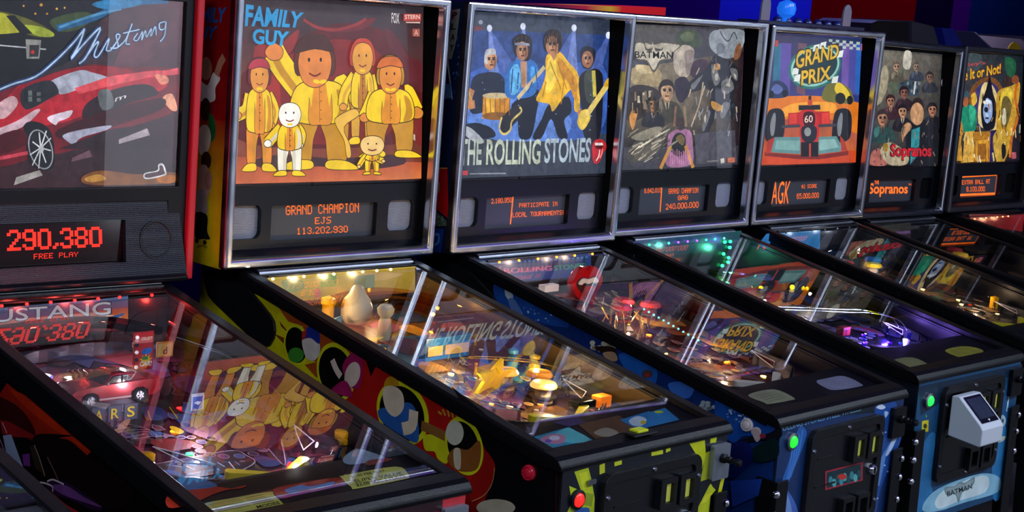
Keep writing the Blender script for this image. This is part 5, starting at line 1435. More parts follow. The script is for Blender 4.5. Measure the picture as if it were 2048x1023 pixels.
ART['m1_back'] = [
('g','c82a1c c03018 3a5a80 34507a',(-3466,-982,1542,-1026,1505,-212,-3475,-435)),
('g','d8662a d8742c b04a3a a04a40',(-3470,-729,1531,-793,1518,-490,-3472,-603)),
('g','2c3c60 2c3c60 4a78a8 4a78a8',(-3475,-435,1510,-314,1507,-240,-3476,-309)),
('s','f0c8b0',(376,-728,827,-625,1345,-709,1462,-996,1047,-986,535,-945)),
('p','f4dccc',(962,-795,332,-879,432,-887)),
('p','f4dccc',(962,-795,494,-910,595,-918)),
('p','f4dccc',(962,-795,657,-941,758,-949)),
('p','f4dccc',(962,-795,821,-973,923,-981)),
('p','f4dccc',(962,-795,986,-1004,1089,-1013)),
('p','f4dccc',(962,-795,1150,-999,1254,-1007)),
('p','f4dccc',(962,-795,1316,-994,1421,-1002)),
('p','f4dccc',(962,-795,1483,-988,1588,-997)),
('t','20283a',(-2457,-606,1094,-644,1079,-295,-2464,-281),'MUSTANG',3),
('t','b8bcc8',(-2431,-583,1062,-624,1049,-320,-2436,-308),'MUSTANG',1),
('s','2f5f9a',(582,-835,625,-656,931,-678,1187,-651,1403,-612,1370,-674,1242,-724,1196,-859,1119,-877,1090,-782,834,-808,736,-892,684,-865,732,-791)),
]
ART['m1_card_l'] = [
('s','c2be58',(-2504,-9532,-1760,-9496,-1032,-9511,-1035,-9629,-1071,-9948,-1153,-10014,-1904,-9985,-2496,-9990)),
('l','6a6a34',(-2403,-9566,-1724,-9559),16),
('l','6a6a34',(-2395,-9618,-1714,-9614),16),
('l','6a6a34',(-2388,-9671,-1703,-9668),16),
('l','6a6a34',(-2380,-9723,-1693,-9722),16),
('l','6a6a34',(-2373,-9775,-1683,-9776),16),
('l','6a6a34',(-2365,-9826,-1673,-9829),16),
('l','6a6a34',(-1634,-9575,-1236,-9562),17),
('l','6a6a34',(-1628,-9635,-1220,-9626),17),
('l','6a6a34',(-1622,-9695,-1205,-9690),17),
('l','6a6a34',(-1616,-9755,-1189,-9754),16),
('l','6a6a34',(-1610,-9815,-1174,-9818),16),
('t','2a2a1c',(-1633,-9972,-1135,-9962,-1108,-9869,-1604,-9874),'MODES',1),
]
ART['m1_card_r'] = [
('s','cfcb62',(644,-9493,779,-9426,2026,-9451,2078,-9754,1994,-9889,1840,-9944,651,-9947,584,-9863)),
('t','25251a',(836,-9571,1684,-9571,1717,-9476,871,-9471),'$1.00 PER PLAY',1),
('t','25251a',(776,-9740,1945,-9768,1992,-9670,820,-9629),'SUPER VALUE',1),
('t','25251a',(691,-9899,1914,-9903,1953,-9787,755,-9764),'$2.00 FOR 3 PLAYS',2),
]
ART['m1_card_m'] = [
('s','9a2a20',(-898,-9442,-350,-9394,499,-9438,664,-9570,444,-9732,-557,-9780,-983,-9786)),
('s','3f86c8',(-716,-9540,-327,-9478,-143,-9577,400,-9562,207,-9692,-374,-9653,-670,-9705)),
('t','101014',(-837,-9982,168,-9909,320,-9691,-793,-9813),'Mustang',2),
('s','b0301c',(-2852,-9013,-2142,-8883,-1568,-9221,-1315,-9154,-1979,-9232,-2663,-9434,-3112,-9421)),
('s','3a6aa0',(-2582,-8591,-2045,-8616,-1814,-8991,-2223,-9004,-2776,-8894)),
('s','8ea0b4',(1195,-8853,1732,-8599,1945,-8748,2066,-9123,1575,-9136,1148,-9084)),
('s','8a3a28',(1630,-9070,2094,-9090,2153,-9192,1531,-9245)),
]
ART['m1_side'] = [
('p','0e0608',(1900,-300,-10500,-2320,-10900,-6200,1900,-5500)),
('g','a81c0a b0260c 5a0e08 4a0a08',(-2980,-1273,-6286,-1852,-5787,-2263,-2091,-2133)),
('s','c02a0c',(-3137,-1386,-3924,-1350,-4830,-1470,-5746,-1620,-6329,-1841,-5669,-1803,-4753,-1727,-3889,-1601)),
('s','3a0a08',(-1645,-1729,-3200,-1618,-3949,-1805,-4110,-2081,-2718,-2132,-1668,-2236)),
('s','15080a',(-4110,-2081,-5661,-1688,-5131,-1870,-5581,-1825,-6467,-1988,-7721,-2099,-7354,-2654,-6087,-2790,-4703,-2459)),
('p','8a1418',(-2717,-2107,-3121,-2045,-4157,-2069,-4113,-2129,-3237,-2327,-2833,-2367)),
('p','8d96b4',(-2860,-2397,-3209,-2284,-3841,-2936,-3527,-3071,-3059,-2797)),
('l','c890a0',(-2821,-2131,-3033,-2303),31),
('l','a06a8a',(-2737,-2504,-3033,-2779),32),
('p','6a2a78',(-3699,-2579,-3987,-2478,-4026,-2738,-3759,-2785)),
('p','2a2018',(-3979,-2334,-4216,-2248,-4578,-2735,-4243,-2728)),
('c','8a6a60',(-4168,-2260,-4371,-2450,-4627,-2769),35),
('c','7a4a4a',(-4697,-2364,-4990,-2574,-5136,-2702),29),
('s','2a1030',(-4727,-2863,-5363,-2663,-6081,-2698,-6777,-2777,-6531,-2918,-5653,-2961,-4832,-3051)),
('s','6a3a78',(-4915,-2883,-5458,-2731,-6085,-2767,-6777,-2777,-6266,-2855,-5289,-2946)),
('c','c8b0b8',(-4283,-3011,-4541,-2927,-4916,-2895,-4945,-2995),36),
('c','c8b0b8',(-4726,-2851,-4954,-2752,-5367,-2733),35),
('s','a01c20',(-4548,-3034,-4924,-3025,-5481,-3106,-6110,-3135,-5315,-3370,-4843,-3242)),
]
ART['m1_pf'] = [
('l','a894ac',(-1635,-4920,-1247,-4911),16),
('l','a894ac',(-1610,-5058,-1217,-5053),16),
('l','a894ac',(-1586,-5195,-1187,-5193),16),
('l','a894ac',(-1562,-5332,-1157,-5333),16),
('l','a894ac',(-1537,-5468,-1127,-5473),16),
('l','a894ac',(-1513,-5603,-1097,-5611),16),
('l','a894ac',(-1198,-5022,-932,-5158),16),
('l','a894ac',(-1180,-5158,-928,-5291),16),
('l','a894ac',(-1163,-5294,-925,-5422),16),
('l','a894ac',(-1146,-5429,-921,-5553),16),
('l','a894ac',(-1129,-5563,-918,-5683),16),
('c','a894ac',(-1653,-4821,-1628,-5291,-1541,-5773,-1009,-5778,-899,-5357,-1013,-5037,-1223,-4872),16),
('s','1a1018',(-1436,-5810,-1518,-5882,-1613,-5890,-1667,-5830,-1647,-5736,-1565,-5663,-1469,-5654,-1415,-5716)),
('s','a894ac',(-802,-5759,-892,-5807,-987,-5774,-994,-5693,-905,-5644,-809,-5677)),
('s','2a1420',(-822,-5752,-889,-5785,-965,-5758,-975,-5699,-908,-5667,-831,-5694)),
('s','1a1018',(-1173,-5848,-1256,-5921,-1353,-5929,-1407,-5868,-1386,-5773,-1303,-5700,-1206,-5692,-1152,-5753)),
('s','a894ac',(-610,-5826,-700,-5874,-796,-5841,-802,-5759,-713,-5711,-616,-5744)),
('s','2a1420',(-629,-5819,-697,-5851,-774,-5825,-783,-5766,-716,-5734,-638,-5760)),
('s','1a1018',(-907,-5887,-992,-5959,-1090,-5967,-1144,-5906,-1123,-5811,-1038,-5738,-940,-5730,-885,-5791)),
('s','a894ac',(-416,-5893,-507,-5941,-604,-5907,-610,-5826,-519,-5778,-422,-5811)),
('s','2a1420',(-436,-5886,-504,-5918,-582,-5891,-591,-5833,-522,-5801,-445,-5827)),
('s','1a1018',(-639,-5926,-726,-5999,-825,-6006,-879,-5945,-857,-5850,-771,-5776,-671,-5768,-616,-5830)),
('s','a894ac',(-222,-5961,-314,-6009,-411,-5975,-416,-5893,-325,-5845,-227,-5879)),
('s','2a1420',(-241,-5954,-311,-5986,-388,-5959,-397,-5900,-328,-5868,-250,-5895)),
('s','7a2426',(-1183,-5809,-626,-5912,-388,-6269,-959,-6424,-1225,-6240)),
('s','c8a01c',(-444,-5324,-321,-5318,-281,-5615,-480,-5686)),
('s','9a8a1c',(-386,-4279,-456,-4649,-672,-4867,-521,-4432)),
('s','2a3f78',(-453,-4257,-30,-4294,-174,-4839,-606,-4889)),
('s','3a5a9a',(594,-4292,831,-4572,541,-4878,288,-4696)),
('l','c8b41c',(-370,-4383,-606,-4889),25),
('l','c8b41c',(175,-4360,-25,-4986),26),
('l','b83030',(390,-4730,447,-5143),26),
('s','1a1620',(-1718,-6840,57,-6787,150,-6999,142,-7349,-308,-7701,-924,-7639,-1598,-7633,-1826,-7301)),
('c','a894ac',(-1718,-6840,-1066,-6822,57,-6787,196,-7105,156,-7442,-448,-7733),27),
('l','4a86b8',(-1581,-6976,-1226,-6893),23),
('l','8ab0d0',(-1469,-7000,-1301,-7180),23),
('l','2a5a8a',(-1357,-7024,-1106,-7057),23),
('l','b8c8dc',(-1244,-7048,-1181,-7342),23),
('l','4a86b8',(-1131,-7073,-985,-7221),24),
('l','8ab0d0',(-1018,-7098,-787,-7097),24),
('l','2a5a8a',(-904,-7122,-865,-7384),24),
('l','b8c8dc',(-790,-7147,-666,-7261),24),
('l','4a86b8',(-675,-7172,-745,-7547),24),
('l','8ab0d0',(-560,-7197,-545,-7426),24),
('l','2a5a8a',(-444,-7222,-342,-7303),24),
('l','b8c8dc',(-328,-7247,-425,-7589),24),
('l','4a86b8',(-211,-7273,-221,-7468),24),
('l','8ab0d0',(-94,-7298,-15,-7345),24),
('s','2a6aa8',(-1800,-7145,-1544,-7324,-1506,-7831,-1177,-8119,-1559,-8133,-1860,-7696)),
('s','6a2438',(-1767,-7324,-1343,-7811,-787,-8105,-1307,-8309,-1893,-8083)),
('s','8a2a2a',(-1985,-7889,-1412,-8189,-892,-8146,-1479,-8559,-1971,-8367)),
('l','c8b8d0',(-1826,-7301,-1716,-7589),19),
('l','8a3a4a',(-1762,-7375,-1649,-7655),19),
('l','4a7ab0',(-1699,-7448,-1581,-7721),19),
('l','c8b8d0',(-1635,-7521,-1514,-7787),19),
('l','8a3a4a',(-1572,-7594,-1446,-7854),19),
('l','4a7ab0',(-1509,-7667,-1379,-7920),19),
('l','c8b8d0',(-1445,-7740,-1311,-7986),19),
('l','8a3a4a',(-1382,-7813,-1244,-8052),19),
('l','4a7ab0',(-1319,-7886,-1177,-8119),19),
('l','c8b8d0',(-1255,-7959,-1109,-8185),19),
('l','8a3a4a',(-1192,-8032,-1042,-8251),19),
('l','4a7ab0',(-1129,-8105,-974,-8318),19),
('s','3a2438',(581,-5539,1549,-5646,1707,-6352,910,-6911,137,-6838)),
('s','7a3424',(555,-6375,1233,-6082,1275,-6416,704,-6940)),
('c','a894ac',(814,-6979,619,-7802,1378,-6662),23),
('s','8aa0b4',(1998,-7911,2588,-7611,2793,-7788,2873,-8229,2361,-8245,1922,-8184)),
('s','8a3a28',(2361,-8245,2946,-8204,2961,-8363,2239,-8449)),
('c','b8c4d0',(2004,-7964,2561,-7705,2759,-7828,2835,-8215),19),
('l','b8b0c0',(-1447,-7507,-1137,-7484),21),
('l','4a6a9a',(-1454,-7770,-1147,-7749),21),
('l','8a4a5a',(-1218,-7667,-906,-7645),21),
('l','b8b0c0',(-1227,-7929,-917,-7910),22),
('l','4a6a9a',(-988,-7827,-674,-7807),22),
('l','8a4a5a',(-999,-8089,-687,-8070),22),
('l','b8b0c0',(-758,-7988,-441,-7969),22),
('l','4a6a9a',(-513,-7886,-192,-7865),22),
('l','8a4a5a',(-527,-8150,-208,-8131),22),
('l','b8b0c0',(-280,-8048,44,-8029),22),
]
ART['m1_front'] = [
('p','30141c',(-2795,-2240,2795,-2240,2795,-6300,-2795,-6300)),
('p','c8303a',(2200,-2240,2795,-2240,2795,-4000,2650,-4000,2620,-2680,2200,-2620)),
('p','5a1c2a',(0,-2520,2200,-2520,2000,-2660,0,-2700)),
]
ART['m2_side'] = [
('p','d2c410',(1870,-300,-3000,-850,-3000,-5900,1870,-5600)),
('p','8a1210',(-3000,-800,-10500,-2320,-10900,-6200,-3000,-5850)),
('p','a8481a',(-1362,-717,-1737,-802,-2322,-874,-2986,-926,-3636,-1007,-4556,-1321,-4670,-1592,-4431,-1832,-2909,-2103,-2463,-1893,-2875,-1742,-1808,-1596,-2333,-995,-1754,-985)),
('p','7a3416',(-1424,-1033,-1775,-1229,-1677,-1224,-1499,-1159)),
('p','7a3416',(-1246,-1382,-1645,-1411,-1633,-1554)),
('s','b01812',(-4257,-1211,-4915,-1354,-5933,-1579,-7137,-1721,-8292,-1936,-8815,-2696,-8763,-3199,-8255,-3611,-8117,-3380,-6677,-2929,-4785,-2627,-3967,-2290)),
('p','160808',(-4589,-1294,-4818,-1657,-4979,-1362)),
('s','d6d01a',(-2586,-1340,-2603,-1593,-2495,-1815,-2292,-1948,-2045,-1954,-1821,-1831,-1681,-1610,-1665,-1352,-1777,-1128,-1984,-999,-2231,-997,-2450,-1122)),
('s','0c0a0c',(-2497,-1373,-2511,-1591,-2419,-1783,-2243,-1897,-2030,-1902,-1838,-1796,-1718,-1606,-1705,-1384,-1800,-1191,-1979,-1080,-2191,-1078,-2380,-1185)),
('s','d6d01a',(-4265,-1592,-4300,-1937,-4155,-2251,-3865,-2451,-3505,-2481,-3172,-2331,-2957,-2038,-2923,-1683,-3077,-1366,-3375,-1171,-3734,-1150,-4059,-1305)),
('s','0c0a0c',(-4151,-1637,-4181,-1934,-4056,-2204,-3806,-2376,-3496,-2402,-3209,-2272,-3025,-2021,-2995,-1716,-3127,-1443,-3384,-1275,-3693,-1257,-3973,-1389)),
('s','d6d01a',(-6639,-1862,-6775,-2205,-6691,-2557,-6407,-2828,-5992,-2946,-5555,-2874,-5218,-2628,-5075,-2274,-5167,-1912,-5467,-1641,-5889,-1535,-6316,-1618)),
('s','0c0a0c',(-6520,-1928,-6638,-2223,-6565,-2527,-6319,-2761,-5962,-2861,-5586,-2799,-5296,-2587,-5174,-2284,-5253,-1972,-5511,-1739,-5873,-1647,-6241,-1717)),
('s','d6d01a',(-8401,-2262,-8472,-2569,-8392,-2855,-8183,-3044,-7896,-3085,-7608,-2964,-7399,-2712,-7327,-2397,-7412,-2107,-7628,-1921,-7917,-1888,-8199,-2013)),
('s','0c0a0c',(-8312,-2306,-8373,-2571,-8304,-2817,-8123,-2980,-7876,-3015,-7629,-2911,-7449,-2694,-7387,-2424,-7460,-2174,-7646,-2014,-7894,-1985,-8137,-2092)),
('s','3f8a2a',(-2417,-1666,-2344,-1811,-2142,-1908,-1928,-1900,-1830,-1790,-1906,-1644,-2109,-1548,-2321,-1558)),
('s','d8c8bc',(-2334,-1297,-2635,-1145,-2957,-1260,-2982,-1524,-2793,-1722,-2549,-1729,-2393,-1557)),
('s','22308a',(-2450,-1024,-2681,-889,-2908,-956,-2959,-1282,-2641,-1212,-2367,-1267)),
('p','b02a20',(-2297,-1123,-2486,-1040,-2424,-1279,-2316,-1323)),
('s','a01a52',(-3835,-1610,-4069,-1295,-4389,-1227,-4541,-1457,-4465,-1999,-4076,-2043,-3925,-1856)),
('s','dcc0ae',(-4444,-1742,-4309,-1969,-4104,-2071,-3950,-1985,-3939,-1763,-4076,-1535,-4280,-1436,-4432,-1522)),
('s','a81c58',(-3495,-2265,-3934,-1942,-4217,-2144,-4166,-2289,-3701,-2307)),
('c','dcc0ae',(-3462,-1557,-3614,-1746,-3795,-1885),179),
('s','2a5aa0',(-5143,-2365,-5503,-2193,-6154,-1953,-6424,-2228,-6480,-2767,-5930,-2735,-5292,-2591)),
('s','dcc4a8',(-5250,-1863,-5577,-1702,-5895,-1801,-5959,-2127,-5708,-2381,-5385,-2264)),
('s','c88a1c',(-5272,-1772,-5376,-1555,-5618,-1501,-5770,-1659,-5454,-1709)),
('c','dcc4a8',(-6290,-2091,-6265,-2437,-5977,-2594),290),
('s','d6d01a',(-6696,-2542,-7394,-2491,-7446,-2979,-7155,-2973,-7023,-2839,-6731,-2872)),
('c','8a5a2a',(-6558,-2365,-6856,-2375,-7329,-2424),216),
('s','8a5022',(-7437,-2898,-7635,-2596,-8024,-2536,-8327,-2253,-8416,-2557,-8290,-2919,-7743,-3067)),
('s','c8c0aa',(-7865,-2206,-7808,-2413,-7628,-2539,-7430,-2510,-7331,-2340,-7390,-2131,-7571,-2007,-7767,-2039)),
('s','c8b89a',(-7611,-2644,-7805,-2593,-7849,-2997,-7678,-3001)),
('l','c88a2a',(-7164,-1973,-7044,-1935),56),
('l','c88a2a',(-7280,-1970,-7175,-1854),56),
('l','c88a2a',(-7395,-1967,-7305,-1773),55),
('l','c88a2a',(-7509,-1964,-7434,-1693),55),
('l','c88a2a',(-7617,-1913,-7572,-1709),55),
('p','0b0b0f',(-7400,-1300,-10500,-2320,-10900,-6200,-8600,-6000,-8000,-4500,-8450,-4000,-8700,-3300,-8600,-2500,-8100,-1900)),
('s','9a1410',(-8496,-2431,-8736,-2538,-8846,-2712,-8795,-3065,-8644,-3346,-8434,-3527,-8234,-3618,-8165,-3205,-8399,-2798)),
('c','c89a5a',(-8835,-2714,-8795,-3065,-8602,-3376,-8257,-3612),14),
('s','d6d01a',(-8411,-2258,-8482,-2569,-8401,-2859,-8186,-3051,-7894,-3094,-7601,-2972,-7388,-2717,-7316,-2398,-7403,-2104,-7625,-1914,-7919,-1880,-8206,-2006)),
('s','0c0a0c',(-8309,-2308,-8370,-2572,-8303,-2818,-8123,-2980,-7878,-3015,-7632,-2910,-7452,-2693,-7390,-2422,-7461,-2173,-7646,-2013,-7893,-1985,-8135,-2093)),
('s','8a5022',(-7437,-2898,-7635,-2596,-8024,-2536,-8327,-2253,-8416,-2557,-8290,-2919,-7743,-3067)),
('s','c8c0aa',(-7865,-2206,-7808,-2413,-7628,-2539,-7430,-2510,-7331,-2340,-7390,-2131,-7571,-2007,-7767,-2039)),
('s','c8b89a',(-7611,-2644,-7805,-2593,-7849,-2997,-7678,-3001)),
('s','b8a890',(-9504,-3389,-9362,-3562,-8983,-3728,-8586,-3789,-8407,-3707,-8557,-3530,-8943,-3364,-9333,-3307)),
]
ART['m2_bbside'] = [
('p','c8b40c',(2290,0,120,0,120,6800,2290,6800)),
('g','c8b40c c8b40c 9a1c10 9a1c10',(2290,1000,120,1000,120,3600,2290,3600)),
('p','860a0c',(2290,3590,120,3590,120,6800,2290,6800)),
('t','1c5aa8',(1849,5809,446,5904,373,6261,1877,6184),'FAMILY',3),
('t','1c5aa8',(1778,5412,809,5492,695,5811,1803,5753),'GUY',3),
('s','d8d2c8',(1334,4450,1003,4382,786,4703,498,4585,677,4338,693,4032,1297,3979)),
('c','a8745a',(661,4643,526,4931,381,5103),210),
('s','a8745a',(853,4792,908,4589,1072,4494,1250,4563,1337,4757,1281,4961,1116,5054,939,4984)),
('s','3a2018',(826,3809,871,3604,1013,3507,1168,3576,1246,3770,1199,3976,1057,4071,902,4002)),
('s','1c5a2a',(882,3709,628,3545,598,3170,831,3051)),
('s','c8b8a0',(1258,3293,941,3420,758,3154,889,2759,1215,2723)),
('s','3a1c18',(706,2589,755,2428,898,2347,1052,2393,1126,2541,1076,2702,932,2783,779,2736)),
('s','b89080',(1185,2341,864,2428,665,1973,882,1609,1134,1672)),
('s','a07060',(628,2122,662,1948,771,1864,891,1919,951,2081,917,2255,808,2339,688,2283)),
('s','9a9088',(1305,1743,896,1797,774,1283,1179,1177)),
('s','17131a',(1265,1214,771,1235,741,852,604,679,889,635,1221,633)),
('s','101014',(1074,568,1092,516,1143,488,1197,500,1222,545,1204,596,1153,624,1099,612)),
('s','101014',(743,570,762,526,812,501,865,510,890,547,872,592,821,616,768,608)),
('c','8a7a10',(1120,404,875,467,709,444),40),
]
ART['m2_card_l'] = [
('p','3f9cc0',(-2488,-9426,-1129,-9310,-1105,-9967,-2508,-9944)),
('s','6ad0d8',(-1297,-9341,-1142,-9441,-1153,-9921,-1692,-9931,-1924,-9555)),
('s','d890b0',(-2291,-9539,-1801,-9441,-1594,-9608,-1931,-9854,-2263,-9747)),
('s','e8e0f0',(-1793,-9647,-1899,-9699,-2016,-9697,-2075,-9643,-2042,-9568,-1936,-9516,-1819,-9517,-1759,-9572)),
('s','7a5ac0',(-2107,-9698,-2175,-9732,-2247,-9733,-2282,-9698,-2258,-9649,-2191,-9614,-2118,-9614,-2083,-9649)),
]
ART['m2_card_r'] = [
('p','2f86c8',(428,-9426,1647,-9306,989,-9836,478,-9946)),
('p','2f86c8',(439,-9446,2198,-9306,1981,-9893,456,-9934)),
('s','d8e8f4',(648,-9510,1081,-9422,1147,-9607,750,-9811,515,-9739)),
('s','e0c830',(995,-9724,912,-9768,834,-9772,807,-9735,847,-9679,930,-9635,1009,-9630,1035,-9667)),
('s','c8e020',(1945,-9458,1866,-9482,1763,-9470,1696,-9431,1704,-9386,1782,-9361,1886,-9372,1953,-9412)),
]
ART['m2_card_m'] = [
('p','6a4a30',(-791,-9279,630,-9226,533,-9901,-981,-9947)),
('s','a89a8a',(-769,-9705,-243,-9607,-165,-9894,-646,-9951)),
('p','4a3a6a',(-1327,-9009,-457,-8954,-525,-9255,-1104,-9288)),
]
ART['m2_front'] = [
('p','10151e',(-2795,-2240,2795,-2240,2795,-6400,-2795,-6400)),
('p','b8c420',(-2445,-2368,-2012,-2349,-1864,-2669,-1734,-3041,-1691,-3667,-2741,-3475,-2502,-3084,-2477,-2915,-2571,-2641,-2182,-2813)),
('p','d8dc2a',(-2292,-2427,-2035,-2424,-1932,-2745,-2119,-2802)),
('p','8a9a24',(-2114,-2846,-1778,-2946,-1812,-3204,-2083,-3113)),
('s','2a5aa0',(-2332,-3179,-2075,-3180,-1872,-3246,-1913,-3450,-2243,-3391)),
('p','c8cc1c',(1344,-2295,1934,-2308,2035,-2724,1833,-3204,1724,-2678,1458,-2414)),
('p','a8b024',(2021,-2627,2186,-2604,2363,-3251,1904,-3272)),
('p','c8cc1c',(2140,-2304,2387,-2301,2362,-2440,2144,-2428)),
('p','c8cc2a',(-1189,-2358,-948,-2350,-937,-2441,-1178,-2448)),
('p','c8cc2a',(-1668,-2347,-1499,-2329,-1473,-2535,-1642,-2552)),
('p','c8cc2a',(35,-2317,435,-2330,448,-2423,47,-2410)),
('p','c8cc2a',(534,-2317,689,-2294,703,-2388,547,-2411)),
('p','c0c820',(1818,-3972,2238,-3446,2302,-3360,2397,-3472,2529,-3566,2352,-3680,2340,-4112)),
('l','d8d418',(2774,-3268,2531,-4340),138),
('p','e0dc30',(1985,-3810,2185,-3604,2416,-3595,2287,-3766)),
]
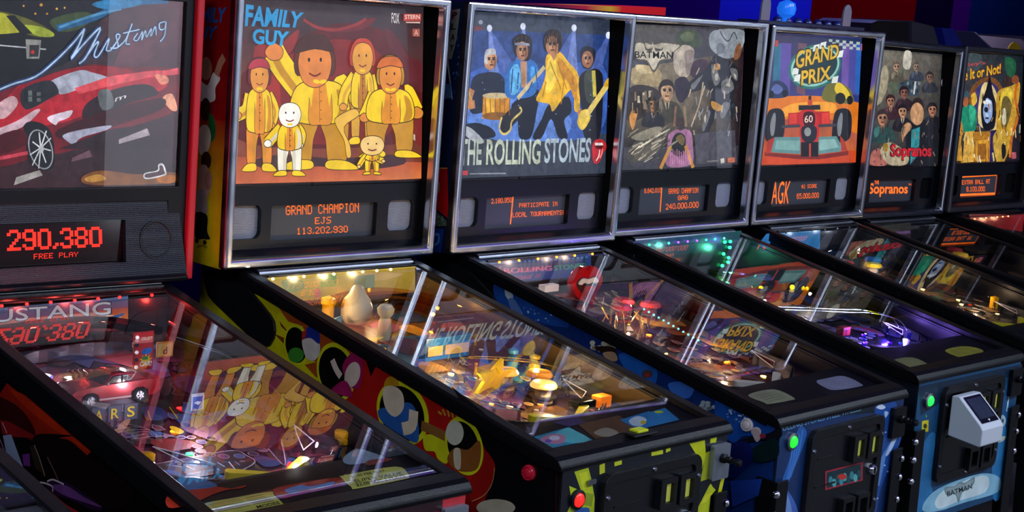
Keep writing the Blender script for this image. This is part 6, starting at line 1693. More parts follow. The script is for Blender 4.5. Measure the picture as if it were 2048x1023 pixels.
ART['m3_side'] = [
('p','12306e',(1870,-300,-10500,-2320,-10900,-6200,1870,-5600)),
('p','0a0c14',(1870,-300,-1700,-600,-1700,-3000,1870,-5000)),
('s','1d4a9c',(-1186,-606,-2261,-709,-3427,-952,-4544,-1145,-3477,-1366,-1752,-1372,-1246,-1121)),
('s','b8c4d0',(-1845,-774,-1884,-904,-1827,-993,-1706,-988,-1593,-893,-1554,-763,-1612,-674,-1733,-679)),
('s','5a7ab8',(-1713,-1031,-1938,-943,-2335,-1342,-2119,-1485)),
('s','4a74c0',(-3327,-1000,-3310,-1022,-3271,-1029,-3250,-1015,-3267,-993,-3305,-986)),
('s','a8bce0',(-3344,-1096,-3327,-1118,-3289,-1125,-3267,-1111,-3284,-1089,-3323,-1082)),
('s','4a74c0',(-3037,-860,-3020,-882,-2981,-889,-2960,-875,-2977,-853,-3016,-846)),
('s','a8bce0',(-3298,-685,-3281,-706,-3243,-714,-3221,-699,-3238,-678,-3277,-670)),
('s','4a74c0',(-2607,-1075,-2590,-1097,-2550,-1105,-2529,-1091,-2546,-1069,-2585,-1061)),
('s','a8bce0',(-3117,-833,-3100,-855,-3061,-863,-3040,-848,-3057,-827,-3096,-819)),
('s','4a74c0',(-3255,-1274,-3238,-1296,-3199,-1304,-3178,-1289,-3195,-1268,-3233,-1260)),
('s','a8bce0',(-2528,-1189,-2511,-1211,-2471,-1219,-2449,-1205,-2467,-1183,-2507,-1175)),
('s','4a74c0',(-2356,-1096,-2339,-1118,-2299,-1126,-2277,-1112,-2295,-1089,-2334,-1082)),
('s','a8bce0',(-2432,-1425,-2414,-1448,-2375,-1456,-2353,-1442,-2370,-1419,-2410,-1411)),
('s','4a74c0',(-2827,-1340,-2810,-1362,-2771,-1370,-2749,-1356,-2767,-1334,-2806,-1326)),
('s','a8bce0',(-3171,-1221,-3154,-1243,-3115,-1251,-3094,-1237,-3111,-1215,-3149,-1207)),
('s','4a74c0',(-2501,-880,-2484,-902,-2444,-909,-2423,-895,-2440,-873,-2480,-865)),
('s','a8bce0',(-2937,-851,-2920,-872,-2881,-880,-2860,-866,-2877,-844,-2916,-836)),
('s','4a74c0',(-3086,-965,-3069,-987,-3030,-994,-3009,-980,-3026,-958,-3065,-951)),
('s','a8bce0',(-2919,-1315,-2901,-1337,-2862,-1345,-2841,-1331,-2858,-1309,-2897,-1301)),
('s','4a74c0',(-2854,-831,-2837,-853,-2798,-861,-2777,-846,-2794,-824,-2833,-817)),
('s','a8bce0',(-2519,-1159,-2502,-1182,-2462,-1189,-2440,-1175,-2458,-1153,-2497,-1145)),
('s','4a74c0',(-2894,-1140,-2877,-1162,-2838,-1170,-2816,-1156,-2834,-1134,-2872,-1126)),
('s','a8bce0',(-2772,-1172,-2754,-1194,-2715,-1202,-2694,-1187,-2711,-1165,-2750,-1158)),
('s','4a74c0',(-2765,-1158,-2748,-1180,-2709,-1187,-2687,-1173,-2705,-1151,-2744,-1143)),
('s','a8bce0',(-3104,-825,-3087,-847,-3048,-854,-3027,-840,-3044,-818,-3082,-811)),
('s','4a74c0',(-2735,-1091,-2718,-1113,-2679,-1120,-2657,-1106,-2675,-1084,-2714,-1076)),
('s','a8bce0',(-3029,-884,-3012,-906,-2973,-913,-2952,-899,-2969,-877,-3007,-870)),
('s','4a74c0',(-2924,-1127,-2906,-1149,-2867,-1156,-2846,-1142,-2863,-1120,-2902,-1112)),
('s','a8bce0',(-3243,-907,-3226,-928,-3188,-936,-3167,-922,-3184,-900,-3222,-893)),
('s','0d2a6a',(-3975,-1127,-6113,-1494,-7474,-1877,-8155,-2240,-6913,-2543,-4806,-2057)),
('s','1d5ab0',(-5724,-1633,-6314,-1503,-6938,-1736,-6872,-2232,-6187,-2070,-5897,-1920)),
('s','8a8270',(-5387,-1433,-5350,-1498,-5263,-1516,-5212,-1471,-5249,-1406,-5336,-1387)),
('s','c8c0a8',(-5274,-1455,-5237,-1520,-5149,-1539,-5098,-1493,-5135,-1428,-5223,-1409)),
('s','c8c0a8',(-5620,-1448,-5584,-1512,-5497,-1531,-5447,-1486,-5483,-1421,-5570,-1402)),
('s','8a8270',(-5549,-1459,-5513,-1524,-5426,-1543,-5375,-1497,-5412,-1432,-5499,-1414)),
('s','c8c0a8',(-5608,-1443,-5572,-1507,-5485,-1526,-5435,-1481,-5471,-1416,-5558,-1398)),
('s','c8c0a8',(-5152,-1588,-5115,-1653,-5026,-1672,-4975,-1626,-5012,-1561,-5101,-1542)),
('s','8a8270',(-5576,-1574,-5540,-1638,-5453,-1657,-5402,-1612,-5439,-1547,-5526,-1528)),
('s','c8c0a8',(-5350,-1412,-5313,-1477,-5225,-1495,-5174,-1450,-5211,-1385,-5299,-1366)),
('s','c8c0a8',(-5356,-1454,-5320,-1519,-5232,-1538,-5181,-1492,-5218,-1427,-5306,-1409)),
('s','8a8270',(-5487,-1603,-5450,-1667,-5363,-1686,-5312,-1641,-5349,-1576,-5437,-1557)),
('s','c8c0a8',(-5302,-1564,-5265,-1629,-5177,-1648,-5126,-1602,-5163,-1537,-5251,-1518)),
('s','c8c0a8',(-4934,-1626,-4896,-1692,-4807,-1711,-4755,-1665,-4793,-1600,-4882,-1580)),
('s','8a8270',(-4989,-1635,-4951,-1700,-4862,-1720,-4811,-1674,-4848,-1608,-4937,-1589)),
('s','c8c0a8',(-5185,-1634,-5148,-1699,-5059,-1719,-5008,-1673,-5046,-1608,-5134,-1588)),
('s','c8c0a8',(-4906,-1514,-4868,-1580,-4779,-1599,-4727,-1553,-4765,-1487,-4854,-1468)),
('s','8a8270',(-5435,-1511,-5399,-1575,-5311,-1594,-5260,-1548,-5297,-1484,-5385,-1465)),
('s','2a1a12',(-4893,-1624,-5501,-1492,-5625,-1655,-5256,-1737)),
('s','b08a6a',(-5185,-1725,-5551,-1617,-5691,-1803,-5411,-1866)),
('s','4a3a3a',(-6841,-1892,-6802,-1976,-6688,-2034,-6566,-2031,-6508,-1969,-6547,-1884,-6661,-1826,-6783,-1830)),
('s','a02a2a',(-6769,-1946,-6751,-1988,-6699,-2016,-6643,-2013,-6615,-1981,-6633,-1939,-6686,-1912,-6742,-1914)),
('s','3a6ac0',(-7363,-2009,-8101,-1835,-8027,-2219,-7590,-2272)),
('s','5f6a70',(-8651,-2345,-8620,-2393,-8549,-2411,-8508,-2381,-8538,-2333,-8610,-2315)),
('s','9aa4a8',(-8610,-2349,-8580,-2397,-8508,-2415,-8467,-2384,-8497,-2336,-8569,-2318)),
('s','9aa4a8',(-8624,-2369,-8593,-2417,-8522,-2435,-8481,-2405,-8511,-2357,-8583,-2339)),
('s','5f6a70',(-8677,-2195,-8647,-2243,-8576,-2260,-8534,-2230,-8565,-2182,-8636,-2164)),
('s','9aa4a8',(-8553,-2374,-8522,-2423,-8450,-2440,-8409,-2410,-8440,-2362,-8512,-2344)),
('s','9aa4a8',(-8528,-2240,-8497,-2288,-8425,-2306,-8384,-2275,-8415,-2227,-8486,-2210)),
('s','5f6a70',(-8591,-2267,-8561,-2315,-8489,-2332,-8448,-2302,-8479,-2254,-8550,-2236)),
('s','9aa4a8',(-8662,-2258,-8632,-2306,-8560,-2324,-8519,-2293,-8550,-2245,-8621,-2228)),
('s','9aa4a8',(-8491,-2295,-8460,-2344,-8388,-2361,-8347,-2331,-8378,-2283,-8450,-2265)),
('s','5f6a70',(-8580,-2375,-8549,-2423,-8477,-2441,-8436,-2411,-8467,-2363,-8539,-2345)),
('s','9aa4a8',(-8838,-2253,-8808,-2301,-8737,-2319,-8696,-2288,-8726,-2241,-8797,-2223)),
('s','9aa4a8',(-8414,-2381,-8384,-2429,-8311,-2447,-8270,-2417,-8301,-2369,-8373,-2351)),
('s','5f6a70',(-8701,-2329,-8671,-2377,-8599,-2395,-8558,-2365,-8589,-2317,-8660,-2299)),
('s','9aa4a8',(-8523,-2214,-8492,-2262,-8420,-2280,-8379,-2249,-8410,-2201,-8482,-2184)),
('s','9aa4a8',(-8650,-2196,-8620,-2244,-8549,-2262,-8507,-2231,-8538,-2183,-8609,-2166)),
('s','5f6a70',(-8739,-2313,-8708,-2361,-8637,-2379,-8596,-2349,-8627,-2301,-8698,-2283)),
('s','9aa4a8',(-8576,-2385,-8545,-2433,-8474,-2451,-8432,-2421,-8463,-2372,-8535,-2355)),
('s','9aa4a8',(-8464,-2413,-8433,-2461,-8361,-2479,-8319,-2448,-8350,-2400,-8422,-2382)),
('s','16499a',(-8816,-2026,-9293,-1969,-9931,-2162,-10538,-2239,-10585,-2572,-9740,-2736,-9434,-2994,-8910,-2716)),
('s','d0d8ec',(-9510,-2392,-9495,-2416,-9464,-2416,-9461,-2393,-9490,-2378)),
('s','6a90d0',(-9707,-2470,-9692,-2494,-9661,-2494,-9658,-2471,-9686,-2456)),
('s','2a4a8a',(-9771,-1905,-9755,-1928,-9725,-1928,-9722,-1905,-9750,-1891)),
('s','d0d8ec',(-9210,-2339,-9194,-2363,-9163,-2363,-9160,-2339,-9189,-2325)),
('s','6a90d0',(-9230,-2401,-9214,-2425,-9183,-2425,-9180,-2402,-9209,-2387)),
('s','2a4a8a',(-9546,-2327,-9531,-2350,-9500,-2350,-9497,-2327,-9526,-2312)),
('s','d0d8ec',(-9457,-2118,-9441,-2141,-9411,-2141,-9408,-2118,-9436,-2104)),
('s','6a90d0',(-9809,-2296,-9794,-2319,-9764,-2320,-9761,-2296,-9789,-2282)),
('s','2a4a8a',(-9169,-2087,-9153,-2111,-9122,-2111,-9119,-2087,-9148,-2073)),
('s','d0d8ec',(-9577,-2097,-9562,-2120,-9531,-2121,-9528,-2097,-9557,-2083)),
('s','6a90d0',(-9476,-2412,-9460,-2436,-9429,-2436,-9426,-2413,-9455,-2398)),
('s','2a4a8a',(-9453,-2503,-9438,-2526,-9407,-2527,-9404,-2503,-9432,-2488)),
('s','d0d8ec',(-9653,-2232,-9638,-2256,-9607,-2256,-9604,-2233,-9633,-2218)),
('s','6a90d0',(-9304,-2237,-9288,-2260,-9257,-2260,-9254,-2237,-9283,-2222)),
('s','2a4a8a',(-9714,-2474,-9699,-2497,-9668,-2498,-9665,-2474,-9693,-2460)),
('s','d0d8ec',(-9215,-2097,-9199,-2120,-9168,-2121,-9165,-2097,-9194,-2083)),
('s','6a90d0',(-9688,-2389,-9672,-2412,-9642,-2412,-9638,-2389,-9667,-2374)),
('s','2a4a8a',(-9278,-2491,-9262,-2514,-9232,-2515,-9228,-2491,-9257,-2476)),
('s','d0d8ec',(-9705,-2299,-9690,-2322,-9659,-2323,-9656,-2299,-9685,-2285)),
('s','6a90d0',(-9407,-2231,-9391,-2255,-9360,-2255,-9357,-2232,-9386,-2217)),
('s','2a4a8a',(-9454,-2452,-9439,-2476,-9408,-2476,-9405,-2453,-9433,-2438)),
('s','d0d8ec',(-9390,-2164,-9374,-2187,-9344,-2188,-9340,-2164,-9369,-2150)),
('s','6a90d0',(-9816,-2406,-9800,-2430,-9770,-2430,-9767,-2407,-9795,-2392)),
('s','2a4a8a',(-9827,-2338,-9812,-2361,-9782,-2361,-9779,-2338,-9807,-2324)),
('s','d0d8ec',(-9220,-2070,-9204,-2093,-9173,-2094,-9170,-2070,-9199,-2056)),
('s','6a90d0',(-9575,-2431,-9560,-2454,-9529,-2454,-9526,-2431,-9554,-2416)),
('s','2a4a8a',(-9762,-2255,-9746,-2278,-9716,-2278,-9713,-2255,-9741,-2241)),
('s','d0d8ec',(-9768,-1970,-9753,-1994,-9723,-1994,-9720,-1971,-9748,-1956)),
('s','6a90d0',(-9324,-2186,-9308,-2210,-9277,-2210,-9274,-2187,-9303,-2172)),
('s','2a4a8a',(-9344,-2169,-9328,-2193,-9298,-2193,-9294,-2170,-9323,-2155)),
('s','d0d8ec',(-9262,-2227,-9246,-2251,-9215,-2251,-9212,-2227,-9241,-2213)),
('s','6a90d0',(-9218,-2334,-9202,-2357,-9171,-2358,-9168,-2334,-9197,-2319)),
('s','2a4a8a',(-9785,-2137,-9770,-2160,-9739,-2160,-9736,-2137,-9764,-2123)),
('s','d0d8ec',(-9598,-2281,-9582,-2305,-9552,-2305,-9549,-2282,-9577,-2267)),
('s','6a90d0',(-9800,-2302,-9784,-2325,-9754,-2326,-9751,-2302,-9779,-2288)),
('s','2a4a8a',(-9701,-2094,-9686,-2117,-9656,-2118,-9653,-2094,-9681,-2080)),
('s','d0d8ec',(-9741,-1997,-9726,-2020,-9695,-2020,-9692,-1997,-9720,-1982)),
('s','6a90d0',(-9472,-2387,-9457,-2410,-9426,-2411,-9423,-2387,-9452,-2373)),
('s','2a4a8a',(-9437,-2483,-9421,-2507,-9391,-2507,-9388,-2484,-9416,-2469)),
('s','d0d8ec',(-9710,-1992,-9695,-2016,-9665,-2016,-9662,-1993,-9690,-1978)),
('s','6a90d0',(-9307,-2026,-9292,-2049,-9261,-2049,-9258,-2026,-9287,-2011)),
('s','2a4a8a',(-9723,-2091,-9707,-2114,-9677,-2114,-9674,-2091,-9702,-2077)),
('s','d0d8ec',(-9427,-2124,-9411,-2148,-9380,-2148,-9377,-2124,-9406,-2110)),
('s','6a90d0',(-9271,-2273,-9255,-2296,-9224,-2296,-9221,-2273,-9250,-2258)),
('s','2a4a8a',(-9350,-2315,-9334,-2339,-9303,-2339,-9300,-2316,-9329,-2301)),
('s','d0d8ec',(-9326,-2291,-9310,-2315,-9279,-2315,-9276,-2291,-9305,-2277)),
('s','6a90d0',(-9781,-2095,-9765,-2119,-9735,-2119,-9732,-2096,-9760,-2081)),
('s','2a4a8a',(-9760,-1917,-9745,-1941,-9714,-1941,-9711,-1917,-9739,-1903)),
('s','d0d8ec',(-9550,-2287,-9534,-2310,-9504,-2310,-9501,-2287,-9529,-2272)),
('s','6a90d0',(-9832,-2405,-9817,-2429,-9787,-2429,-9784,-2406,-9812,-2391)),
('s','2a4a8a',(-9539,-2383,-9523,-2407,-9493,-2407,-9489,-2384,-9518,-2369)),
('s','d0d8ec',(-9826,-2297,-9811,-2320,-9781,-2320,-9778,-2297,-9806,-2282)),
('s','6a90d0',(-9829,-2414,-9813,-2438,-9783,-2438,-9780,-2415,-9808,-2400)),
('s','2a4a8a',(-9513,-2331,-9497,-2355,-9466,-2355,-9463,-2332,-9492,-2317)),
('s','d0d8ec',(-9305,-2252,-9289,-2276,-9259,-2276,-9256,-2253,-9284,-2238)),
('s','6a90d0',(-9746,-2224,-9730,-2247,-9700,-2247,-9697,-2224,-9725,-2210)),
('s','2a4a8a',(-9344,-2058,-9328,-2082,-9297,-2082,-9294,-2058,-9323,-2044)),
('s','d0d8ec',(-9314,-2067,-9298,-2090,-9267,-2090,-9264,-2067,-9293,-2052)),
('s','6a90d0',(-9335,-2213,-9319,-2237,-9289,-2237,-9285,-2214,-9314,-2199)),
('s','2a4a8a',(-9250,-2503,-9234,-2527,-9203,-2527,-9200,-2504,-9229,-2489)),
('s','d0c0c0',(-10187,-2517,-10159,-2607,-10068,-2665,-9967,-2657,-9916,-2588,-9945,-2498,-10036,-2440,-10137,-2448)),
('s','14141c',(-9375,-3069,-9748,-2793,-10379,-2511,-10672,-2262,-10711,-2539,-10081,-2763,-9574,-3016)),
('s','0a2224',(-9950,-3032,-10585,-2572,-10710,-3001,-10152,-3271)),
('s','101a5a',(-9408,-3060,-9894,-2872,-10022,-3306,-9485,-3872)),
('p','1d3f9a',(-9493,-3929,-10368,-3620,-10326,-4044,-9646,-4543)),
('s','b8a0a0',(-9916,-2544,-10111,-2494,-10198,-2645,-10085,-2792)),
('s','8a2a3a',(-10326,-2582,-10307,-2628,-10250,-2660,-10189,-2660,-10159,-2626,-10178,-2580,-10235,-2548,-10296,-2549)),
]
ART['m3_bbside'] = [
('p','0b1a3a',(2290,0,120,0,120,6800,2290,6800)),
('s','16305a',(328,4955,343,4917,381,4914,404,4948,389,4986,351,4989)),
('s','2a4a7a',(251,5689,265,5652,303,5650,326,5684,311,5721,273,5724)),
('s','16305a',(623,5624,638,5586,676,5583,699,5618,684,5656,646,5658)),
('s','2a4a7a',(20,5753,35,5716,72,5713,95,5748,80,5785,43,5787)),
('s','16305a',(258,4441,273,4403,311,4400,334,4434,319,4472,281,4476)),
('s','2a4a7a',(307,5878,322,5841,359,5839,382,5873,367,5910,330,5913)),
('s','16305a',(34,5286,49,5248,86,5245,109,5280,94,5317,57,5320)),
('s','2a4a7a',(532,5326,547,5289,585,5286,608,5320,593,5358,555,5361)),
('s','16305a',(297,5845,311,5808,349,5805,372,5840,357,5877,319,5880)),
('s','2a4a7a',(158,4897,173,4859,210,4856,233,4891,218,4928,181,4931)),
('s','16305a',(474,5181,489,5143,527,5140,550,5175,535,5213,497,5216)),
('s','2a4a7a',(572,5854,587,5817,625,5814,648,5849,633,5887,595,5889)),
('s','16305a',(228,5168,243,5130,281,5127,304,5162,289,5199,251,5202)),
('s','2a4a7a',(100,5590,114,5552,152,5550,174,5584,160,5621,122,5624)),
('s','16305a',(285,4790,300,4752,337,4749,360,4783,345,4821,308,4824)),
('s','2a4a7a',(596,5291,611,5253,650,5250,673,5285,658,5323,619,5325)),
('s','16305a',(196,5506,211,5469,249,5466,271,5500,257,5538,219,5540)),
('s','2a4a7a',(353,4936,368,4898,406,4895,429,4929,414,4967,376,4970)),
('s','16305a',(267,4438,282,4400,320,4396,343,4431,328,4469,290,4472)),
('s','2a4a7a',(-30,4537,-15,4499,22,4496,45,4530,30,4568,-7,4571)),
('s','16305a',(382,5584,397,5547,435,5544,458,5579,443,5616,405,5619)),
('s','2a4a7a',(194,5199,209,5162,247,5159,270,5193,255,5231,217,5234)),
('s','16305a',(243,4821,258,4783,296,4780,319,4814,304,4852,266,4855)),
('s','2a4a7a',(-79,4585,-64,4547,-27,4544,-4,4578,-19,4616,-56,4619)),
('s','16305a',(457,4368,472,4330,510,4326,533,4361,518,4399,480,4403)),
('s','2a4a7a',(189,5382,203,5345,241,5342,264,5376,249,5414,211,5417)),
('s','16305a',(124,5126,139,5089,176,5086,199,5120,184,5158,147,5161)),
('s','2a4a7a',(221,4956,235,4918,273,4915,296,4950,281,4987,243,4991)),
('s','16305a',(538,5284,553,5246,591,5243,614,5278,599,5316,561,5319)),
('s','2a4a7a',(400,5805,415,5768,453,5765,476,5800,461,5837,423,5839)),
('p','7a7a74',(636,6617,308,6661,362,5852,492,5305,684,5304,617,6097)),
('s','b05a6a',(456,6497,472,6404,532,6363,601,6397,637,6487,621,6580,561,6622,492,6587)),
('t','15151a',(608,6358,422,6395,412,6578,598,6541),'P',2),
('t','15151a',(607,6071,428,6108,418,6291,596,6255),'L',2),
('t','15151a',(606,5783,434,5821,424,6004,595,5967),'A',2),
('t','15151a',(605,5494,440,5532,430,5716,594,5679),'Y',2),
('p','8d9298',(626,5308,337,4249,364,4220,672,5199)),
('p','3a5a8a',(647,4618,459,4661,378,4272,642,4220)),
('p','a80c10',(681,2324,335,2374,139,979,620,1162)),
('c','c8a04a',(658,2312,341,2352),26),
('s','8a6a50',(700,1902,594,1917,577,1679,672,1636)),
('p','4a5a4a',(702,1119,227,921,189,776,677,685)),
('s','9aa89a',(378,929,391,916,415,916,417,930,394,938)),
('s','9aa89a',(454,749,468,735,492,736,493,750,470,758)),
('s','9aa89a',(324,952,338,938,362,939,363,953,340,961)),
('s','9aa89a',(494,845,508,831,532,832,534,846,510,854)),
('s','9aa89a',(596,768,609,754,634,755,635,769,612,777)),
('s','9aa89a',(537,962,550,949,575,949,576,963,553,971)),
('s','9aa89a',(378,878,392,865,416,865,418,879,394,887)),
('s','9aa89a',(638,825,652,811,676,812,678,826,654,834)),
('s','9aa89a',(371,1010,384,997,408,997,410,1011,387,1019)),
('s','9aa89a',(405,946,419,932,443,933,444,947,421,955)),
('s','9aa89a',(495,980,509,967,533,967,535,981,511,989)),
('s','9aa89a',(433,755,447,741,471,742,472,756,449,764)),
('s','9aa89a',(546,975,559,961,584,962,585,976,562,984)),
('s','9aa89a',(312,771,325,758,350,758,351,772,328,780)),
('s','9aa89a',(450,760,463,747,488,747,489,761,466,769)),
('s','9aa89a',(295,831,309,818,333,819,334,832,311,840)),
('s','9aa89a',(341,979,355,966,379,967,380,980,357,988)),
('s','9aa89a',(329,913,342,899,366,900,368,914,344,922)),
('s','9aa89a',(538,841,552,827,576,828,578,842,554,850)),
('s','9aa89a',(323,909,337,895,361,896,363,910,339,918)),
('p','10388a',(694,636,285,671,341,-4,666,-28)),
('c','4a8ad0',(671,428,482,488,459,280,621,162),73),
]
ART['m3_front'] = [
('p','14305f',(-2795,-2240,2795,-2240,2795,-6400,-2795,-6400)),
('p','15202e',(-2936,-2196,669,-2221,1448,-2215,1515,-2519,-1179,-2287,-2900,-2399)),
('t','6a9ac4',(-2848,-2407,718,-2365,693,-2245,-2874,-2264),'ROLLING STONES STEEL WHEELS',1),
('s','2a5ea8',(-2039,-2422,-1659,-2577,-1832,-3061,-2175,-3567,-2502,-3665,-2261,-3096)),
('c','3f7ac8',(-1850,-2499,-1922,-3047,-2165,-3620),55),
('c','3f7ac8',(-1974,-2583,-2029,-3132,-2235,-3710),54),
('c','3f7ac8',(-2098,-2666,-2135,-3217,-2305,-3800),54),
('c','3f7ac8',(-2221,-2749,-2241,-3302,-2375,-3890),54),
('s','1d4c98',(1359,-2257,2263,-2266,2893,-3229,2619,-3853,2160,-4555,2019,-5308,1705,-5251,1703,-3384)),
('s','d8e0f0',(1433,-2374,1671,-2325,1896,-2435,1701,-2463)),
('s','a8c8e8',(1869,-2540,2083,-2595,1957,-2714)),
('p','5f8ac8',(2491,-3281,2704,-3312,2194,-3787,2054,-4537,1845,-4502,1984,-3755)),
('s','b8d0f0',(2497,-3310,2683,-3309,2381,-3706,2182,-3730)),
('s','d0e0e0',(-2246,-3886,-2264,-3970,-2339,-3993,-2428,-3942,-2478,-3847,-2460,-3764,-2385,-3741,-2296,-3791)),
('s','4a6ab8',(-2437,-3930,-2241,-3913,-1756,-4409,-1696,-4731,-2330,-4613)),
('s','7a9ad8',(-2374,-3992,-2236,-3990,-1899,-4590,-2160,-4593)),
('s','a8c4e8',(1816,-2803,1807,-2817,1780,-2820,1749,-2809,1733,-2792,1742,-2778,1770,-2775,1800,-2786)),
('s','a8c4e8',(2086,-3113,2077,-3127,2049,-3130,2018,-3119,2002,-3101,2011,-3087,2039,-3085,2070,-3096)),
('s','a8c4e8',(1823,-3293,1814,-3307,1786,-3310,1756,-3299,1740,-3281,1749,-3267,1777,-3265,1807,-3276)),
('s','a8c4e8',(2246,-2917,2237,-2932,2209,-2934,2178,-2923,2162,-2906,2170,-2891,2199,-2889,2230,-2900)),
('s','a8c4e8',(2234,-4014,2226,-4028,2197,-4030,2166,-4019,2150,-4001,2159,-3987,2187,-3985,2218,-3996)),
('s','a8c4e8',(2432,-4212,2423,-4226,2394,-4228,2363,-4216,2346,-4198,2355,-4184,2384,-4182,2415,-4194)),
('s','a8c4e8',(2066,-4872,2058,-4886,2029,-4888,1998,-4876,1982,-4857,1991,-4843,2019,-4841,2051,-4853)),
]
ART['m3_sticker'] = [
('p','a8283a',(-809,-3655,914,-3686,1020,-4189,-711,-4153)),
('p','16323a',(-727,-3700,845,-3729,932,-4142,-646,-4112)),
('s','3f8a94',(-410,-3951,-422,-4024,-484,-4044,-558,-4001,-601,-3920,-588,-3847,-527,-3827,-453,-3870)),
('s','5fb0b0',(-233,-4044,-246,-4117,-307,-4137,-382,-4094,-425,-4012,-413,-3940,-351,-3919,-277,-3962)),
('s','20505a',(-90,-3962,-103,-4035,-165,-4056,-240,-4012,-284,-3930,-271,-3857,-209,-3837,-134,-3880)),
('s','3f8a94',(89,-4055,76,-4129,14,-4149,-62,-4105,-106,-4023,-93,-3950,-31,-3929,44,-3973)),
('s','5fb0b0',(233,-3973,220,-4046,157,-4067,82,-4023,37,-3941,50,-3868,113,-3847,188,-3890)),
('s','20505a',(414,-4067,402,-4140,338,-4161,262,-4117,217,-4034,230,-3961,293,-3940,369,-3984)),
('s','3f8a94',(560,-3984,547,-4057,484,-4078,407,-4034,362,-3951,375,-3878,438,-3857,515,-3901)),
('s','5fb0b0',(744,-4078,731,-4152,667,-4173,590,-4129,544,-4045,557,-3972,621,-3951,698,-3995)),
('s','20505a',(891,-3995,878,-4069,814,-4090,736,-4046,691,-3962,704,-3888,768,-3867,845,-3911)),
('s','c83a30',(221,-3960,169,-4004,21,-4002,-134,-3954,-208,-3890,-156,-3846,-10,-3848,147,-3895)),
]
ART['m3_card_l'] = [
('s','a8a88a',(-2176,-9257,-1073,-9236,-971,-9780,-1287,-9844,-2103,-9803,-2141,-9709)),
('l','7a7a60',(-1992,-9359,-1104,-9350),23),
('l','7a7a60',(-1965,-9475,-1122,-9456),23),
('l','7a7a60',(-1939,-9590,-1140,-9560),23),
('l','7a7a60',(-1912,-9706,-1158,-9664),23),
]
ART['m3_card_r'] = [
('s','a0a0c0',(757,-9281,1349,-9240,2040,-9301,2062,-9819,1774,-9905,815,-9833,640,-9669)),
]
ART['m2_back'] = [
('g','a8862a b8923a c8a83c d0b040',(-2428,-822,2571,-889,2499,-156,-2471,-166)),
('p','4a9a3a',(-789,-199,-263,-192,-236,-525,-743,-523)),
('s','c86a5a',(-987,-604,-824,-550,-727,-721,-888,-808)),
('s','8a9a5a',(-2028,-275,-1422,-282,-1323,-516,-1807,-579)),
('s','d8b060',(261,-291,1136,-245,2055,-370,1158,-484)),
('p','7a8a6a',(348,-297,1053,-308,1086,-682,382,-701)),
]
ART['m3_back'] = [
('g','2a3a80 24407c 2a4a8a 223a70',(-2282,-825,2093,-906,1989,-185,-2860,-120)),
('l','3f8ac8',(-2349,-250,1865,-319),38),
('p','16204a',(-1206,-223,-1127,-228,-1106,-501,-1196,-514)),
('p','16204a',(-1024,-225,-945,-230,-923,-505,-1013,-517)),
('p','16204a',(-840,-228,-761,-232,-739,-508,-830,-520)),
('p','16204a',(-656,-230,-576,-235,-554,-511,-645,-523)),
('p','16204a',(-470,-232,-390,-237,-368,-514,-459,-526)),
('p','16204a',(-284,-235,-203,-240,-180,-517,-272,-529)),
('p','16204a',(-96,-237,-15,-242,8,-520,-84,-533)),
('p','16204a',(93,-239,174,-244,198,-523,105,-536)),
('p','16204a',(283,-242,365,-247,389,-527,295,-539)),
('p','16204a',(474,-244,556,-249,581,-530,486,-542)),
('p','16204a',(666,-246,749,-252,774,-533,679,-546)),
('p','16204a',(859,-249,943,-254,968,-537,872,-549)),
('p','16204a',(1053,-251,1138,-256,1163,-540,1067,-552)),
('p','16204a',(1249,-254,1334,-259,1360,-543,1263,-556)),
('p','16204a',(1446,-256,1531,-261,1557,-546,1460,-559)),
('p','16204a',(1644,-259,1729,-264,1756,-550,1658,-563)),
('t','c86a9c',(-1743,-567,306,-624,286,-474,-1761,-413),'ROLLING',2),
('t','4a9a6a',(375,-628,1770,-646,1746,-483,355,-478),'STONES',2),
]
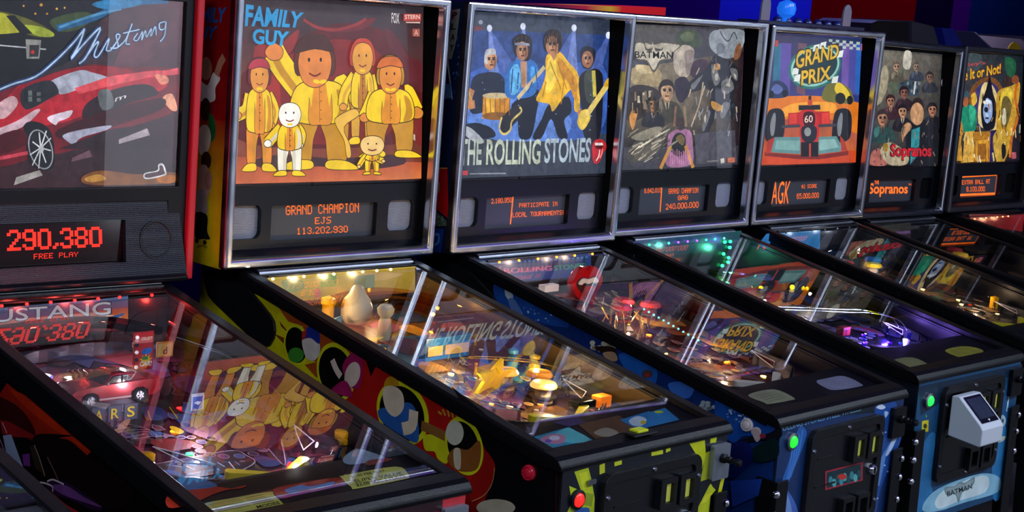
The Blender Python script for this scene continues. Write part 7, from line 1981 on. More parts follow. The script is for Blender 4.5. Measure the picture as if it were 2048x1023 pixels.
ART['m4_front'] = [
('p','17486f',(-2795,-2240,2795,-2240,2795,-6400,-2795,-6400)),
('p','10283f',(-2818,-2394,2881,-2405,2962,-2725,-368,-2693,-1625,-3004,-2539,-3230)),
('s','2a74ac',(-2551,-5202,-2254,-4081,-1653,-3877,-1551,-5370,-1014,-5821,-1844,-6034,-2387,-5995)),
('s','2f7cb4',(1758,-4803,2199,-4120,2613,-4806,2712,-6215,2134,-6370)),
('s','1c5486',(1793,-2956,2152,-2938,2389,-3897,2199,-4120)),
('s','8dc0d8',(-1697,-5702,-865,-5485,1197,-5460,2358,-5775,2342,-6215,429,-6196,-932,-6198,-1844,-6034)),
('s','d8e8ea',(-1230,-5843,-619,-5587,1212,-5524,1740,-5736,1583,-6085,174,-6089,-946,-6135)),
('s','7a8f94',(-785,-5547,-282,-5584,45,-5516,291,-5588,570,-5542,853,-5503,843,-5711,523,-5842,236,-5855,93,-6137,-166,-5847,-629,-5797)),
('s','98aaac',(-709,-5584,-275,-5615,56,-5567,301,-5633,579,-5581,795,-5555,754,-5684,477,-5797,206,-5825,76,-6060,-139,-5815,-578,-5776)),
('t','17242c',(-584,-5847,790,-5838,730,-5680,-641,-5692),'BATMAN',1),
('p','d8c81c',(-2441,-3393,-2099,-3406,-2049,-3738,-2393,-3724)),
('s','3a3a10',(-2149,-3573,-2167,-3620,-2232,-3631,-2306,-3600,-2346,-3545,-2328,-3499,-2262,-3488,-2188,-3518)),
('s','a8c0c8',(2313,-4036,2285,-4156,2154,-4189,1999,-4116,1910,-3981,1937,-3862,2067,-3829,2222,-3901)),
('s','38506a',(2186,-4019,2175,-4061,2126,-4073,2068,-4047,2035,-3998,2046,-3956,2095,-3944,2153,-3970)),
('s','c8d0c0',(1808,-4512,2418,-4513,2325,-4637,1962,-4646)),
('s','4fa05a',(-2209,-3287,-2217,-3310,-2246,-3316,-2279,-3302,-2297,-3275,-2289,-3251,-2261,-3245,-2227,-3260)),
('l','b8d4e8',(2278,-3448,2281,-3758),61),
('l','b8d4e8',(2516,-3665,2519,-3977),62),
('l','b8d4e8',(2309,-3328,2313,-3638),61),
]
ART['m4_card_l'] = [
('s','9a9a6a',(-2265,-9498,-1354,-9540,-1349,-10061,-1783,-10128,-2447,-10015)),
]
ART['m4_card_r'] = [
('s','b8b04a',(500,-9494,1468,-9471,1932,-9745,1721,-9997,567,-10052,345,-9785)),
('l','8a8438',(683,-9588,1688,-9682),29),
('l','8a8438',(637,-9681,1638,-9776),29),
('l','8a8438',(591,-9775,1589,-9871),29),
('l','8a8438',(545,-9867,1540,-9964),29),
]
ART['m4_back'] = [
('g','0c3034 0c2a3a 104a4a 1a2a6a',(-2818,-689,2748,-618,2645,-24,-2902,-87)),
]
ART['m5_back'] = [
('g','1f5a9a 2a74b4 2f86c8 2a70b0',(-3867,-888,307,-959,205,-242,-3088,-217)),
]
ART['m6_back'] = [
('g','2a2430 301c34 2c2c24 3a4030',(-2874,-721,383,-852,209,-169,-2989,-237)),
('p','6a4a7a',(-856,-486,256,-491,283,-599,-829,-592)),
]
ART['m7_back'] = [
('g','4a0c14 8a1a20 a02428 3a1418',(-2333,-462,2828,-1013,2624,-218,-2434,-27)),
]
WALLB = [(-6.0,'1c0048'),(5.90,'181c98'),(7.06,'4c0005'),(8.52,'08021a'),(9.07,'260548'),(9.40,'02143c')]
ARM = [(0.176, -0.002), (0.172, -0.036), (0.16, -0.067), (0.145, -0.092), (0.12, -0.105), (0.0, -0.15), (-0.06, -0.172), (-0.095, -0.176), (-0.117, -0.168), (-0.13, -0.149), (-0.134, -0.13), (-0.128, -0.108), (-0.112, -0.094), (-0.075, -0.073), (-0.02, -0.045), (0.02, -0.026), (0.045, -0.002)]

# ------------------------------------------------------------------ the room
def struct(name, m, *boxes):
    b = MB()
    for q in boxes: b.box(*q)
    o = b.build(name, m, z=0); o['kind'] = 'structure'
    return o
FLOOR = mat('worn_floor', '4c4a48', .8, noise=.1, scale=220, bump=.5)
struct('floor', FLOOR, (-6, 13, -6.5, 3.6, -.1, 0))
struct('ceiling', mat('dark_ceiling', '4a4858', .9, bump=.3), (-6, 13, -6.5, 3.6, 3.42, 3.5))
struct('wall_front', mat('grey_wall', '8a8c96', .9, bump=.2), (-6, 13, -6.5, -6.4, 0, 3.42))
WIN = mat('daylight_window', 'dfe4f0', .3, emit=2.2)
for n_, x0_, x1_, z0_, z1_, mm in (('window_1', 2.78, 3.5, .15, 1.95, WIN), ('window_2', 5.55, 6.1, .2, 1.35, mat('dim_window', 'c8d0e0', .3, emit=.8)), ('window_3', 9.4, 10.4, 1.3, 2.3, mat('dim_window', 'c8d0e0', .3, emit=.8))):
    struct(n_, mm, (x0_, x1_, -6.4, -6.385, z0_, z1_))
    struct('trim_'+n_[-1], mat('window_frame', '3a3a42', .5), (x0_-.06, x0_, -6.4, -6.36, z0_-.06, z1_+.06), (x1_, x1_+.06, -6.4, -6.36, z0_-.06, z1_+.06), (x0_, x1_, -6.4, -6.36, z1_, z1_+.06), (x0_, x1_, -6.4, -6.36, z0_-.06, z0_))
struct('wall_left', mat('purple_wall', '2a1a4a', .9, bump=.2), (-6, -5.9, -6.4, 3.4, 0, 3.42))
struct('wall_right', mat('navy_wall', '101a40', .9, bump=.2), (12.9, 13, -6.4, 3.4, 0, 3.42))
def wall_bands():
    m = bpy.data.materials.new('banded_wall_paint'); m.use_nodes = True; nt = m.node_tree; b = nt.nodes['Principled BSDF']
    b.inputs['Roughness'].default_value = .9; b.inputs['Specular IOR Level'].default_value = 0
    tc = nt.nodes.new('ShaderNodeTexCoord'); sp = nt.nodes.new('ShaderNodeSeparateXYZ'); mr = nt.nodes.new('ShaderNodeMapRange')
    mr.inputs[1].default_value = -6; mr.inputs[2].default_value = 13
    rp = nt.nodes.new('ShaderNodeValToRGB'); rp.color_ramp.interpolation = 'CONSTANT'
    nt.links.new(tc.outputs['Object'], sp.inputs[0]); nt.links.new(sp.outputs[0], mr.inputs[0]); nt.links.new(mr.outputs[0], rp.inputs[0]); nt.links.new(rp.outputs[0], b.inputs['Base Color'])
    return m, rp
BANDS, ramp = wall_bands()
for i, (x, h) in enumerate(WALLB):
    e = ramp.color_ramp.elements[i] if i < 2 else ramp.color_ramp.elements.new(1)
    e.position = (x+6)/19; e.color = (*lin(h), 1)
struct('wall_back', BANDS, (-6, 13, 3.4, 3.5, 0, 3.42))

# ------------------------------------------------------------------ a pinball machine
GK = .188                                            # slope of the playfield glass and the rails
gz = lambda y, d=0: -.010+GK*y-d                     # height of the glass, d below it
FK = .02
fy = lambda z: -1.0638+FK*z                          # front face of the cabinet leans a little
pz = lambda y: -.130+.122*y                          # playfield board
H = .6894; BW = .3525; CW = .2805
def plane_art(kind, c=0):
    if kind == 'T': return Art(lambda x, z: (x, .020+.085*z, z), (0, -1, .085), clip=(-.328, .328, .199, .664))
    if kind == 'Y': return Art(lambda x, z: (x, c, z), (0, -1, 0))
    if kind == 'X': return Art(lambda y, z: (c, y, z), (-1, 0, 0))
    if kind == 'F': return Art(lambda x, z: (x, fy(z)-c, z), (0, -1, FK))
    if kind == 'G': return Art(lambda x, y: (x, y, gz(y, c)), (0, -GK, 1))
    if kind == 'P': return Art(lambda x, y: (x, y, pz(y)+c), (0, -.122, 1))
def bulb(root, name, x, y, z, m, r=.004, cap=None):
    return MB().ball((x, y, z), r, 10, .9).build(name, m, root)
def lamp(root, x, y, z, e, col, r=.006):
    d = bpy.data.lights.new('bulb_light', 'POINT'); d.energy = e; d.color = col; d.shadow_soft_size = r
    o = bpy.data.objects.new('bulb_light', d); C.objects.link(o); o.parent = root; o.location = (x, y, z+ZB)
def spot_light(root, x, y, z, e, col): lamp(root, x, y, z, e, col)

def cabinet(root, c):
    body = mat(c['key']+'_cabinet', c.get('body', '0d0d12'), .4, noise=.08)
    side = [(.188, -.02), (0, -.022), (-1.04, gz(-1.04)-.014), (fy(-.225)+.004, -.226), (fy(-.585)+.004, -.585), (.188, -.52)]
    b = MB()
    for s in (-1, 1): b.prism(side, 'x', s*CW, s*(CW-.016))
    b.prism([(fy(-.24)+.004, -.225), (fy(-.24)+.022, -.225), (fy(-.585)+.022, -.585), (fy(-.585)+.004, -.585)], 'x', -CW+.016, CW-.016)
    b.box(-CW+.016, CW-.016, .168, .188, -.52, -.02)
    b.prism([(fy(-.585)+.022, -.575), (.17, -.51), (.17, -.52), (fy(-.585)+.022, -.585)], 'x', -CW+.016, CW-.016)
    cab = b.build('cabinet', body, root, bev=.002)
    # inner walls of the well
    for s in (-1, 1): MB().prism([(-.02, -.03), (-1.03, gz(-1.03)-.02), (-1.03, pz(-1.03)-.01), (-.02, pz(-.02)-.01)], 'x', s*(CW-.0165), s*(CW-.02)).build('well_lining', mat(c['key']+'_lining', c.get('lining', '0b0b0f'), .35), root)
    for s in (-1, 1):                                  # side rails
        b = MB()
        x0, x1 = sorted((s*.259, s*.2905))
        b.prism([(x0, 0), (x1, 0), (x1, .012), (x1-.003 if s > 0 else x1, .014), (x0+(0 if s > 0 else .003), .014)], 'y', 0, 1)
        for v in b.bm.verts:                            # run it down the slope
            t = v.co.y; y = .03-1.055*t; v.co = Vector((v.co.x, y, gz(y)-.010+v.co.z))
        q = [(.03, gz(.03)), (-1.03, gz(-1.03)), (-1.03, gz(-1.03)-c.get('rail_drop', .04)), (.03, gz(.03)-c.get('rail_drop', .04))]
        b.prism(q, 'x', s*.291, s*.281)
        b.build('side_rail', LBAR, root, bev=.0025)
    if c.get('notches'):
        for y in (-.25, -.5, -.75):
            MB().prism([(y-.07, gz(y-.07)-.03), (y+.07, gz(y+.07)-.03), (y+.06, gz(y+.06)-.016), (y-.06, gz(y-.06)-.016)], 'x', -.2935, -.2905).build('rail_clip', PANEL, root)
    pr = [(-1.018, gz(-1.018)+.003), (-1.050, gz(-1.05)+.004), (-1.062, gz(-1.06)-.0), (-1.069, gz(-1.06)-.009), (-1.0715, gz(-1.06)-.014), (-1.070, gz(-1.06)-.021), (-1.060, gz(-1.06)-.022), (-1.018, gz(-1.018)-.024)]
    b = MB().prism(pr, 'x', -.2925, .2925)
    lb = b.build('lockdown_bar', LBAR, root, bev=.005, seg=3)
    # glass
    MB().prism([(-.02, gz(-.02)), (-1.022, gz(-1.022)), (-1.022, gz(-1.022)-.004), (-.02, gz(-.02)-.004)], 'x', -.265, .265).build('playfield_glass', GLASS, root)
    MB().tube([(-.259, -.022, gz(-.02)+.004), (.259, -.022, gz(-.02)+.004)], .0055, 8).build('glass_channel', BLK if c['key'] in ('m1', 'm7') else STEEL, root)
    # neck under the backbox and hinge arms
    MB().box(-.259, .259, -.02, .02, -.028, -.001).build('neck', PANEL, root, bev=.002)
    arm = ARM
    for s in (-1, 1):
        if s > 0 and not c.get('arm_r', 1): continue
        MB().prism(arm, 'x', s*.2811, s*.289).build('hinge_arm', BLK, root, bev=.002)
    # playfield board
    b = MB().prism([(-.03, pz(-.03)), (-.90, pz(-.90)), (-.90, pz(-.9)-.013), (-.03, pz(-.03)-.013)], 'x', -.264, .264)
    pf = b.build('playfield', mat(c['key']+'_board', c.get('pf', '2a1c14'), .2, coat=.5), root)
    pa = c['key']+'_pf'
    if pa in ART: plane_art('P', .0036).items(ART[pa]).build('playfield_print', art_mat('playfield_print', 0, .5), pf)
    b = MB().prism([(-.885, gz(-.885)-.011), (-1.02, gz(-1.02)-.011), (-1.02, gz(-1.02)-.05), (-.885, pz(-.885)-.012)], 'x', -.264, .264)
    ap = b.build('apron', mat(c['key']+'_apron', c.get('apron', '16161b'), .35), root)
    for k, nm in ((c['key']+'_card_l', 'instruction_card'), (c['key']+'_card_r', 'price_card'), (c['key']+'_card_m', 'apron_print')):
        if k in ART: plane_art('G', .0098 if nm != 'apron_print' else .0102).items(ART[k]).build(nm, ART_INK, root)
    # back panel under the glass
    k = c['key']+'_back'
    if k in ART:
        bp = plane_art('Y', -.045).items(ART[k]).build('back_panel', art_mat('lit_back_panel', .95, .3), root, back=([(-.26, -.03), (.26, -.03), (.26, -.15), (-.26, -.15)], .004, c.get('back_col', '101014')))
    else:
        MB().box(-.259, .259, -.045, -.04, -.15, -.03).build('back_panel', mat(c['key']+'_back_panel', c.get('back_col', '14141c'), .3), root)
    # legs
    gnd = -ZB-root.location.z
    for sx in (-1, 1):
        for fr in (1, 0):
            b = MB()
            if fr:
                y0, yb = fy(-.36), fy(-.585)
                zb = gnd+.03
                ybt = yb-.02
                for (za, zc, ya, yc) in ((-.36, zb, y0-.003, ybt-.003),):
                    o = [(sx*CW, ya), (sx*(CW+.006), ya-.006)]
                    # two leaves of an angle iron folded round the corner
                    def leaf(p, q, th):
                        pass
                    xs = sorted((sx*(CW+.005), sx*(CW-.042)))
                    b.prism([(ya, za), (ya-.005, za), (yc-.005, zc), (yc, zc)], 'x', xs[0], xs[1])
                    xs = sorted((sx*(CW+.005), sx*CW))
                    b.prism([(ya, za), (ya+.055, za), (yc+.03, zc), (yc, zc)], 'x', xs[0], xs[1])
                lg = b.build('leg', LBAR, root, bev=.002)
                for z in (-.39, -.44, -.50):
                    MB().lathe([(.0, .0), (.010, .0), (.0095, .004), (.006, .008), (.0, .009)], (sx*(CW+.003), fy(z)-.006, z), (sx*.7, -1, 0), 12).build('leg_bolt', CHROME, lg)
                MB().lathe([(.0, 0), (.022, 0), (.022, .008), (.008, .014), (.008, .05), (0, .05)], (sx*(CW-.018), yc+.012, gnd), n=14).build('leg_leveller', STEEL, lg)
            else:
                xs = sorted((sx*(CW+.005), sx*CW))
                b.prism([(.188, -.36), (.135, -.36), (.165, gnd+.03), (.198, gnd+.03)], 'x', xs[0], xs[1])
                xs = sorted((sx*(CW+.005), sx*(CW-.042)))
                b.prism([(.188, -.36), (.193, -.36), (.203, gnd+.03), (.198, gnd+.03)], 'x', xs[0], xs[1])
                lg = b.build('leg', LBAR, root)
                MB().lathe([(.0, 0), (.022, 0), (.022, .008), (.008, .014), (.008, .05), (0, .05)], (sx*(CW-.018), .185, gnd), n=14).build('leg_leveller', STEEL, lg)
    # side print and flipper buttons
    k = c['key']+'_side'
    if k in ART: plane_art('X', -CW-.0006).items(ART[k]).build('side_print', ART_INK, root)
    for s in (-1, 1):
        y, z = c.get('flip', (-.985, -.285))
        bt = MB().lathe([(.0, 0), (.017, 0), (.017, .006), (.0145, .010), (.0125, .010), (.012, .007), (.009, .011), (.0, .013)], (s*(CW+.0002), y, z), (s, 0, 0), 20).build('flipper_button', mat(c['key']+'_flipper', c.get('flip_col', 'd8203a'), .25), root)
    k = c['key']+'_front'
    if k in ART: plane_art('F', -.0030).items(ART[k]).build('front_print', ART_INK, root)
    return pf

def coin_door(root, c):
    x0, x1, z0, z1 = -.160, .172, -.528, -.254
    F = lambda x, z, d=0: (x, fy(z)-d, z)
    def onface(mb):                                     # built upright at y = 0, then leaned onto the front
        for v in mb.bm.verts: v.co.y += fy(v.co.z)+.004
        return mb
    b = MB().plate(rrect(x0, x1, z0, z1, .028), [rrect(x0+.022, x1-.022, z0+.022, z1-.022, .014)], -.016, .016)
    door = onface(b).build('coin_door', BLK, root, bev=.003)
    onface(MB().prism(rrect(x0+.022, x1-.022, z0+.022, z1-.022, .014), 'y', -.010, 0)).build('door_panel', PANEL, door, bev=.0015)
    # raised border, hatch lines
    sx = .018
    for i in range(2):
        X = sx+i*.068
        fr = onface(MB().plate(rrect(X, X+.056, -.358, -.290, .004), [rrect(X+.018, X+.046, -.346, -.302, .002)], -.026, .016)).build('coin_slot', BLK, door, bev=.0015)
        onface(MB().prism(rrect(X+.018, X+.046, -.346, -.302, .002), 'y', -.016, -.011)).build('coin_button', mat('amber_coin_button', 'a2a848', .3, emit=.4), fr)
        rf = onface(MB().plate(rrect(X-.02, X+.034, -.515, -.447, .004), [rrect(X-.010, X+.024, -.503, -.459, .003)], -.026, .016)).build('coin_return', BLK, door, bev=.002)
        onface(MB().prism(rrect(X-.010, X+.024, -.503, -.459, .003), 'y', -.014, -.011)).build('return_flap', PANEL, rf)
    onface(MB().prism(rrect(-.12, -.03, -.332, -.3285, .001), 'y', -.0125, -.009)).build('door_seam', BLK, door)
    onface(MB().prism(rrect(-.12, -.03, -.402, -.3985, .001), 'y', -.0125, -.009)).build('door_seam', BLK, door)
    lk = onface(MB().lathe([(.0, 0), (.015, 0), (.015, .006), (.011, .012), (.0, .012)], (.136, -.010, -.395), (0, -1, 0), 18)).build('door_lock', CHROME, door)
    onface(MB().box(.1345, .1375, -.0235, -.0215, -.403, -.387)).build('keyhole', DARK, lk)
    for (x, z) in ((x0+.011, z1-.05), (x1-.011, z1-.05), (x0+.011, z0+.05), (x1-.011, z0+.05), (0, z1-.011), (0, z0+.011)):
        onface(MB().lathe([(0, 0), (.006, 0), (.0045, .004), (0, .005)], (x, -.016, z), (0, -1, 0), 10)).build('door_bolt', STEEL, door)
    if c.get('door_sticker'):
        plane_art('F', .0068).items(ART[c['door_sticker']]).build('door_sticker', ART_INK, door)
    return door

def front_fittings(root, c):
    sb = c.get('start', ('e02020', (-.222, -.312)))
    x, z = sb[1]
    o = MB().lathe([(.0, 0), (.021, 0), (.021, .007), (.016, .009), (.0155, .006), (0, .006)], (x, fy(z)+.003, z), (0, -1, 0), 22).build('start_button', BLK if c['key'] == 'm2' else STEEL, root)
    MB().lathe([(.0, .006), (.0145, .006), (.0145, .010), (.011, .0135), (0, .0145)], (x, fy(z)+.003, z), (0, -1, 0), 20).build('button_lens', mat('lens_'+sb[0], sb[0], .25, emit=.9), o)
    # plunger
    pl = MB().plate(rrect(.216, .278, -.328, -.248, .004), [], fy(-.29)-.010, .012)
    for v in pl.bm.verts: v.co.y += FK*(v.co.z+.29)
    p = pl.build('plunger_plate', mat('plate_'+c.get('plate', '8d929e'), c.get('plate', '8d929e'), .35, .7), root, bev=.002)
    z = -.278; x = .248
    MB().lathe([(0, 0), (.011, 0), (.011, .010), (.008, .013), (.008, .024), (.006, .026), (.006, .032), (.0, .032)], (x, fy(z)-.009, z), (0, -1, 0), 16).build('plunger_housing', LBAR, p)
    MB().lathe([(0, .030), (.004, .031), (.004, .036), (.008, .040), (.009, .045), (.007, .050), (0, .052)], (x, fy(z)-.009, z), (0, -1, 0), 16).build('plunger_knob', BLK, p)

def backbox(root, c):
    side = mat(c['key']+'_backbox', c.get('side', '0c0c10'), .4)
    b = MB()
    for s in (-1, 1): b.box(*sorted((s*(BW-.004), s*(BW-.018))), .012, .23, 0, H-.003)
    b.box(-BW+.018, BW-.018, .012, .23, H-.018, H-.003); b.box(-BW+.018, BW-.018, .012, .23, 0, .016); b.box(-BW+.018, BW-.018, .215, .23, .016, H-.018)
    bb = b.build('backbox', side, root, bev=.001)
    b = MB()
    for s in (-1, 1): b.box(*sorted((s*(BW-.018), s*(BW-.021))), .010, .21, .016, H-.018)
    b.box(-BW+.021, BW-.021, .012, .21, H-.024, H-.018)
    b.build('inner_lining', DARK, bb)
    fm = c.get('frame', CHROME)
    t, w = .030, .024
    b = MB()
    y0, y1 = -.010, .016
    b.plate([(-BW, 0), (BW, 0), (BW, H), (-BW, H)], [[(-BW+w, w), (BW-w, w), (BW-w, H-w), (-BW+w, H-w)]], y0, y1-y0)
    b.build('trim_frame', fm, bb, bev=.008, seg=4)
    if c['key']+'_bbside' in ART:
        plane_art('X', -BW+.0036).items(ART[c['key']+'_bbside']).build('backbox_side_print', ART_INK, bb)
    # translite with its pane
    bg = plane_art('T').items(ART[c['key']+'_glass']).build('backglass', ART_LIT if c['key'] in ('m2', 'm5') else ART_PAINT, root, back=(rrect(-.328, .328, .199, .664, .003), .005, '050507'))
    MB().prism([(.014+.085*z, z) for z in (.200, .662)]+[(.017+.085*z, z) for z in (.662, .200)], 'x', -.328, .328).build('glass_pane', PANE, bg)
    # speaker panel
    sp_m = PANEL
    hl = [rrect(-.1825, .1725, .057, .147, .005), rrect(-.311, -.214, .066, .151, .018), rrect(.213, .308, .066, .151, .018)]
    b = MB().plate([(-.33, .041), (.33, .041), (.33, .205), (-.33, .205)], hl, .036, .022)
    b.prism([(.036, .041), (.004, .028), (.004, .024), (.05, .024), (.05, .041)], 'x', -.33, .33)
    b.prism([(.036, .205), (.033, .203), (.033, .199), (.036, .196)], 'x', -.33, .33)
    pn = b.build('speaker_panel', sp_m, root)
    MB().box(-.06, .0, .029, .035, .198, .204).build('panel_latch', BLK, pn, bev=.001)
    gr = c.get('grille', GRILLE)
    for (xa, xb) in ((-.313, -.212), (.211, .310)):
        b = MB(); n = 22
        for i in range(n):
            z0 = .065+i*.087/n
            b.prism([(.052, z0), (.0505, z0+.001), (.0505, z0+.0026), (.052, z0+.0038), (.055, z0+.0038), (.055, z0)], 'x', xa, xb)
        b.build('speaker_grille', gr, pn)
    dm = mat('display_glass', '43444c', .3, coat=.4)  # base colour lightened to stand in for grey reflections on the screen
    ds = MB().box(-.19, .18, .052, .056, .05, .154).build('dot_display', dm, pn)
    plane_art('Y', .0515).items(ART[c['key']+'_dmd']).build('lit_dots', ART_DOT, ds)
    return bb

def place(c):
    x, y, yw, z, rl, pi = c['fit']
    A = Matrix.Rotation(yw, 4, 'Z') @ Matrix.Rotation(pi, 4, 'X') @ Matrix.Rotation(rl, 4, 'Y')
    p = Vector((x, y, ZB+z)) - A @ Vector((0, 0, ZB))
    M = A.copy(); M.translation = p
    r = empty('pinball_machine', label=c['label'], cat='pinball machine', group='row of pinball machines', mw=M)
    r.location = p; r.rotation_euler = A.to_euler()
    return r

# ------------------------------------------------------------------ things on a playfield
def P3(x, y, h=0): return (x, y, pz(y)+h)
def post(par, x, y, h=.024, r=.0035, m=None, name='rubber_post'):
    return MB().lathe([(0, 0), (r*1.5, 0), (r*1.5, h*.2), (r, h*.3), (r, h*.8), (r*1.4, h*.85), (r*1.2, h), (0, h)], P3(x, y), n=10).build(name, m or glass_mat('clear_post', 'c8c8d4', 1.5, .04), par)
def insert(par, x, y, r, m, sx=1, sy=1):
    return MB().lathe([(0, 0), (r, 0), (r*.96, .0012), (0, .0014)], P3(x, y, .0006), n=18, sx=sx, sy=sy).build('lit_insert', m, par)
def bumper(par, x, y, cap, body='d8d4cc', glow=0, r=.03):
    b = MB().lathe([(0, 0), (r*.8, 0), (r*.8, .006), (r*.62, .008), (r*.62, .03), (r*.95, .034), (r*.95, .036), (0, .036)], P3(x, y), n=24).build('pop_bumper', mat('bumper_'+body, body, .35), par)
    MB().lathe([(0, .036), (r*1.05, .036), (r*1.08, .040), (r*.9, .048), (r*.3, .051), (0, .051)], P3(x, y), n=24).build('bumper_cap', mat('cap_'+cap+str(glow), cap, .25, emit=glow), par)
    MB().lathe([(r*.9, .012), (r*1.08, .012), (r*1.08, .016), (r*.9, .016)], P3(x, y), n=24).build('bumper_ring', STEEL, par)
    return b
def channel(par, name, path, w, wall, m):
    """U-shaped ball guide swept along a path of (x, y, h)"""
    pts = [Vector(P3(*p)) for p in path]; n = len(pts); b = MB(); rows = []
    for i, p in enumerate(pts):
        t = (pts[min(i+1, n-1)]-pts[max(i-1, 0)]); t.z = 0; t.normalize(); s = Vector((-t.y, t.x, 0)); u = Vector((0, 0, 1))
        k = .0016
        rows.append([p+s*(w/2)+u*wall, p+s*(w/2), p-s*(w/2), p-s*(w/2)+u*wall, p-s*(w/2+k)+u*wall, p-s*(w/2+k)-u*k, p+s*(w/2+k)-u*k, p+s*(w/2+k)+u*wall])
    b.rings(rows); b.sm = False
    return b.build(name, m, par)
def wire(par, name, path, r=.0016, m=None):
    return MB().tube([P3(*p) for p in path], r, 6).build(name, m or STEEL, par)
def curve(pts, k=6):
    n = len(pts); out = []
    for i in range(n-1):
        a, b, c, d = pts[max(i-1, 0)], pts[i], pts[i+1], pts[min(i+2, n-1)]
        for q in range(k):
            t = q/k
            out.append(tuple(.5*((2*b[j])+(c[j]-a[j])*t+(2*a[j]-5*b[j]+4*c[j]-d[j])*t*t+(3*b[j]-a[j]-3*c[j]+d[j])*t**3) for j in range(3)))
    return out+[pts[-1]]
def flipper(par, x, y, ang, m):
    L = .075; b = MB(); a = []
    for t in range(9): q = PI/2+PI*t/8; a.append((.011*math.cos(q), .011*math.sin(q)))
    for t in range(9): q = -PI/2+PI*t/8; a.append((L+.006*math.cos(q), .006*math.sin(q)))
    ca, sa = math.cos(ang), math.sin(ang)
    b.prism([(x+p*ca-q*sa, y+p*sa+q*ca) for p, q in a], 'z', 0, .018)
    for v in b.bm.verts: v.co.z += pz(v.co.y)+.006
    return b.build('flipper', m, par, bev=.002)
def sling(par, pts, m, edge, h=.026):
    b = MB().prism(pts, 'z', 0, .002)
    for v in b.bm.verts: v.co.z += pz(v.co.y)+h
    s = b.build('slingshot_plastic', m, par)
    MB().tube([P3(x, y, h+.0025) for x, y in pts+[pts[0]]], .0013, 6).build('plastic_edge', edge, s)
    for x, y in pts: post(par, x, y, h)
    return s
def sign(par, x, y, h0, w, hh, col, name='plastic_sign', rz=0, items=None, th=.003):
    """upright board on the playfield, centre x, facing the player"""
    z0 = pz(y)+h0
    A = Art(lambda a, c: (x+a*math.cos(rz), y+a*math.sin(rz), z0+c), (math.sin(rz), -math.cos(rz), 0))
    for it in items or []: A.item(it)
    return A.build(name, ART_INK, par, back=([(-w/2, 0), (w/2, 0), (w/2, hh), (-w/2, hh)], th, col))
def T_(col, txt, x0, x1, z0, z1, bold=1): return ('t', col, [v*1e4 for v in (x0, z0, x1, z0, x1, z1, x0, z1)], txt, bold)
def Q_(col, *p): return ('p', col, [v*1e4 for v in p])
def S_(col, *p): return ('s', col, [v*1e4 for v in p])
def pf_print(pf, key, seed, pal, lines='c8c0c8', dense=60):
    """printed playfield: big shapes, lanes of arrows, outlined inserts"""
    q = random.Random(seed); A = plane_art('P', .0007)
    for k in range(dense):
        x, y = q.uniform(-.25, .25), q.uniform(-.86, -.06); r = q.uniform(.02, .09); a0 = q.uniform(0, 6.28); n = q.choice((5, 6, 7))
        A.item(('s' if q.random() < .6 else 'p', q.choice(pal), [v*1e4 for i in range(n) for v in (max(-.262, min(.262, x+r*q.uniform(.4, 1)*math.cos(a0+6.28*i/n))), max(-.895, min(-.035, y+r*1.3*q.uniform(.4, 1)*math.sin(a0+6.28*i/n))))]))
    for k in range(7):
        x = -.2+.066*k; y = -.48+.05*math.sin(k*2.1); a = (x*.9)
        for j in range(3):
            cx, cy = x+a*.05*j, y-.05*j
            A.item(Q_(lines, cx-.011, cy-.016, cx+.011, cy-.016, cx+.011, cy+.004, cx, cy+.02, cx-.011, cy+.004))
            A.item(Q_(q.choice(pal), cx-.008, cy-.013, cx+.008, cy-.013, cx+.008, cy+.003, cx, cy+.015, cx-.008, cy+.003))
    for k in range(14):
        t = k/14*6.28; cx, cy = .02+.075*math.cos(t), -.66+.05*math.sin(t)
        for rr, cc in ((.0115, lines), (.009, q.choice(pal))):
            A.item(('s', cc, [v*1e4 for i in range(8) for v in (cx+rr*math.cos(i*.785), cy+rr*math.sin(i*.785))]))
    for k in range(10):
        x, y = q.uniform(-.22, .2), q.uniform(-.85, -.2)
        pts = [(x, y)]
        for j in range(4): pts.append((max(-.25, min(.25, pts[-1][0]+q.uniform(-.05, .06))), max(-.88, min(-.05, pts[-1][1]+q.uniform(-.05, .05)))))
        A.item(('l', lines, [v*1e4 for p in smooth(pts, False, 3) for v in (max(-.262, min(.262, p[0])), max(-.895, min(-.035, p[1])))], 9))
    return A.build('playfield_print', art_mat('playfield_print', 0, .5), pf)
def led_row(root, xs, y, z, m, e=0, col=(1, 1, 1)):
    MB().box(-.25, .25, y-.003, y+.006, z+.004, z+.008).build('led_strip', BLK, root)
    for x in xs: bulb(root, 'led_bulb', x, y, z, m)
    if e:
        for x in (xs[len(xs)//4], xs[len(xs)//2], xs[(3*len(xs))//4]): lamp(root, x, y-.03, z-.012, e/3, col)
def common_field(pf, c, pal):
    """flippers, slingshots, outlane posts and side rails that every table has"""
    fm = mat('flipper_'+c.get('flipper', 'e8d21a'), c.get('flipper', 'e8d21a'), .35)
    flipper(pf, -.082, -.80, -.5, fm); flipper(pf, .092, -.80, PI+.5, fm)
    sm = glass_mat('sling_plastic_'+pal, pal, 1.5, .03); ed = mat('white_edge', 'd8d4e0', .4)
    sling(pf, [(-.165, -.66), (-.15, -.745), (-.10, -.775), (-.14, -.70)], sm, ed); sling(pf, [(.175, -.66), (.16, -.745), (.11, -.775), (.15, -.70)], sm, ed)
    for x in (-.21, .222):
        channel(pf, 'lane_guide', [(x, -.64, .001), (x, -.74, .001), (x*.9, -.78, .001), (x*.5, -.83, .001)], .004, .02, STEEL)
    for x, y in ((-.235, -.60), (.245, -.60), (-.235, -.45), (.2, -.5), (-.15, -.5), (.1, -.36), (-.05, -.3), (.16, -.25)): post(pf, x, y)
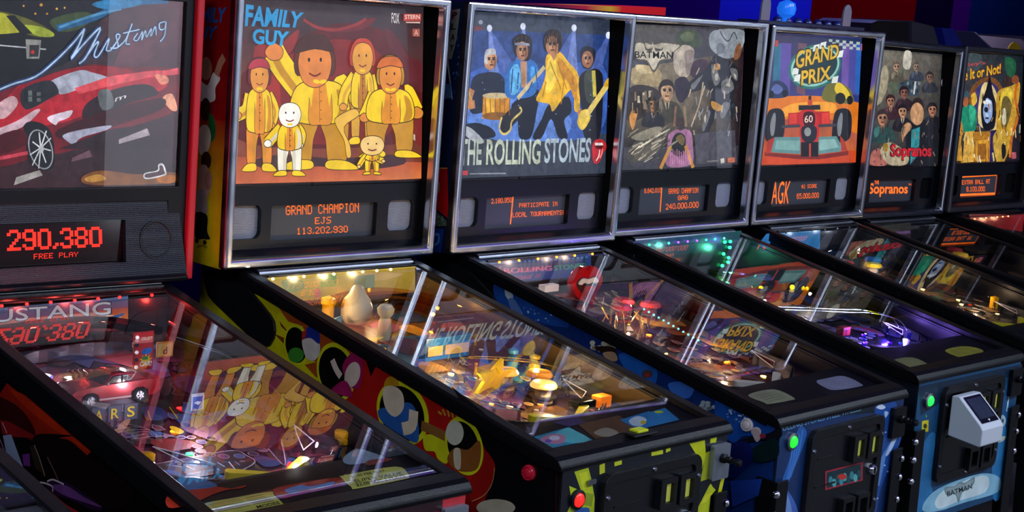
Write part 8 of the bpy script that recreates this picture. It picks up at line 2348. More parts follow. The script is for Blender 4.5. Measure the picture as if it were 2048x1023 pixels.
def toy_car(par, x0, x1, y, h, m, name='toy_car'):
    """die-cast fastback coupe in side view, nose towards the left wall"""
    L = x1-x0; X = lambda t: x0+L*t; z0 = pz(y)+h; Z = lambda t: z0+L*t
    w = L*.19
    low = [(.0, .10), (.005, .17), (.06, .195), (.30, .215), (.34, .22), (.86, .235), (.985, .24), (1, .19), (.99, .10), (.93, .07), (.86, .06), (.86, .12), (.80, .155), (.72, .155), (.665, .12), (.66, .06), (.30, .055), (.29, .12), (.24, .15), (.165, .15), (.11, .12), (.10, .06), (.02, .07)]
    b = MB().prism([(X(t), Z(u)) for t, u in low], 'y', y-w, y+w)
    body = b.build(name, m, par, bev=L*.008, seg=3)
    roof = [(.33, .21), (.44, .30), (.50, .315), (.62, .315), (.72, .29), (.90, .235), (.86, .22)]
    b = MB(); a = [b.bm.verts.new((X(t), y-w*(.98-1.1*max(0, u-.22)/.3*.6), Z(u))) for t, u in roof]; d = [b.bm.verts.new((X(t), y+w*(.98-1.1*max(0, u-.22)/.3*.6), Z(u))) for t, u in roof]
    n = len(roof)
    b.bm.faces.new(a); b.bm.faces.new(d[::-1])
    for i in range(n): b.bm.faces.new((a[i], d[i], d[(i+1) % n], a[(i+1) % n]))
    b.build('car_roof', m, body, bev=L*.006, seg=3)
    dg = mat('dark_car_glass', '14161c', .08, coat=1)
    for pts in ([(.375, .228), (.455, .293), (.54, .298), (.54, .232)], [(.555, .232), (.555, .298), (.62, .296), (.66, .262), (.64, .236)]):
        for s in (-1, 1):
            b = MB().prism([(X(t), Z(u)) for t, u in pts], 'y', y+s*w*.99, y+s*w*.80)
            b.build('side_window', dg, body, bev=.0006)
    b = MB(); q = [b.bm.verts.new(p) for p in ((X(.345), y-w*.8, Z(.226)), (X(.435), y-w*.72, Z(.3)), (X(.435), y+w*.72, Z(.3)), (X(.345), y+w*.8, Z(.226)))]
    b.bm.faces.new(q); b.build('windscreen', dg, body)
    wm = mat('tyre_rubber', '101012', .6)
    for t in (.205, .76):
        for s in (-1, 1):
            c = (X(t), y+s*w*.92, Z(.075)); r = L*.078
            wl = MB().lathe([(0, -.012), (r*.9, -.012), (r, -.009), (r, .004), (r*.88, .006), (r*.62, .004), (r*.62, .002), (0, .002)], c, (0, s, 0), 22).build('car_wheel', wm, body)
            b = MB().lathe([(r*.6, .002), (r*.6, .0045), (r*.5, .003), (r*.18, .003), (r*.15, .006), (0, .006)], c, (0, s, 0), 20)
            for k in range(6):
                a_ = k*PI/3; b.box(-.0011, .0011, s*.003, s*.0062, r*.12, r*.56, rot=Matrix.Rotation(a_, 3, 'Y'), at=c)
            b.build('wheel_rim', CHROME, wl)
    for s in (-1, 1):
        MB().box(X(.30), X(.66), y+s*w*1.0, y+s*w*1.02, Z(.068), Z(.085)).build('sill_strip', mat('pale_stripe', 'c8b0b4', .3), body)
    MB().box(X(-.012), X(.012), y-w*.95, y+w*.95, Z(.105), Z(.128)).build('bumper', CHROME, body, bev=.001)
    MB().box(X(.985), X(1.008), y-w*.95, y+w*.95, Z(.105), Z(.128)).build('bumper', CHROME, body, bev=.001)
    for s in (-1, 1): MB().lathe([(0, 0), (.0035, 0), (.003, .002), (0, .003)], (X(-.002), y+s*w*.7, Z(.155)), (-1, 0, 0), 10).build('headlamp', mat('lamp_glass', 'e8e4d8', .1), body)
    MB().tube([(X(.37), y-w*1.0, Z(.225)), (X(.375), y-w*1.2, Z(.235))], L*.014, 8).build('wing_mirror', CHROME, body)
    return body

# ------------------------------------------------------------------ the machines, left to right
FITS = {1: (-1.05, -0.01146, -0.00902, -0.01414, 0.00796, 0.0016), 2: (-0.28491, -0.05552, 0.00998, 0.00531, 0.00336, 0.00327), 3: (0.4718, -0.06462, 0.00442, 0.00573, -0.00373, 0.01186), 4: (1.22528, -0.01532, -0.02089, 0.01107, -0.01004, 0.00615), 5: (1.98267, -0.00236, -0.01626, 0.01245, -0.00594, 0.0093), 6: (2.76468, 0.07912, 0.01277, -0.01231, 0.00999, -0.00462), 7: (3.48467, 0.07015, 0.0, -0.00813, -0.00146, -0.02141)}
def glow(name, col, e): return mat(name, col, .3, emit=e)
WARM = glow('warm_bulb', 'ffd27a', 8); REDL = glow('red_bulb', 'ff1a1a', 8); GRN = glow('green_bulb', '2aff8a', 6); PUR = glow('purple_bulb', '7a3aff', 6); WHT = glow('white_bulb', 'f4f4ff', 8); AMB = glow('amber_bulb', 'ff9a2a', 5); CYN = glow('cyan_bulb', '5ae0f0', 4)

# --- the black machine with red trim and a red sports car
c = dict(key='m1', fit=FITS[1], label='red-trimmed black pinball machine with red sports car backglass', side='0c0c10', rail_drop=.045, lining='0d0c12', pf='2a1a2c', flip_col='c8202a')
r1 = place(c); pf = cabinet(r1, c); coin_door(r1, c); front_fittings(r1, c)
def m1_head(root):
    b = MB()
    for s in (-1, 1): b.box(*sorted((s*(BW-.004), s*(BW-.02))), .005, .23, 0, H)
    b.box(-BW+.02, BW-.02, .005, .23, H-.018, H); b.box(-BW+.02, BW-.02, .005, .23, 0, .014); b.box(-BW+.02, BW-.02, .215, .23, .014, H-.018)
    bb = b.build('backbox', BLK, root, bev=.002)
    for s in (-1, 1): MB().box(*sorted((s*BW, s*(BW-.021))), -.008, .03, .0, H).build('side_trim', RED, bb, bev=.004, seg=3)
    MB().plate([(-.331, .012), (.331, .012), (.331, H-.012), (-.331, H-.012)], [[(-.308, .224), (.308, .224), (.308, .655), (-.308, .655)], [(-.28, .03), (.28, .03), (.28, .19), (-.28, .19)]], .004, .02).build('black_bezel', BLK, bb, bev=.002)
    bg = plane_art('Y', .02).items(ART['m1_glass']).build('backglass', ART_PAINT, root, back=([(-.318, .215), (.318, .215), (.318, .662), (-.318, .662)], .005, '0a0a0c'))
    MB().box(-.318, .318, .012, .0145, .216, .66).build('glass_pane', PANE, bg)
    hl = [[(-.172, .050), (.165, .050), (.165, .149), (-.172, .149)]]
    b = MB().plate([(-.332, .016), (.332, .016), (.306, .218), (-.306, .218)], hl, 0, .014)
    gm = mat('woven_grille', '0f1322', .45, bump=0)
    nt = gm.node_tree; vz = nt.nodes.new('ShaderNodeTexVoronoi'); vz.inputs['Scale'].default_value = 230; vz.inputs['Randomness'].default_value = .0
    bp = nt.nodes.new('ShaderNodeBump'); bp.inputs['Strength'].default_value = .9; bp.inputs['Distance'].default_value = .002
    tc = nt.nodes.new('ShaderNodeTexCoord'); nt.links.new(tc.outputs['Object'], vz.inputs['Vector']); nt.links.new(vz.outputs['Distance'], bp.inputs['Height']); nt.links.new(bp.outputs[0], nt.nodes['Principled BSDF'].inputs['Normal'])
    for v in b.bm.verts: v.co.y += -.012+.022*(v.co.z-.016)/.2
    pn = b.build('speaker_panel', gm, root)
    for s in (-1, 1):
        b = MB().lathe([(0, .000), (.038, .000), (.041, .003), (.045, .003), (.0455, .0), (.0455, -.004)], (s*.247, -.002, .1), (0, -1, .1), 40)
        b.build('speaker_cone', mat('speaker_cloth', '0e0f15', .6, bump=.5, scale=700), pn)
    b = MB().prism([(-.012, .016), (-.022, .010), (-.02, .0), (.01, .0), (.01, .016)], 'x', -.331, .331).build('panel_lip', PANEL, pn, bev=.002)
    ds = MB().box(-.174, .167, .012, .016, .048, .151).build('dot_display', mat('red_display_glass', '1c0406', .12, coat=.7), pn)
    plane_art('Y', .0112).items(ART['m1_dmd']).build('lit_dots', ART_DOT, ds)
m1_head(r1)
pf_print(pf, 'm1', 3, ['6a2436', '2a3868', '7a2e3a', '44345a', '1c2034', '7a5a6c', '30548a', '181220', '542458', '1e1826'], '8a7088')
common_field(pf, dict(flipper='d8c020'), 'c8d0e8')
led_row(r1, [-.17, -.11, -.052, .008, .068, .124], -.052, -.022, REDL, 1.1, (1, .08, .06))
bulb(r1, 'led_bulb', .215, -.045, -.024, REDL); lamp(r1, .215, -.07, -.04, .35, (1, .05, .04))
toy_car(pf, -.222, -.018, -.415, .026, mat('metallic_red', '98081a', .18, .4, coat=1))
MB().box(-.225, -.035, -.46, -.37, pz(-.415)+.018, pz(-.415)+.026).build('car_platform', CLEAR, pf, bev=.002)
for k, ch in enumerate('CARS'):
    sign(pf, -.205+k*.037, -.466, .002, .032, .034, '20304a', 'letter_target', 0, [Q_('3a4a6a', -.014, .002, .014, .002, .014, .032, -.014, .032), T_('1a1408', ch, -.0105, .0105, .0045, .0295, 3), T_('e8d020', ch, -.009, .009, .006, .028, 1)])
tw = sign(pf, .045, -.285, .03, .05, .085, 'a01c20', 'tower_sign', 0, [Q_('c8282c', -.02, .002, .023, .002, .023, .083, -.02, .083), S_('2a6ac8', -.004, .036, .012, .034, .022, .04, .018, .048, .0, .046), ('p', 'f0c020', [v*1e4 for k in range(20) for v in (.007+(.018 if k % 2 else .010)*math.cos(k*.314), .020+(.016 if k % 2 else .009)*math.sin(k*.314))]), Q_('3a8a3a', -.002, .022, .012, .022, .012, .03, -.002, .03), T_('f0f0f8', 'CAR!', -.008, .022, .008, .019, 2), T_('f0e8c0', 'COLLECT', -.006, .021, .066, .073, 1)])
for k in range(5): MB().ball((.0265, -.288, pz(-.285)+.03+.008+k*.0165), .0042, 12).build('sign_bulb', glow('pearl_bulb', 'e8e0e4', .5) if k % 2 == 0 else mat('dark_lens', '14141c', .1), tw)
sign(pf, .098, -.288, .055, .042, .034, 'c8822c', 'plastic_sign', 0, [Q_('d8b060', -.018, .003, .018, .003, .018, .03, -.018, .03), T_('1a1a10', 'd', -.005, .006, .006, .022, 2)])
hs = sign(pf, .064, -.47, .004, .034, .038, '2a2a32', 'plastic_sign', 0, [Q_('b8bcc8', -.016, .001, .016, .001, .016, .037, -.016, .037), Q_('2a5ab0', -.012, .002, .013, .002, .013, .03, -.012, .03), S_('d8e4f4', -.008, .016, -.002, .014, .003, .012, .009, .018, .004, .019, -.001, .02, -.006, .018)])
mir = MB().prism([(-.235+.47*i/20, -.105+.02*math.sin(i*.9)) for i in range(21)]+[(.235-.47*i/20, -.10+.02*math.sin((20-i)*.9)) for i in range(21)], 'z', pz(-.1)+.004, pz(-.1)+.046)
mir.build('mirrored_backdrop', mat('foil', 'b0aab4', .16, .95), pf)
channel(pf, 'plastic_ramp', curve([(-.25, -.20, .055), (-.15, -.17, .06), (-.02, -.16, .062), (.10, -.19, .06), (.19, -.26, .055), (.215, -.40, .045), (.21, -.56, .035), (.18, -.64, .03)], 5), .045, .022, glass_mat('smoked_ramp', 'b08a98', 1.5, .04))
channel(pf, 'plastic_ramp', curve([(-.25, -.13, .075), (-.1, -.115, .078), (.05, -.125, .078), (.14, -.20, .07)], 5), .06, .014, glass_mat('red_ramp', 'a04a50', 1.5, .04))
for d in (-.012, .012): wire(pf, 'wire_ramp', curve([(.16+d, -.22, .07), (.235+d*.3, -.34, .06), (.24+d*.3, -.5, .045), (.22+d, -.62, .035)]), .0018)
en = MB().box(-.172, -.128, -.36, -.325, pz(-.34)+.03, pz(-.34)+.052)
for k in range(4): en.tube([(-.168+k*.012, -.365, pz(-.36)+.05), (-.164+k*.012, -.355, pz(-.36)+.066), (-.166+k*.012, -.34, pz(-.36)+.07)], .004, 8)
en.build('toy_engine', mat('engine_red', '5a1418', .3, .5), pf, bev=.001)
dsc = MB().lathe([(0, 0), (.022, 0), (.022, .003), (.017, .004), (0, .004)], P3(-.185, -.265, .03), n=26).build('emblem_disc', mat('blue_disc', '3a4a9a', .3), pf)
MB().lathe([(.011, .004), (.018, .004), (.018, .0046), (.011, .0046)], P3(-.185, -.265, .03), n=26).build('disc_ring', mat('white_paint', 'd8d8e0', .4), dsc)
for x, y in ((-.192, -.682), (.258, -.715)):
    MB().lathe([(0, 0), (.0165, 0), (.0165, .010), (.014, .012), (.0165, .015), (.0165, .026), (.012, .029), (0, .029)], P3(x, y), n=22).build('amber_post', AMBER_P, pf)
for x, y, m in ((-.006, -.425, REDL), (.042, -.44, REDL), (-.077, -.656, GRN), (-.043, -.547, AMB), (.10, -.42, REDL)): insert(pf, x, y, .008, m)
for x, y, e in ((-.15, -.2, .5), (.06, -.2, .35), (-.14, -.29, .55), (-.02, -.60, .5), (-.1, -.72, .35), (.12, -.78, .45)): lamp(pf, x, y, pz(y)+.05, e*1.1, (1, .82, .95))  # the pair around the toy car is added to make it show
MB().ball(P3(.05, -.823, .008), .008, 12).build('drain_lamp', WHT, pf); lamp(pf, .06, -.82, pz(-.82)+.03, .25, (1, 1, 1))
MB().ball(P3(.066, -.792, .010), .007, 12).build('red_lamp', REDL, pf)
MB().tube([P3(.225, -.11, .065), P3(.225, -.14, .065)], .006, 10).build('steel_knob', STEEL, pf)
MB().lathe([(0, 0), (.05, 0), (.062, .035), (.06, .036), (.048, .002), (0, .002)], P3(.135, -.775, .002), n=26).build('clear_cup', CLEAR, pf)

# --- the yellow sided machine
c = dict(key='m2', fit=FITS[2], label='pinball machine with yellow sides and backglass of performers in yellow suits', side='241008', body='0b0b0f', rail_drop=.03, pf='6a4a30', lining='5a4420', start=('ff2a24', (-.232, -.296)), plate='8d929e', flipper='e8d21a', flip=(-.98, -.256))
r2 = place(c); pf = cabinet(r2, c); coin_door(r2, c); front_fittings(r2, c); backbox(r2, c)
pf_print(pf, 'm2', 5, ['8a5a2a', 'b07a3a', '4a3a6a', '2a4a8a', '6a4a30', 'c8a03a', '3a2a3a', '7a3a5a', '2c6a8a'], 'd0b890')
common_field(pf, c, 'f0e0b8')
MB().box(-.04, .04, -1.05, -1.018, gz(-1.03)+.003, gz(-1.03)+.010).build('centre_button', BLK, r2, bev=.004).location = (-.006, -.006, .002)
MB().box(-.024, .012, -1.047, -1.022, gz(-1.03)+.010, gz(-1.03)+.0165).build('button_cap', mat('lime_button', 'c8d01c', .35), r2, bev=.002)
MB().plate(rrect(-.205, -.18, -.27, -.26, .002), [], fy(-.265)-.004, .004).build('lock_plate', STEEL, r2)
led_row(r2, [-.235+k*.049 for k in range(9)], -.05, -.020, WARM, 1.6, (1, .72, .34))
rng = random.Random(11)
# plain cream ornaments, a sign, a blue stall
MB().lathe([(0, 0), (.03, 0), (.040, .018), (.041, .04), (.034, .06), (.022, .075), (.016, .088), (.010, .096), (0, .098)], P3(-.02, -.125, .012), n=24).build('cream_skittle', mat('cream_plastic', 'e0cfae', .4), pf)
MB().lathe([(0, 0), (.014, 0), (.018, .02), (.016, .045), (.012, .055), (.02, .066), (.022, .078), (.014, .088), (0, .09)], P3(-.04, -.255, .012), n=20).build('cream_skittle', mat('cream_plastic', 'e0cfae', .4), pf)
MB().lathe([(0, 0), (.016, 0), (.016, .03), (.02, .036), (.018, .05), (0, .056)], P3(-.085, -.09, .02), n=18).build('amber_post', AMBER_P, pf)
sign(pf, -.105, -.155, .012, .05, .03, '4a94b4', 'plastic_sign', .5, [Q_('8cc8d8', -.022, .003, .022, .003, .022, .027, -.022, .027), T_('2a5a8a', 'BEER', -.018, .018, .008, .02, 1)][:1])
st = MB().box(-.035, .115, -.40, -.37, pz(-.385)+.002, pz(-.385)+.055).box(-.04, .12, -.405, -.365, pz(-.385)+.055, pz(-.385)+.059).build('blue_stall', mat('blue_plastic', '1a6aa8', .35), pf, bev=.001)
for xa, xb in ((-.03, .02), (.03, .11)): MB().box(xa, xb, -.4035, -.4005, pz(-.385)+.014, pz(-.385)+.038).build('stall_panel', mat('straw_panel', 'c8a860', .4), st)
sh = []
for k in range(10):
    rr = .062 if k % 2 == 0 else .030; sh.append((-.035+rr*math.cos(k*PI/5+.3), .040+rr*math.sin(k*PI/5+.3)))
b = MB().prism([(x, z) for x, z in sh], 'y', 0, .012)
for v in b.bm.verts: v.co = Vector((v.co.x, v.co.y-.62-.35*v.co.z, v.co.z*.8+pz(-.62)+.012))
b.build('yellow_star', mat('yellow_plastic', 'e8b41a', .35, emit=.12), pf, bev=.002)
for k, (cl, x, y, hh) in enumerate((('3a8a9a', .15, -.515, .06), ('e0b020', .195, -.548, .05))):
    MB().lathe([(0, 0), (.012, 0), (.015, .02), (.011, hh*.62), (.005, hh*.66), (.013, hh*.75), (.013, hh*.9), (0, hh)], P3(x, y), n=18).build('coloured_skittle', mat('skittle_'+cl, cl, .35), pf)
for x, y, cp, g in ((.035, -.60, 'ffb84a', .9), (.11, -.64, 'e08a2a', .5), (.06, -.70, 'ffcf6a', 1.3), (.155, -.30, 'c85a3a', .2)): bumper(pf, x, y, cp, 'd8b890', g)
channel(pf, 'plastic_ramp', curve([(-.08, -.10, .05), (.02, -.08, .055), (.12, -.09, .058), (.20, -.16, .055), (.225, -.30, .045), (.22, -.46, .035)], 5), .045, .02, glass_mat('honey_ramp', 'f0d8a8', 1.5, .04))
channel(pf, 'plastic_ramp', curve([(.0, -.20, .045), (.07, -.15, .05), (.14, -.17, .05), (.17, -.26, .045), (.13, -.33, .04), (.06, -.31, .04)], 5), .04, .018, glass_mat('honey_ramp', 'f0d8a8', 1.5, .04))
for d in (-.011, .011): wire(pf, 'wire_ramp', curve([(-.22+d, -.16, .06), (-.235+d*.4, -.3, .05), (-.23+d*.4, -.5, .04), (-.2+d, -.62, .03)]))
for d in (-.011, .011): wire(pf, 'wire_ramp', curve([(.0+d, -.5, .045), (.08, -.55+d, .05), (.17, -.6+d, .045), (.235+d, -.7, .03)]), .0018, mat('brass', 'd8a040', .2, 1))
MB().box(.075, .135, -.80, -.765, pz(-.78)+.01, pz(-.78)+.03).build('toy_van', mat('dark_toy', '1c1e24', .2, .5), pf, bev=.003)
MB().box(.15, .19, -.80, -.77, pz(-.785)+.006, pz(-.785)+.034).build('red_box_lamp', glow('orange_box', 'ff7a20', .8), pf, bev=.003)
for k in range(16): insert(pf, rng.uniform(-.16, .2), rng.uniform(-.8, -.35), rng.choice((.006, .008)), rng.choice((WARM, AMB, AMB, glow('dull_red', 'c02818', .6), glow('pearl', 'd8c8b0', .4))))
for x, y, e in ((-.15, -.16, .6), (.05, -.12, .6), (.18, -.2, .4), (.0, -.45, .5), (.12, -.62, 1.1), (.05, -.74, .9), (-.1, -.62, .4), (.15, -.78, .5)): lamp(pf, x, y, pz(y)+.055, e*.75, (1, .70, .34))
for k in range(7): post(pf, rng.uniform(-.2, .22), rng.uniform(-.75, -.2), .03, .003, AMBER_P)

# --- the blue sided machine with four musicians
c = dict(key='m3', fit=FITS[3], label='blue pinball machine with four musicians and red lips on its backglass', side='0b1a3a', body='0b1430', pf='3a1c20', start=('2aff3a', (-.232, -.270)), plate='1b1b20', flip_col='d0c4c4', flip=(-.977, -.246), door_sticker='m3_sticker', rail_drop=.03, flipper='d8d4cc')
r3 = place(c); pf = cabinet(r3, c); coin_door(r3, c); front_fittings(r3, c); backbox(r3, c)
pf_print(pf, 'm3', 8, ['5a1a24', '8a4a2a', '2a1a2a', '3a2a5a', 'a86a2a', '6a2030', '1a1a2c', 'c8903a', '4a1a3a'], 'a88a80')
common_field(pf, c, 'e8b8b0')
led_row(r3, [-.2+k*.08 for k in range(6)], -.05, -.022, AMB, .5, (1, .7, .5))
# big red lips with white teeth
def lips_at(p): return [(x+.085, z+pz(-.13)+.058) for x, z in p]
lp = MB().prism(lips_at(smooth([(-.068, .004), (-.055, .030), (-.034, .046), (-.014, .050), (0, .040), (.014, .050), (.034, .046), (.055, .030), (.068, .004), (.052, -.024), (.030, -.044), (0, -.052), (-.030, -.044), (-.052, -.024)], True, 3)), 'y', -.138, -.118)
lo = lp.build('lips_toy', mat('glossy_red', 'b81018', .15, coat=1), pf, bev=.006, seg=3)
MB().prism(lips_at(smooth([(-.050, .004), (-.03, .020), (0, .016), (.03, .020), (.050, .004), (.028, -.022), (0, -.028), (-.028, -.022)], True, 3)), 'y', -.1395, -.137).build('mouth', mat('dark_mouth', '2a0408', .4), lo)
MB().prism(lips_at(smooth([(-.044, .004), (-.028, .0185), (0, .0145), (.028, .0185), (.044, .004), (.03, -.001), (.02, .004), (.0, .0), (-.02, .004), (-.03, -.001)], True, 3)), 'y', -.1435, -.138).build('teeth', mat('white_enamel', 'e0d8d4', .2), lo, bev=.001)
MB().prism(lips_at(smooth([(-.018, -.010), (0, -.004), (.022, -.010), (.034, -.036), (.03, -.058), (.012, -.062), (-.012, -.045)], True, 3)), 'y', -.150, -.139).build('tongue', mat('glossy_red', 'b81018', .15, coat=1), lo, bev=.003)
MB().box(-.055, .005, -.10, -.075, pz(-.09)+.03, pz(-.09)+.05).build('white_target', mat('white_paint', 'd8d8e0', .4), pf, bev=.001)
rng = random.Random(5)
for x, y, cp, g in ((.12, -.25, 'b02028', .3), (.18, -.30, 'c83a30', .3), (.06, -.29, 'a81c2a', .3)): bumper(pf, x, y, cp, '8a2a30', g)
for k in range(12):
    x, y = rng.uniform(-.12, .08), rng.uniform(-.42, -.26)
    MB().tube([P3(x, y), P3(x+rng.uniform(-.02, .02), y+.01, .035), P3(x+rng.uniform(-.03, .03), y+.02, .06)], (.004, .003, .0008), 6).build('gold_spike', mat('old_gold', 'c8944a', .25, .8), pf)
channel(pf, 'plastic_ramp', curve([(-.20, -.14, .05), (-.15, -.24, .045), (-.2, -.4, .04), (-.225, -.55, .03)], 5), .04, .02, CLEAR)
channel(pf, 'plastic_ramp', curve([(.2, -.12, .055), (.22, -.25, .05), (.2, -.42, .04), (.215, -.58, .03)], 5), .04, .02, glass_mat('rose_ramp', 'e0a8b0', 1.5, .04))
for k in range(20): insert(pf, rng.uniform(-.18, .2), rng.uniform(-.8, -.3), rng.choice((.006, .008)), rng.choice((WARM, AMB, AMB, glow('dull_red', 'c02818', .6), glow('violet_insert', '7a3ac8', .8))))
for k in range(12): bulb(pf, 'led_reflection', .075+.028*k/12, -.36-.016*k, pz(-.36-.016*k)+.055-.003*k, CYN, .003)  # glowing beads in place of the next machine's LED strip mirrored in the glass
for x, y, e in ((-.1, -.2, .4), (.1, -.3, .6), (.0, -.38, .6), (-.05, -.55, .5), (.05, -.68, .4), (.15, -.55, .3)): lamp(pf, x, y, pz(y)+.05, e*.8, (1, .62, .36))

# --- the black machine with the winged emblem
c = dict(key='m4', fit=FITS[4], label='pinball machine with winged emblem backglass and white card reader on its door', body='0a1420', pf='14181c', start=('2aff5a', (-.226, -.284)), plate='1b1b20', rail_drop=.03, flipper='2a2a30')
r4 = place(c); pf = cabinet(r4, c); dr = coin_door(r4, c); front_fittings(r4, c); backbox(r4, c)
b = MB().prism([(0, -.276), (-.022, -.274), (-.092, -.338), (-.100, -.350), (-.100, -.394), (-.094, -.398), (0, -.388)], 'x', -.142, -.028)
for v in b.bm.verts: v.co.y += fy(v.co.z)-.020
cr_ = b.build('card_reader', mat('white_moulding', 'c8ccd6', .35), r4, bev=.008, seg=4)
n_ = Vector((0, -.084, .076)).normalized()
A = Art(lambda u, t: (u, fy(-.275-.064*t)-.020-.022-.070*t-.0012, -.274-.064*t+.0012), (0, -.675, .738))
A.items([Q_('0c0e14', -.130, .06, -.040, .06, -.040, .96, -.130, .96), Q_('2c3444', -.123, .14, -.047, .14, -.047, .82, -.123, .82), Q_('d8dce4', -.091, .86, -.079, .86, -.085, .94)])
A.build('reader_screen', art_mat('screen_print', 0, .15), cr_)
pf_print(pf, 'm4', 12, ['14181c', '2a2a34', '3a1c1a', '1a2a4a', '4a3a1a', '202028', '5a1a1a', '101420', '2c3a6a'], '6a7a9a')
common_field(pf, c, 'b8c0e8')
for k in range(9): bulb(r4, 'led_bulb', -.22+k*.048, -.052, -.022, (GRN, GRN, GRN, PUR, PUR, PUR, GRN, GRN, CYN)[k])
for k, (x, z) in enumerate(((.17, -.035), (.2, -.035), (.2, -.055), (.17, -.075), (.2, -.09), (.2, -.105), (.17, -.115))): bulb(r4, 'led_bulb', x, -.052, z, GRN, .006)
lamp(r4, .15, -.09, -.06, .5, (.1, 1, .5)); lamp(r4, -.12, -.08, -.035, .3, (.2, .9, .7)); lamp(r4, .22, -.12, -.04, .25, (.15, .2, 1))
rng = random.Random(9)
for x, y, cp, g in ((.05, -.2, '3a1a1a', 0), (.14, -.24, '2a3a6a', .1), (-.05, -.3, '6a1a1a', .1)): bumper(pf, x, y, cp, '3a3a44', g)
for k in range(6): MB().lathe([(0, 0), (.010, 0), (.006, .02), (.009, .035), (.004, .05), (0, .052)], P3(rng.uniform(-.1, .15), rng.uniform(-.35, -.1)), n=8).build('dark_figurine_post', mat('old_bronze', '6a5a40', .4, .5), pf)
channel(pf, 'plastic_ramp', curve([(-.1, -.2, .05), (.0, -.32, .045), (.12, -.42, .045), (.2, -.55, .04), (.18, -.68, .03)], 5), .045, .02, glass_mat('yellow_ramp', 'e0d860', 1.5, .04))
for d in (-.014, .014): wire(pf, 'wire_ramp', curve([(-.2, -.5+d, .05), (-.08, -.56+d, .055), (.06, -.6+d, .05), (.16, -.62+d, .045), (.21, -.68+d, .04), (.17, -.74+d, .03)]), .0022, CHROME)
MB().box(-.06, -.02, -.68, -.655, pz(-.67)+.008, pz(-.67)+.034).build('red_target', mat('target_red', 'a81820', .3), pf, bev=.002)
for k in range(26):
    x, y = rng.uniform(-.08, .2), rng.uniform(-.86, -.66)
    if k % 2: post(pf, x, y, rng.uniform(.015, .04), .004, glass_mat('violet_plastic', 'a090ff', 1.5, .03), 'clear_post')
    else: insert(pf, x, y, .007, rng.choice((PUR, PUR, WHT, glow('blue_bulb', '2a3aff', 5))))
for x, y, e in ((.0, -.72, .7), (.12, -.78, .9), (.16, -.70, .5)): lamp(pf, x, y, pz(y)+.04, e*2.0, (.28, .16, 1))
for x, y, e in ((.05, -.3, .5), (.1, -.45, .4)): lamp(pf, x, y, pz(y)+.05, e*.7, (1, .85, .7))
MB().ball(P3(.13, -.36, .045), .008, 12).build('flash_lamp', WHT, pf); MB().ball(P3(-.04, -.38, .02), .006, 12).build('flash_lamp', WHT, pf)

# --- the racing machine
c = dict(key='m5', fit=FITS[5], label='pinball machine with single-seater racing car backglass', notches=1, pf='2c2420', rail_drop=.03, flipper='d8d020')
r5 = place(c); pf = cabinet(r5, c); coin_door(r5, c); front_fittings(r5, c); backbox(r5, c)
pf_print(pf, 'm5', 15, ['3a2a1a', '5a3a1a', '1a2030', '6a2a1a', '2a3a4a', '7a5a2a', '181818', '4a1a1a'], '8a8a80')
common_field(pf, c, 'e8e0c0')
led_row(r5, [-.2+k*.08 for k in range(6)], -.05, -.022, mat('dull_lamp', '6a6a70', .2), .3, (.7, .8, 1))
rng = random.Random(21)
for x, y, cp, g in ((-.04, -.2, 'b02020', .2), (.06, -.25, 'd8c020', .2), (.14, -.2, '2a6ab0', .2)): bumper(pf, x, y, cp, 'c8c0b8', g)
channel(pf, 'plastic_ramp', curve([(-.1, -.14, .05), (.05, -.12, .055), (.18, -.2, .05), (.21, -.4, .04), (.2, -.6, .03)], 5), .045, .02, CLEAR)
for k in range(18): insert(pf, rng.uniform(-.18, .22), rng.uniform(-.8, -.3), .007, rng.choice((AMB, glow('dull_red', 'c02818', .6), WARM)))
MB().lathe([(0, 0), (.014, 0), (.014, .04), (0, .044)], P3(.19, -.65), n=18).build('amber_post', AMBER_P, pf)
for x, y, e in ((.0, -.3, .4), (.15, -.62, .5), (.05, -.6, .3), (.1, -.4, .3)): lamp(pf, x, y, pz(y)+.05, e*.7, (1, .7, .42))
# clear paddles, blue globe and little domes along its top
tp = MB().box(-.33, .33, .07, .16, H-.003, H+.012).build('topper_base', mat('smoked_topper', '2c2c44', .2), r5, bev=.003)
for x, hh in ((-.235, .082), (.272, .075)):
    MB().plate([(x-.026, H+.010)]+[(x+.026*math.cos(PI-PI*k/10), H+.012+hh*.55+hh*.5*math.sin(PI*k/10)) for k in range(11)]+[(x+.026, H+.010)], [], .112, .008).build('clear_paddle', mat('frosted_acrylic', '9a96a8', .25, trans=.3), tp, bev=.002)
MB().lathe([(0, 0), (.012, 0), (.012, .012), (.030, .026), (.034, .046), (.028, .066), (0, .078)], (-.105, .12, H+.012), n=22).build('blue_globe', mat('lit_blue_globe', '1a6ae0', .2, emit=.8), tp)
for k in range(7): MB().ball((-.16+k*.062, .115, H+.014), .016, 12).build('small_dome', mat('clear_blue_dome', '26307a', .12, coat=1), tp)

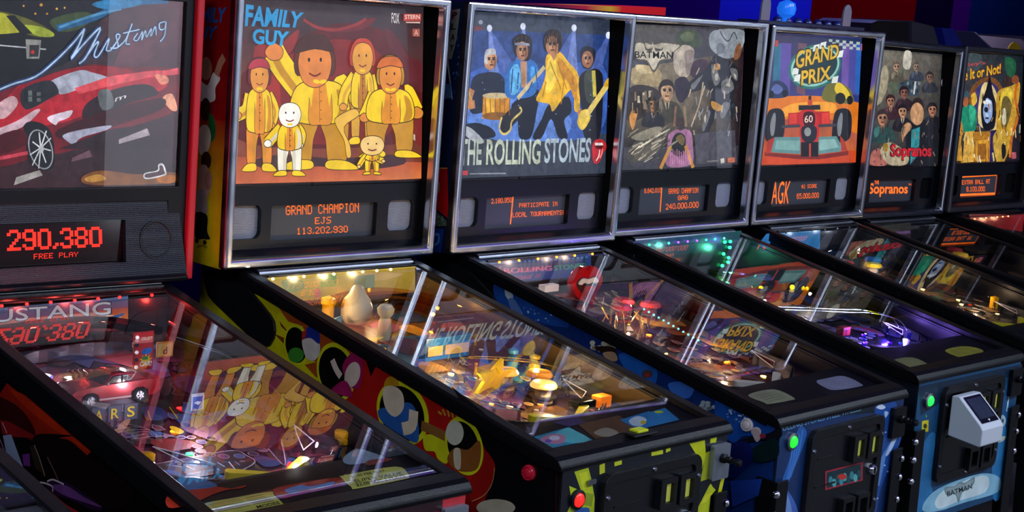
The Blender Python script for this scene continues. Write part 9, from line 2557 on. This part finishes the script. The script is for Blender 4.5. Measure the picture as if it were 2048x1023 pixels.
# --- the machine with men in suits
c = dict(key='m6', fit=FITS[6], label='pinball machine with group of men in dark suits on its backglass', notches=1, grille=DARK, pf='2a201c', rail_drop=.03, frame=mat('satin_chrome', 'b0b2bc', .2, 1))
r6 = place(c); pf = cabinet(r6, c); coin_door(r6, c); front_fittings(r6, c); backbox(r6, c)
pf_print(pf, 'm6', 18, ['3a2a1a', '2a1a1a', '4a3a2a', '1a1a20', '5a2a1a'], '7a6a5a', 40)
common_field(pf, c, 'd8d0c0')
for x, y, cp, g in ((-.02, -.2, 'a02020', .2), (.08, -.24, 'c8a030', .2), (.15, -.18, '8a2020', .2)): bumper(pf, x, y, cp, 'a8a098', g)
channel(pf, 'plastic_ramp', curve([(-.1, -.14, .05), (.05, -.12, .055), (.18, -.2, .05), (.21, -.4, .04)], 5), .045, .02, CLEAR)
lamp(pf, .05, -.4, pz(-.4)+.05, .3, (1, .75, .5)); lamp(pf, .05, -.7, pz(-.7)+.05, .3, (1, .75, .5))

# --- the last machine in view
c = dict(key='m7', fit=FITS[7], label='pinball machine with dark idol in golden arch on its backglass', grille=DARK, pf='3a1c14', rail_drop=.03, frame=mat('dark_trim', '4a4a54', .3, .8), arm_r=0)
r7 = place(c); pf = cabinet(r7, c); coin_door(r7, c); front_fittings(r7, c); backbox(r7, c)
pf_print(pf, 'm7', 20, ['5a1a14', '8a4a1a', '2a1a1a', '3a4a2a', 'a8801a'], 'b09060', 40)
common_field(pf, c, 'e8c8a0')
led_row(r7, [-.2+k*.05 for k in range(7)], -.05, -.024, glow('orange_bulb', 'ff8a5a', 6), .5, (1, .35, .2))
for x, y, cp, g in ((-.05, -.2, 'c02828', .4), (.06, -.24, 'd8a020', .4), (.14, -.18, 'a02020', .4)): bumper(pf, x, y, cp, 'c8a898', g)
lamp(pf, .0, -.15, pz(-.15)+.06, .5, (1, .3, .2)); lamp(pf, .05, -.4, pz(-.4)+.05, .4, (1, .6, .3))

# --- only the rail and glass of this one come into view, at the lower left
r0 = empty('pinball_machine', label='dark pinball machine cut off at lower left corner, only its side rail showing', cat='pinball machine', group='row of pinball machines', loc=(-1.845, 0, 0))
c = dict(key='m0', fit=None, pf='50505a', apron='50505a')  # board and apron coloured grey in place of the haze reflected by the glass
pf = cabinet(r0, c); coin_door(r0, c); front_fittings(r0, c)
b = MB().box(-BW, BW, .005, .23, 0, H).build('backbox', BLK, r0, bev=.004)
MB().box(-.31, .31, -.002, .006, .02, .65).build('dark_backglass', mat('unlit_glass', '1a1a20', .1, coat=1), r0)

# ------------------------------------------------------------------ games standing behind the row
def arcade(x, y, wd, top, body, label, marquee=None, disc=None):
    r = empty('arcade_cabinet', (x, y, 0), label, 'arcade game', 'arcade games behind the pinball row')
    prof = [(.35, 0), (.35, top-.06), (.28, top), (-.22, top), (-.36, top-.10), (-.34, top-.28), (-.18, top-.34), (-.10, 1.12), (-.36, .95), (-.36, .8), (-.26, .7), (-.26, 0)]
    for s in (-1, 1):
        MB().prism([(p, q) for p, q in prof], 'x', s*wd/2, s*(wd/2-.02)).build('side_panel', body, r, z=0, bev=.004)
    inn = [(.33, .02), (.33, top-.08), (.27, top-.02), (-.20, top-.02), (-.33, top-.11), (-.31, top-.27), (-.15, top-.33), (-.07, 1.13), (-.33, .96), (-.33, .81), (-.24, .7), (-.24, .02)]
    MB().prism(inn, 'x', -wd/2+.02, wd/2-.02).build('carcass', mat('dark_carcass', '1c1b22', .5), r, z=0)
    b = MB().prism([(-.335, top-.118), (-.318, top-.262), (-.328, top-.262), (-.345, top-.118)], 'x', -wd/2+.025, wd/2-.025)
    b.build('marquee', marquee or mat('unlit_marquee', '24222c', .3), r, z=0)
    b = MB().prism([(-.152, top-.36), (-.085, 1.16), (-.095, 1.16), (-.162, top-.36)], 'x', -wd/2+.05, wd/2-.05).build('screen', mat('dark_screen', '0a0a10', .1, coat=1), r, z=0)
    pn = MB().prism([(-.34, .962), (-.09, 1.118), (-.10, 1.13), (-.345, .972)], 'x', -wd/2+.025, wd/2-.025).build('control_panel', PANEL, r, z=0)
    MB().lathe([(0, 0), (.006, 0), (.006, .06), (.016, .07), (.018, .085), (.010, .1), (0, .1)], (-.12, -.25, 1.03), n=12).build('joystick', RED, pn, z=0)
    if disc: MB().lathe([(0, 0), (.12, 0), (.12, .01), (0, .012)], (disc, -.348, top-.17), (0, -1, .1), 28).build('yellow_disc', mat('yellow_disc', 'b8901c', .4), r, z=0)
    return r
def stripe_mat():
    m = bpy.data.materials.new('lit_marquee'); m.use_nodes = True; nt = m.node_tree; b = nt.nodes['Principled BSDF']
    tc = nt.nodes.new('ShaderNodeTexCoord'); sp = nt.nodes.new('ShaderNodeSeparateXYZ'); rp = nt.nodes.new('ShaderNodeValToRGB'); mr = nt.nodes.new('ShaderNodeMapRange')
    mr.inputs[1].default_value = -.45; mr.inputs[2].default_value = .47
    cr_ = rp.color_ramp
    for i, (p, h) in enumerate(((0, '3a0a30'), (.30, 'b01a40'), (.50, 'c8a02a'), (.60, 'c8141c'), (1, 'c00c18'))):
        e = cr_.elements[i] if i < 2 else cr_.elements.new(1)
        e.position = p; e.color = (*lin(h), 1)
    nt.links.new(tc.outputs['Object'], sp.inputs[0]); nt.links.new(sp.outputs[0], mr.inputs[0]); nt.links.new(mr.outputs[0], rp.inputs[0]); nt.links.new(rp.outputs[0], b.inputs['Emission Color'])
    b.inputs['Emission Strength'].default_value = .7; b.inputs['Base Color'].default_value = (.05, .01, .02, 1)
    return m
def hood(r, outline, y0, y1, m):
    MB().prism(outline, 'y', y0-r.location.y, y1-r.location.y).build('hood', m, r, z=0).data.transform(Matrix.Translation((-r.location.x, 0, 0)))
a_ = arcade(3.37, 2.60, .94, 1.80, mat('plum_cabinet', '1a0c2a', .5), 'arcade game behind the row with lit red and yellow marquee')
hood(a_, [(2.92, 1.79), (3.84, 1.79), (3.84, 1.928), (3.03, 1.894), (2.92, 1.886)], 2.2, 2.5, stripe_mat())
a_ = arcade(6.16, 2.60, .46, 1.80, mat('maroon_cabinet', '12080c', .6), 'dark maroon arcade game behind the machine with men in suits')
hood(a_, [(5.90, 1.79), (6.395, 1.79), (6.37, 1.975), (5.99, 1.965), (5.92, 1.945)], 2.2, 2.6, mat('maroon_cabinet', '12080c', .6))
a_ = arcade(6.62, 2.62, .40, 1.80, mat('grey_cabinet', '1c1b22', .6), 'grey hooded arcade game next to the dark maroon one')
hood(a_, [(6.45, 1.79), (6.84, 1.79), (6.69, 1.96), (6.405, 1.982)], 2.2, 2.6, mat('grey_hood', '3a3846', .7))
a_ = arcade(7.09, 2.64, .30, 1.80, mat('blue_cabinet', '0c1030', .6), 'blue hooded arcade game right of the grey hooded one')
hood(a_, [(6.93, 1.79), (7.20, 1.79), (6.96, 1.957), (6.80, 1.957)], 2.2, 2.6, mat('blue_hood', '0e1c8a', .6))
arcade(8.0, 2.60, .80, 1.955, mat('black_cabinet', '060608', .6), 'black arcade game with yellow disc near right edge', mat('black_marquee', '060608', .6), -.02)
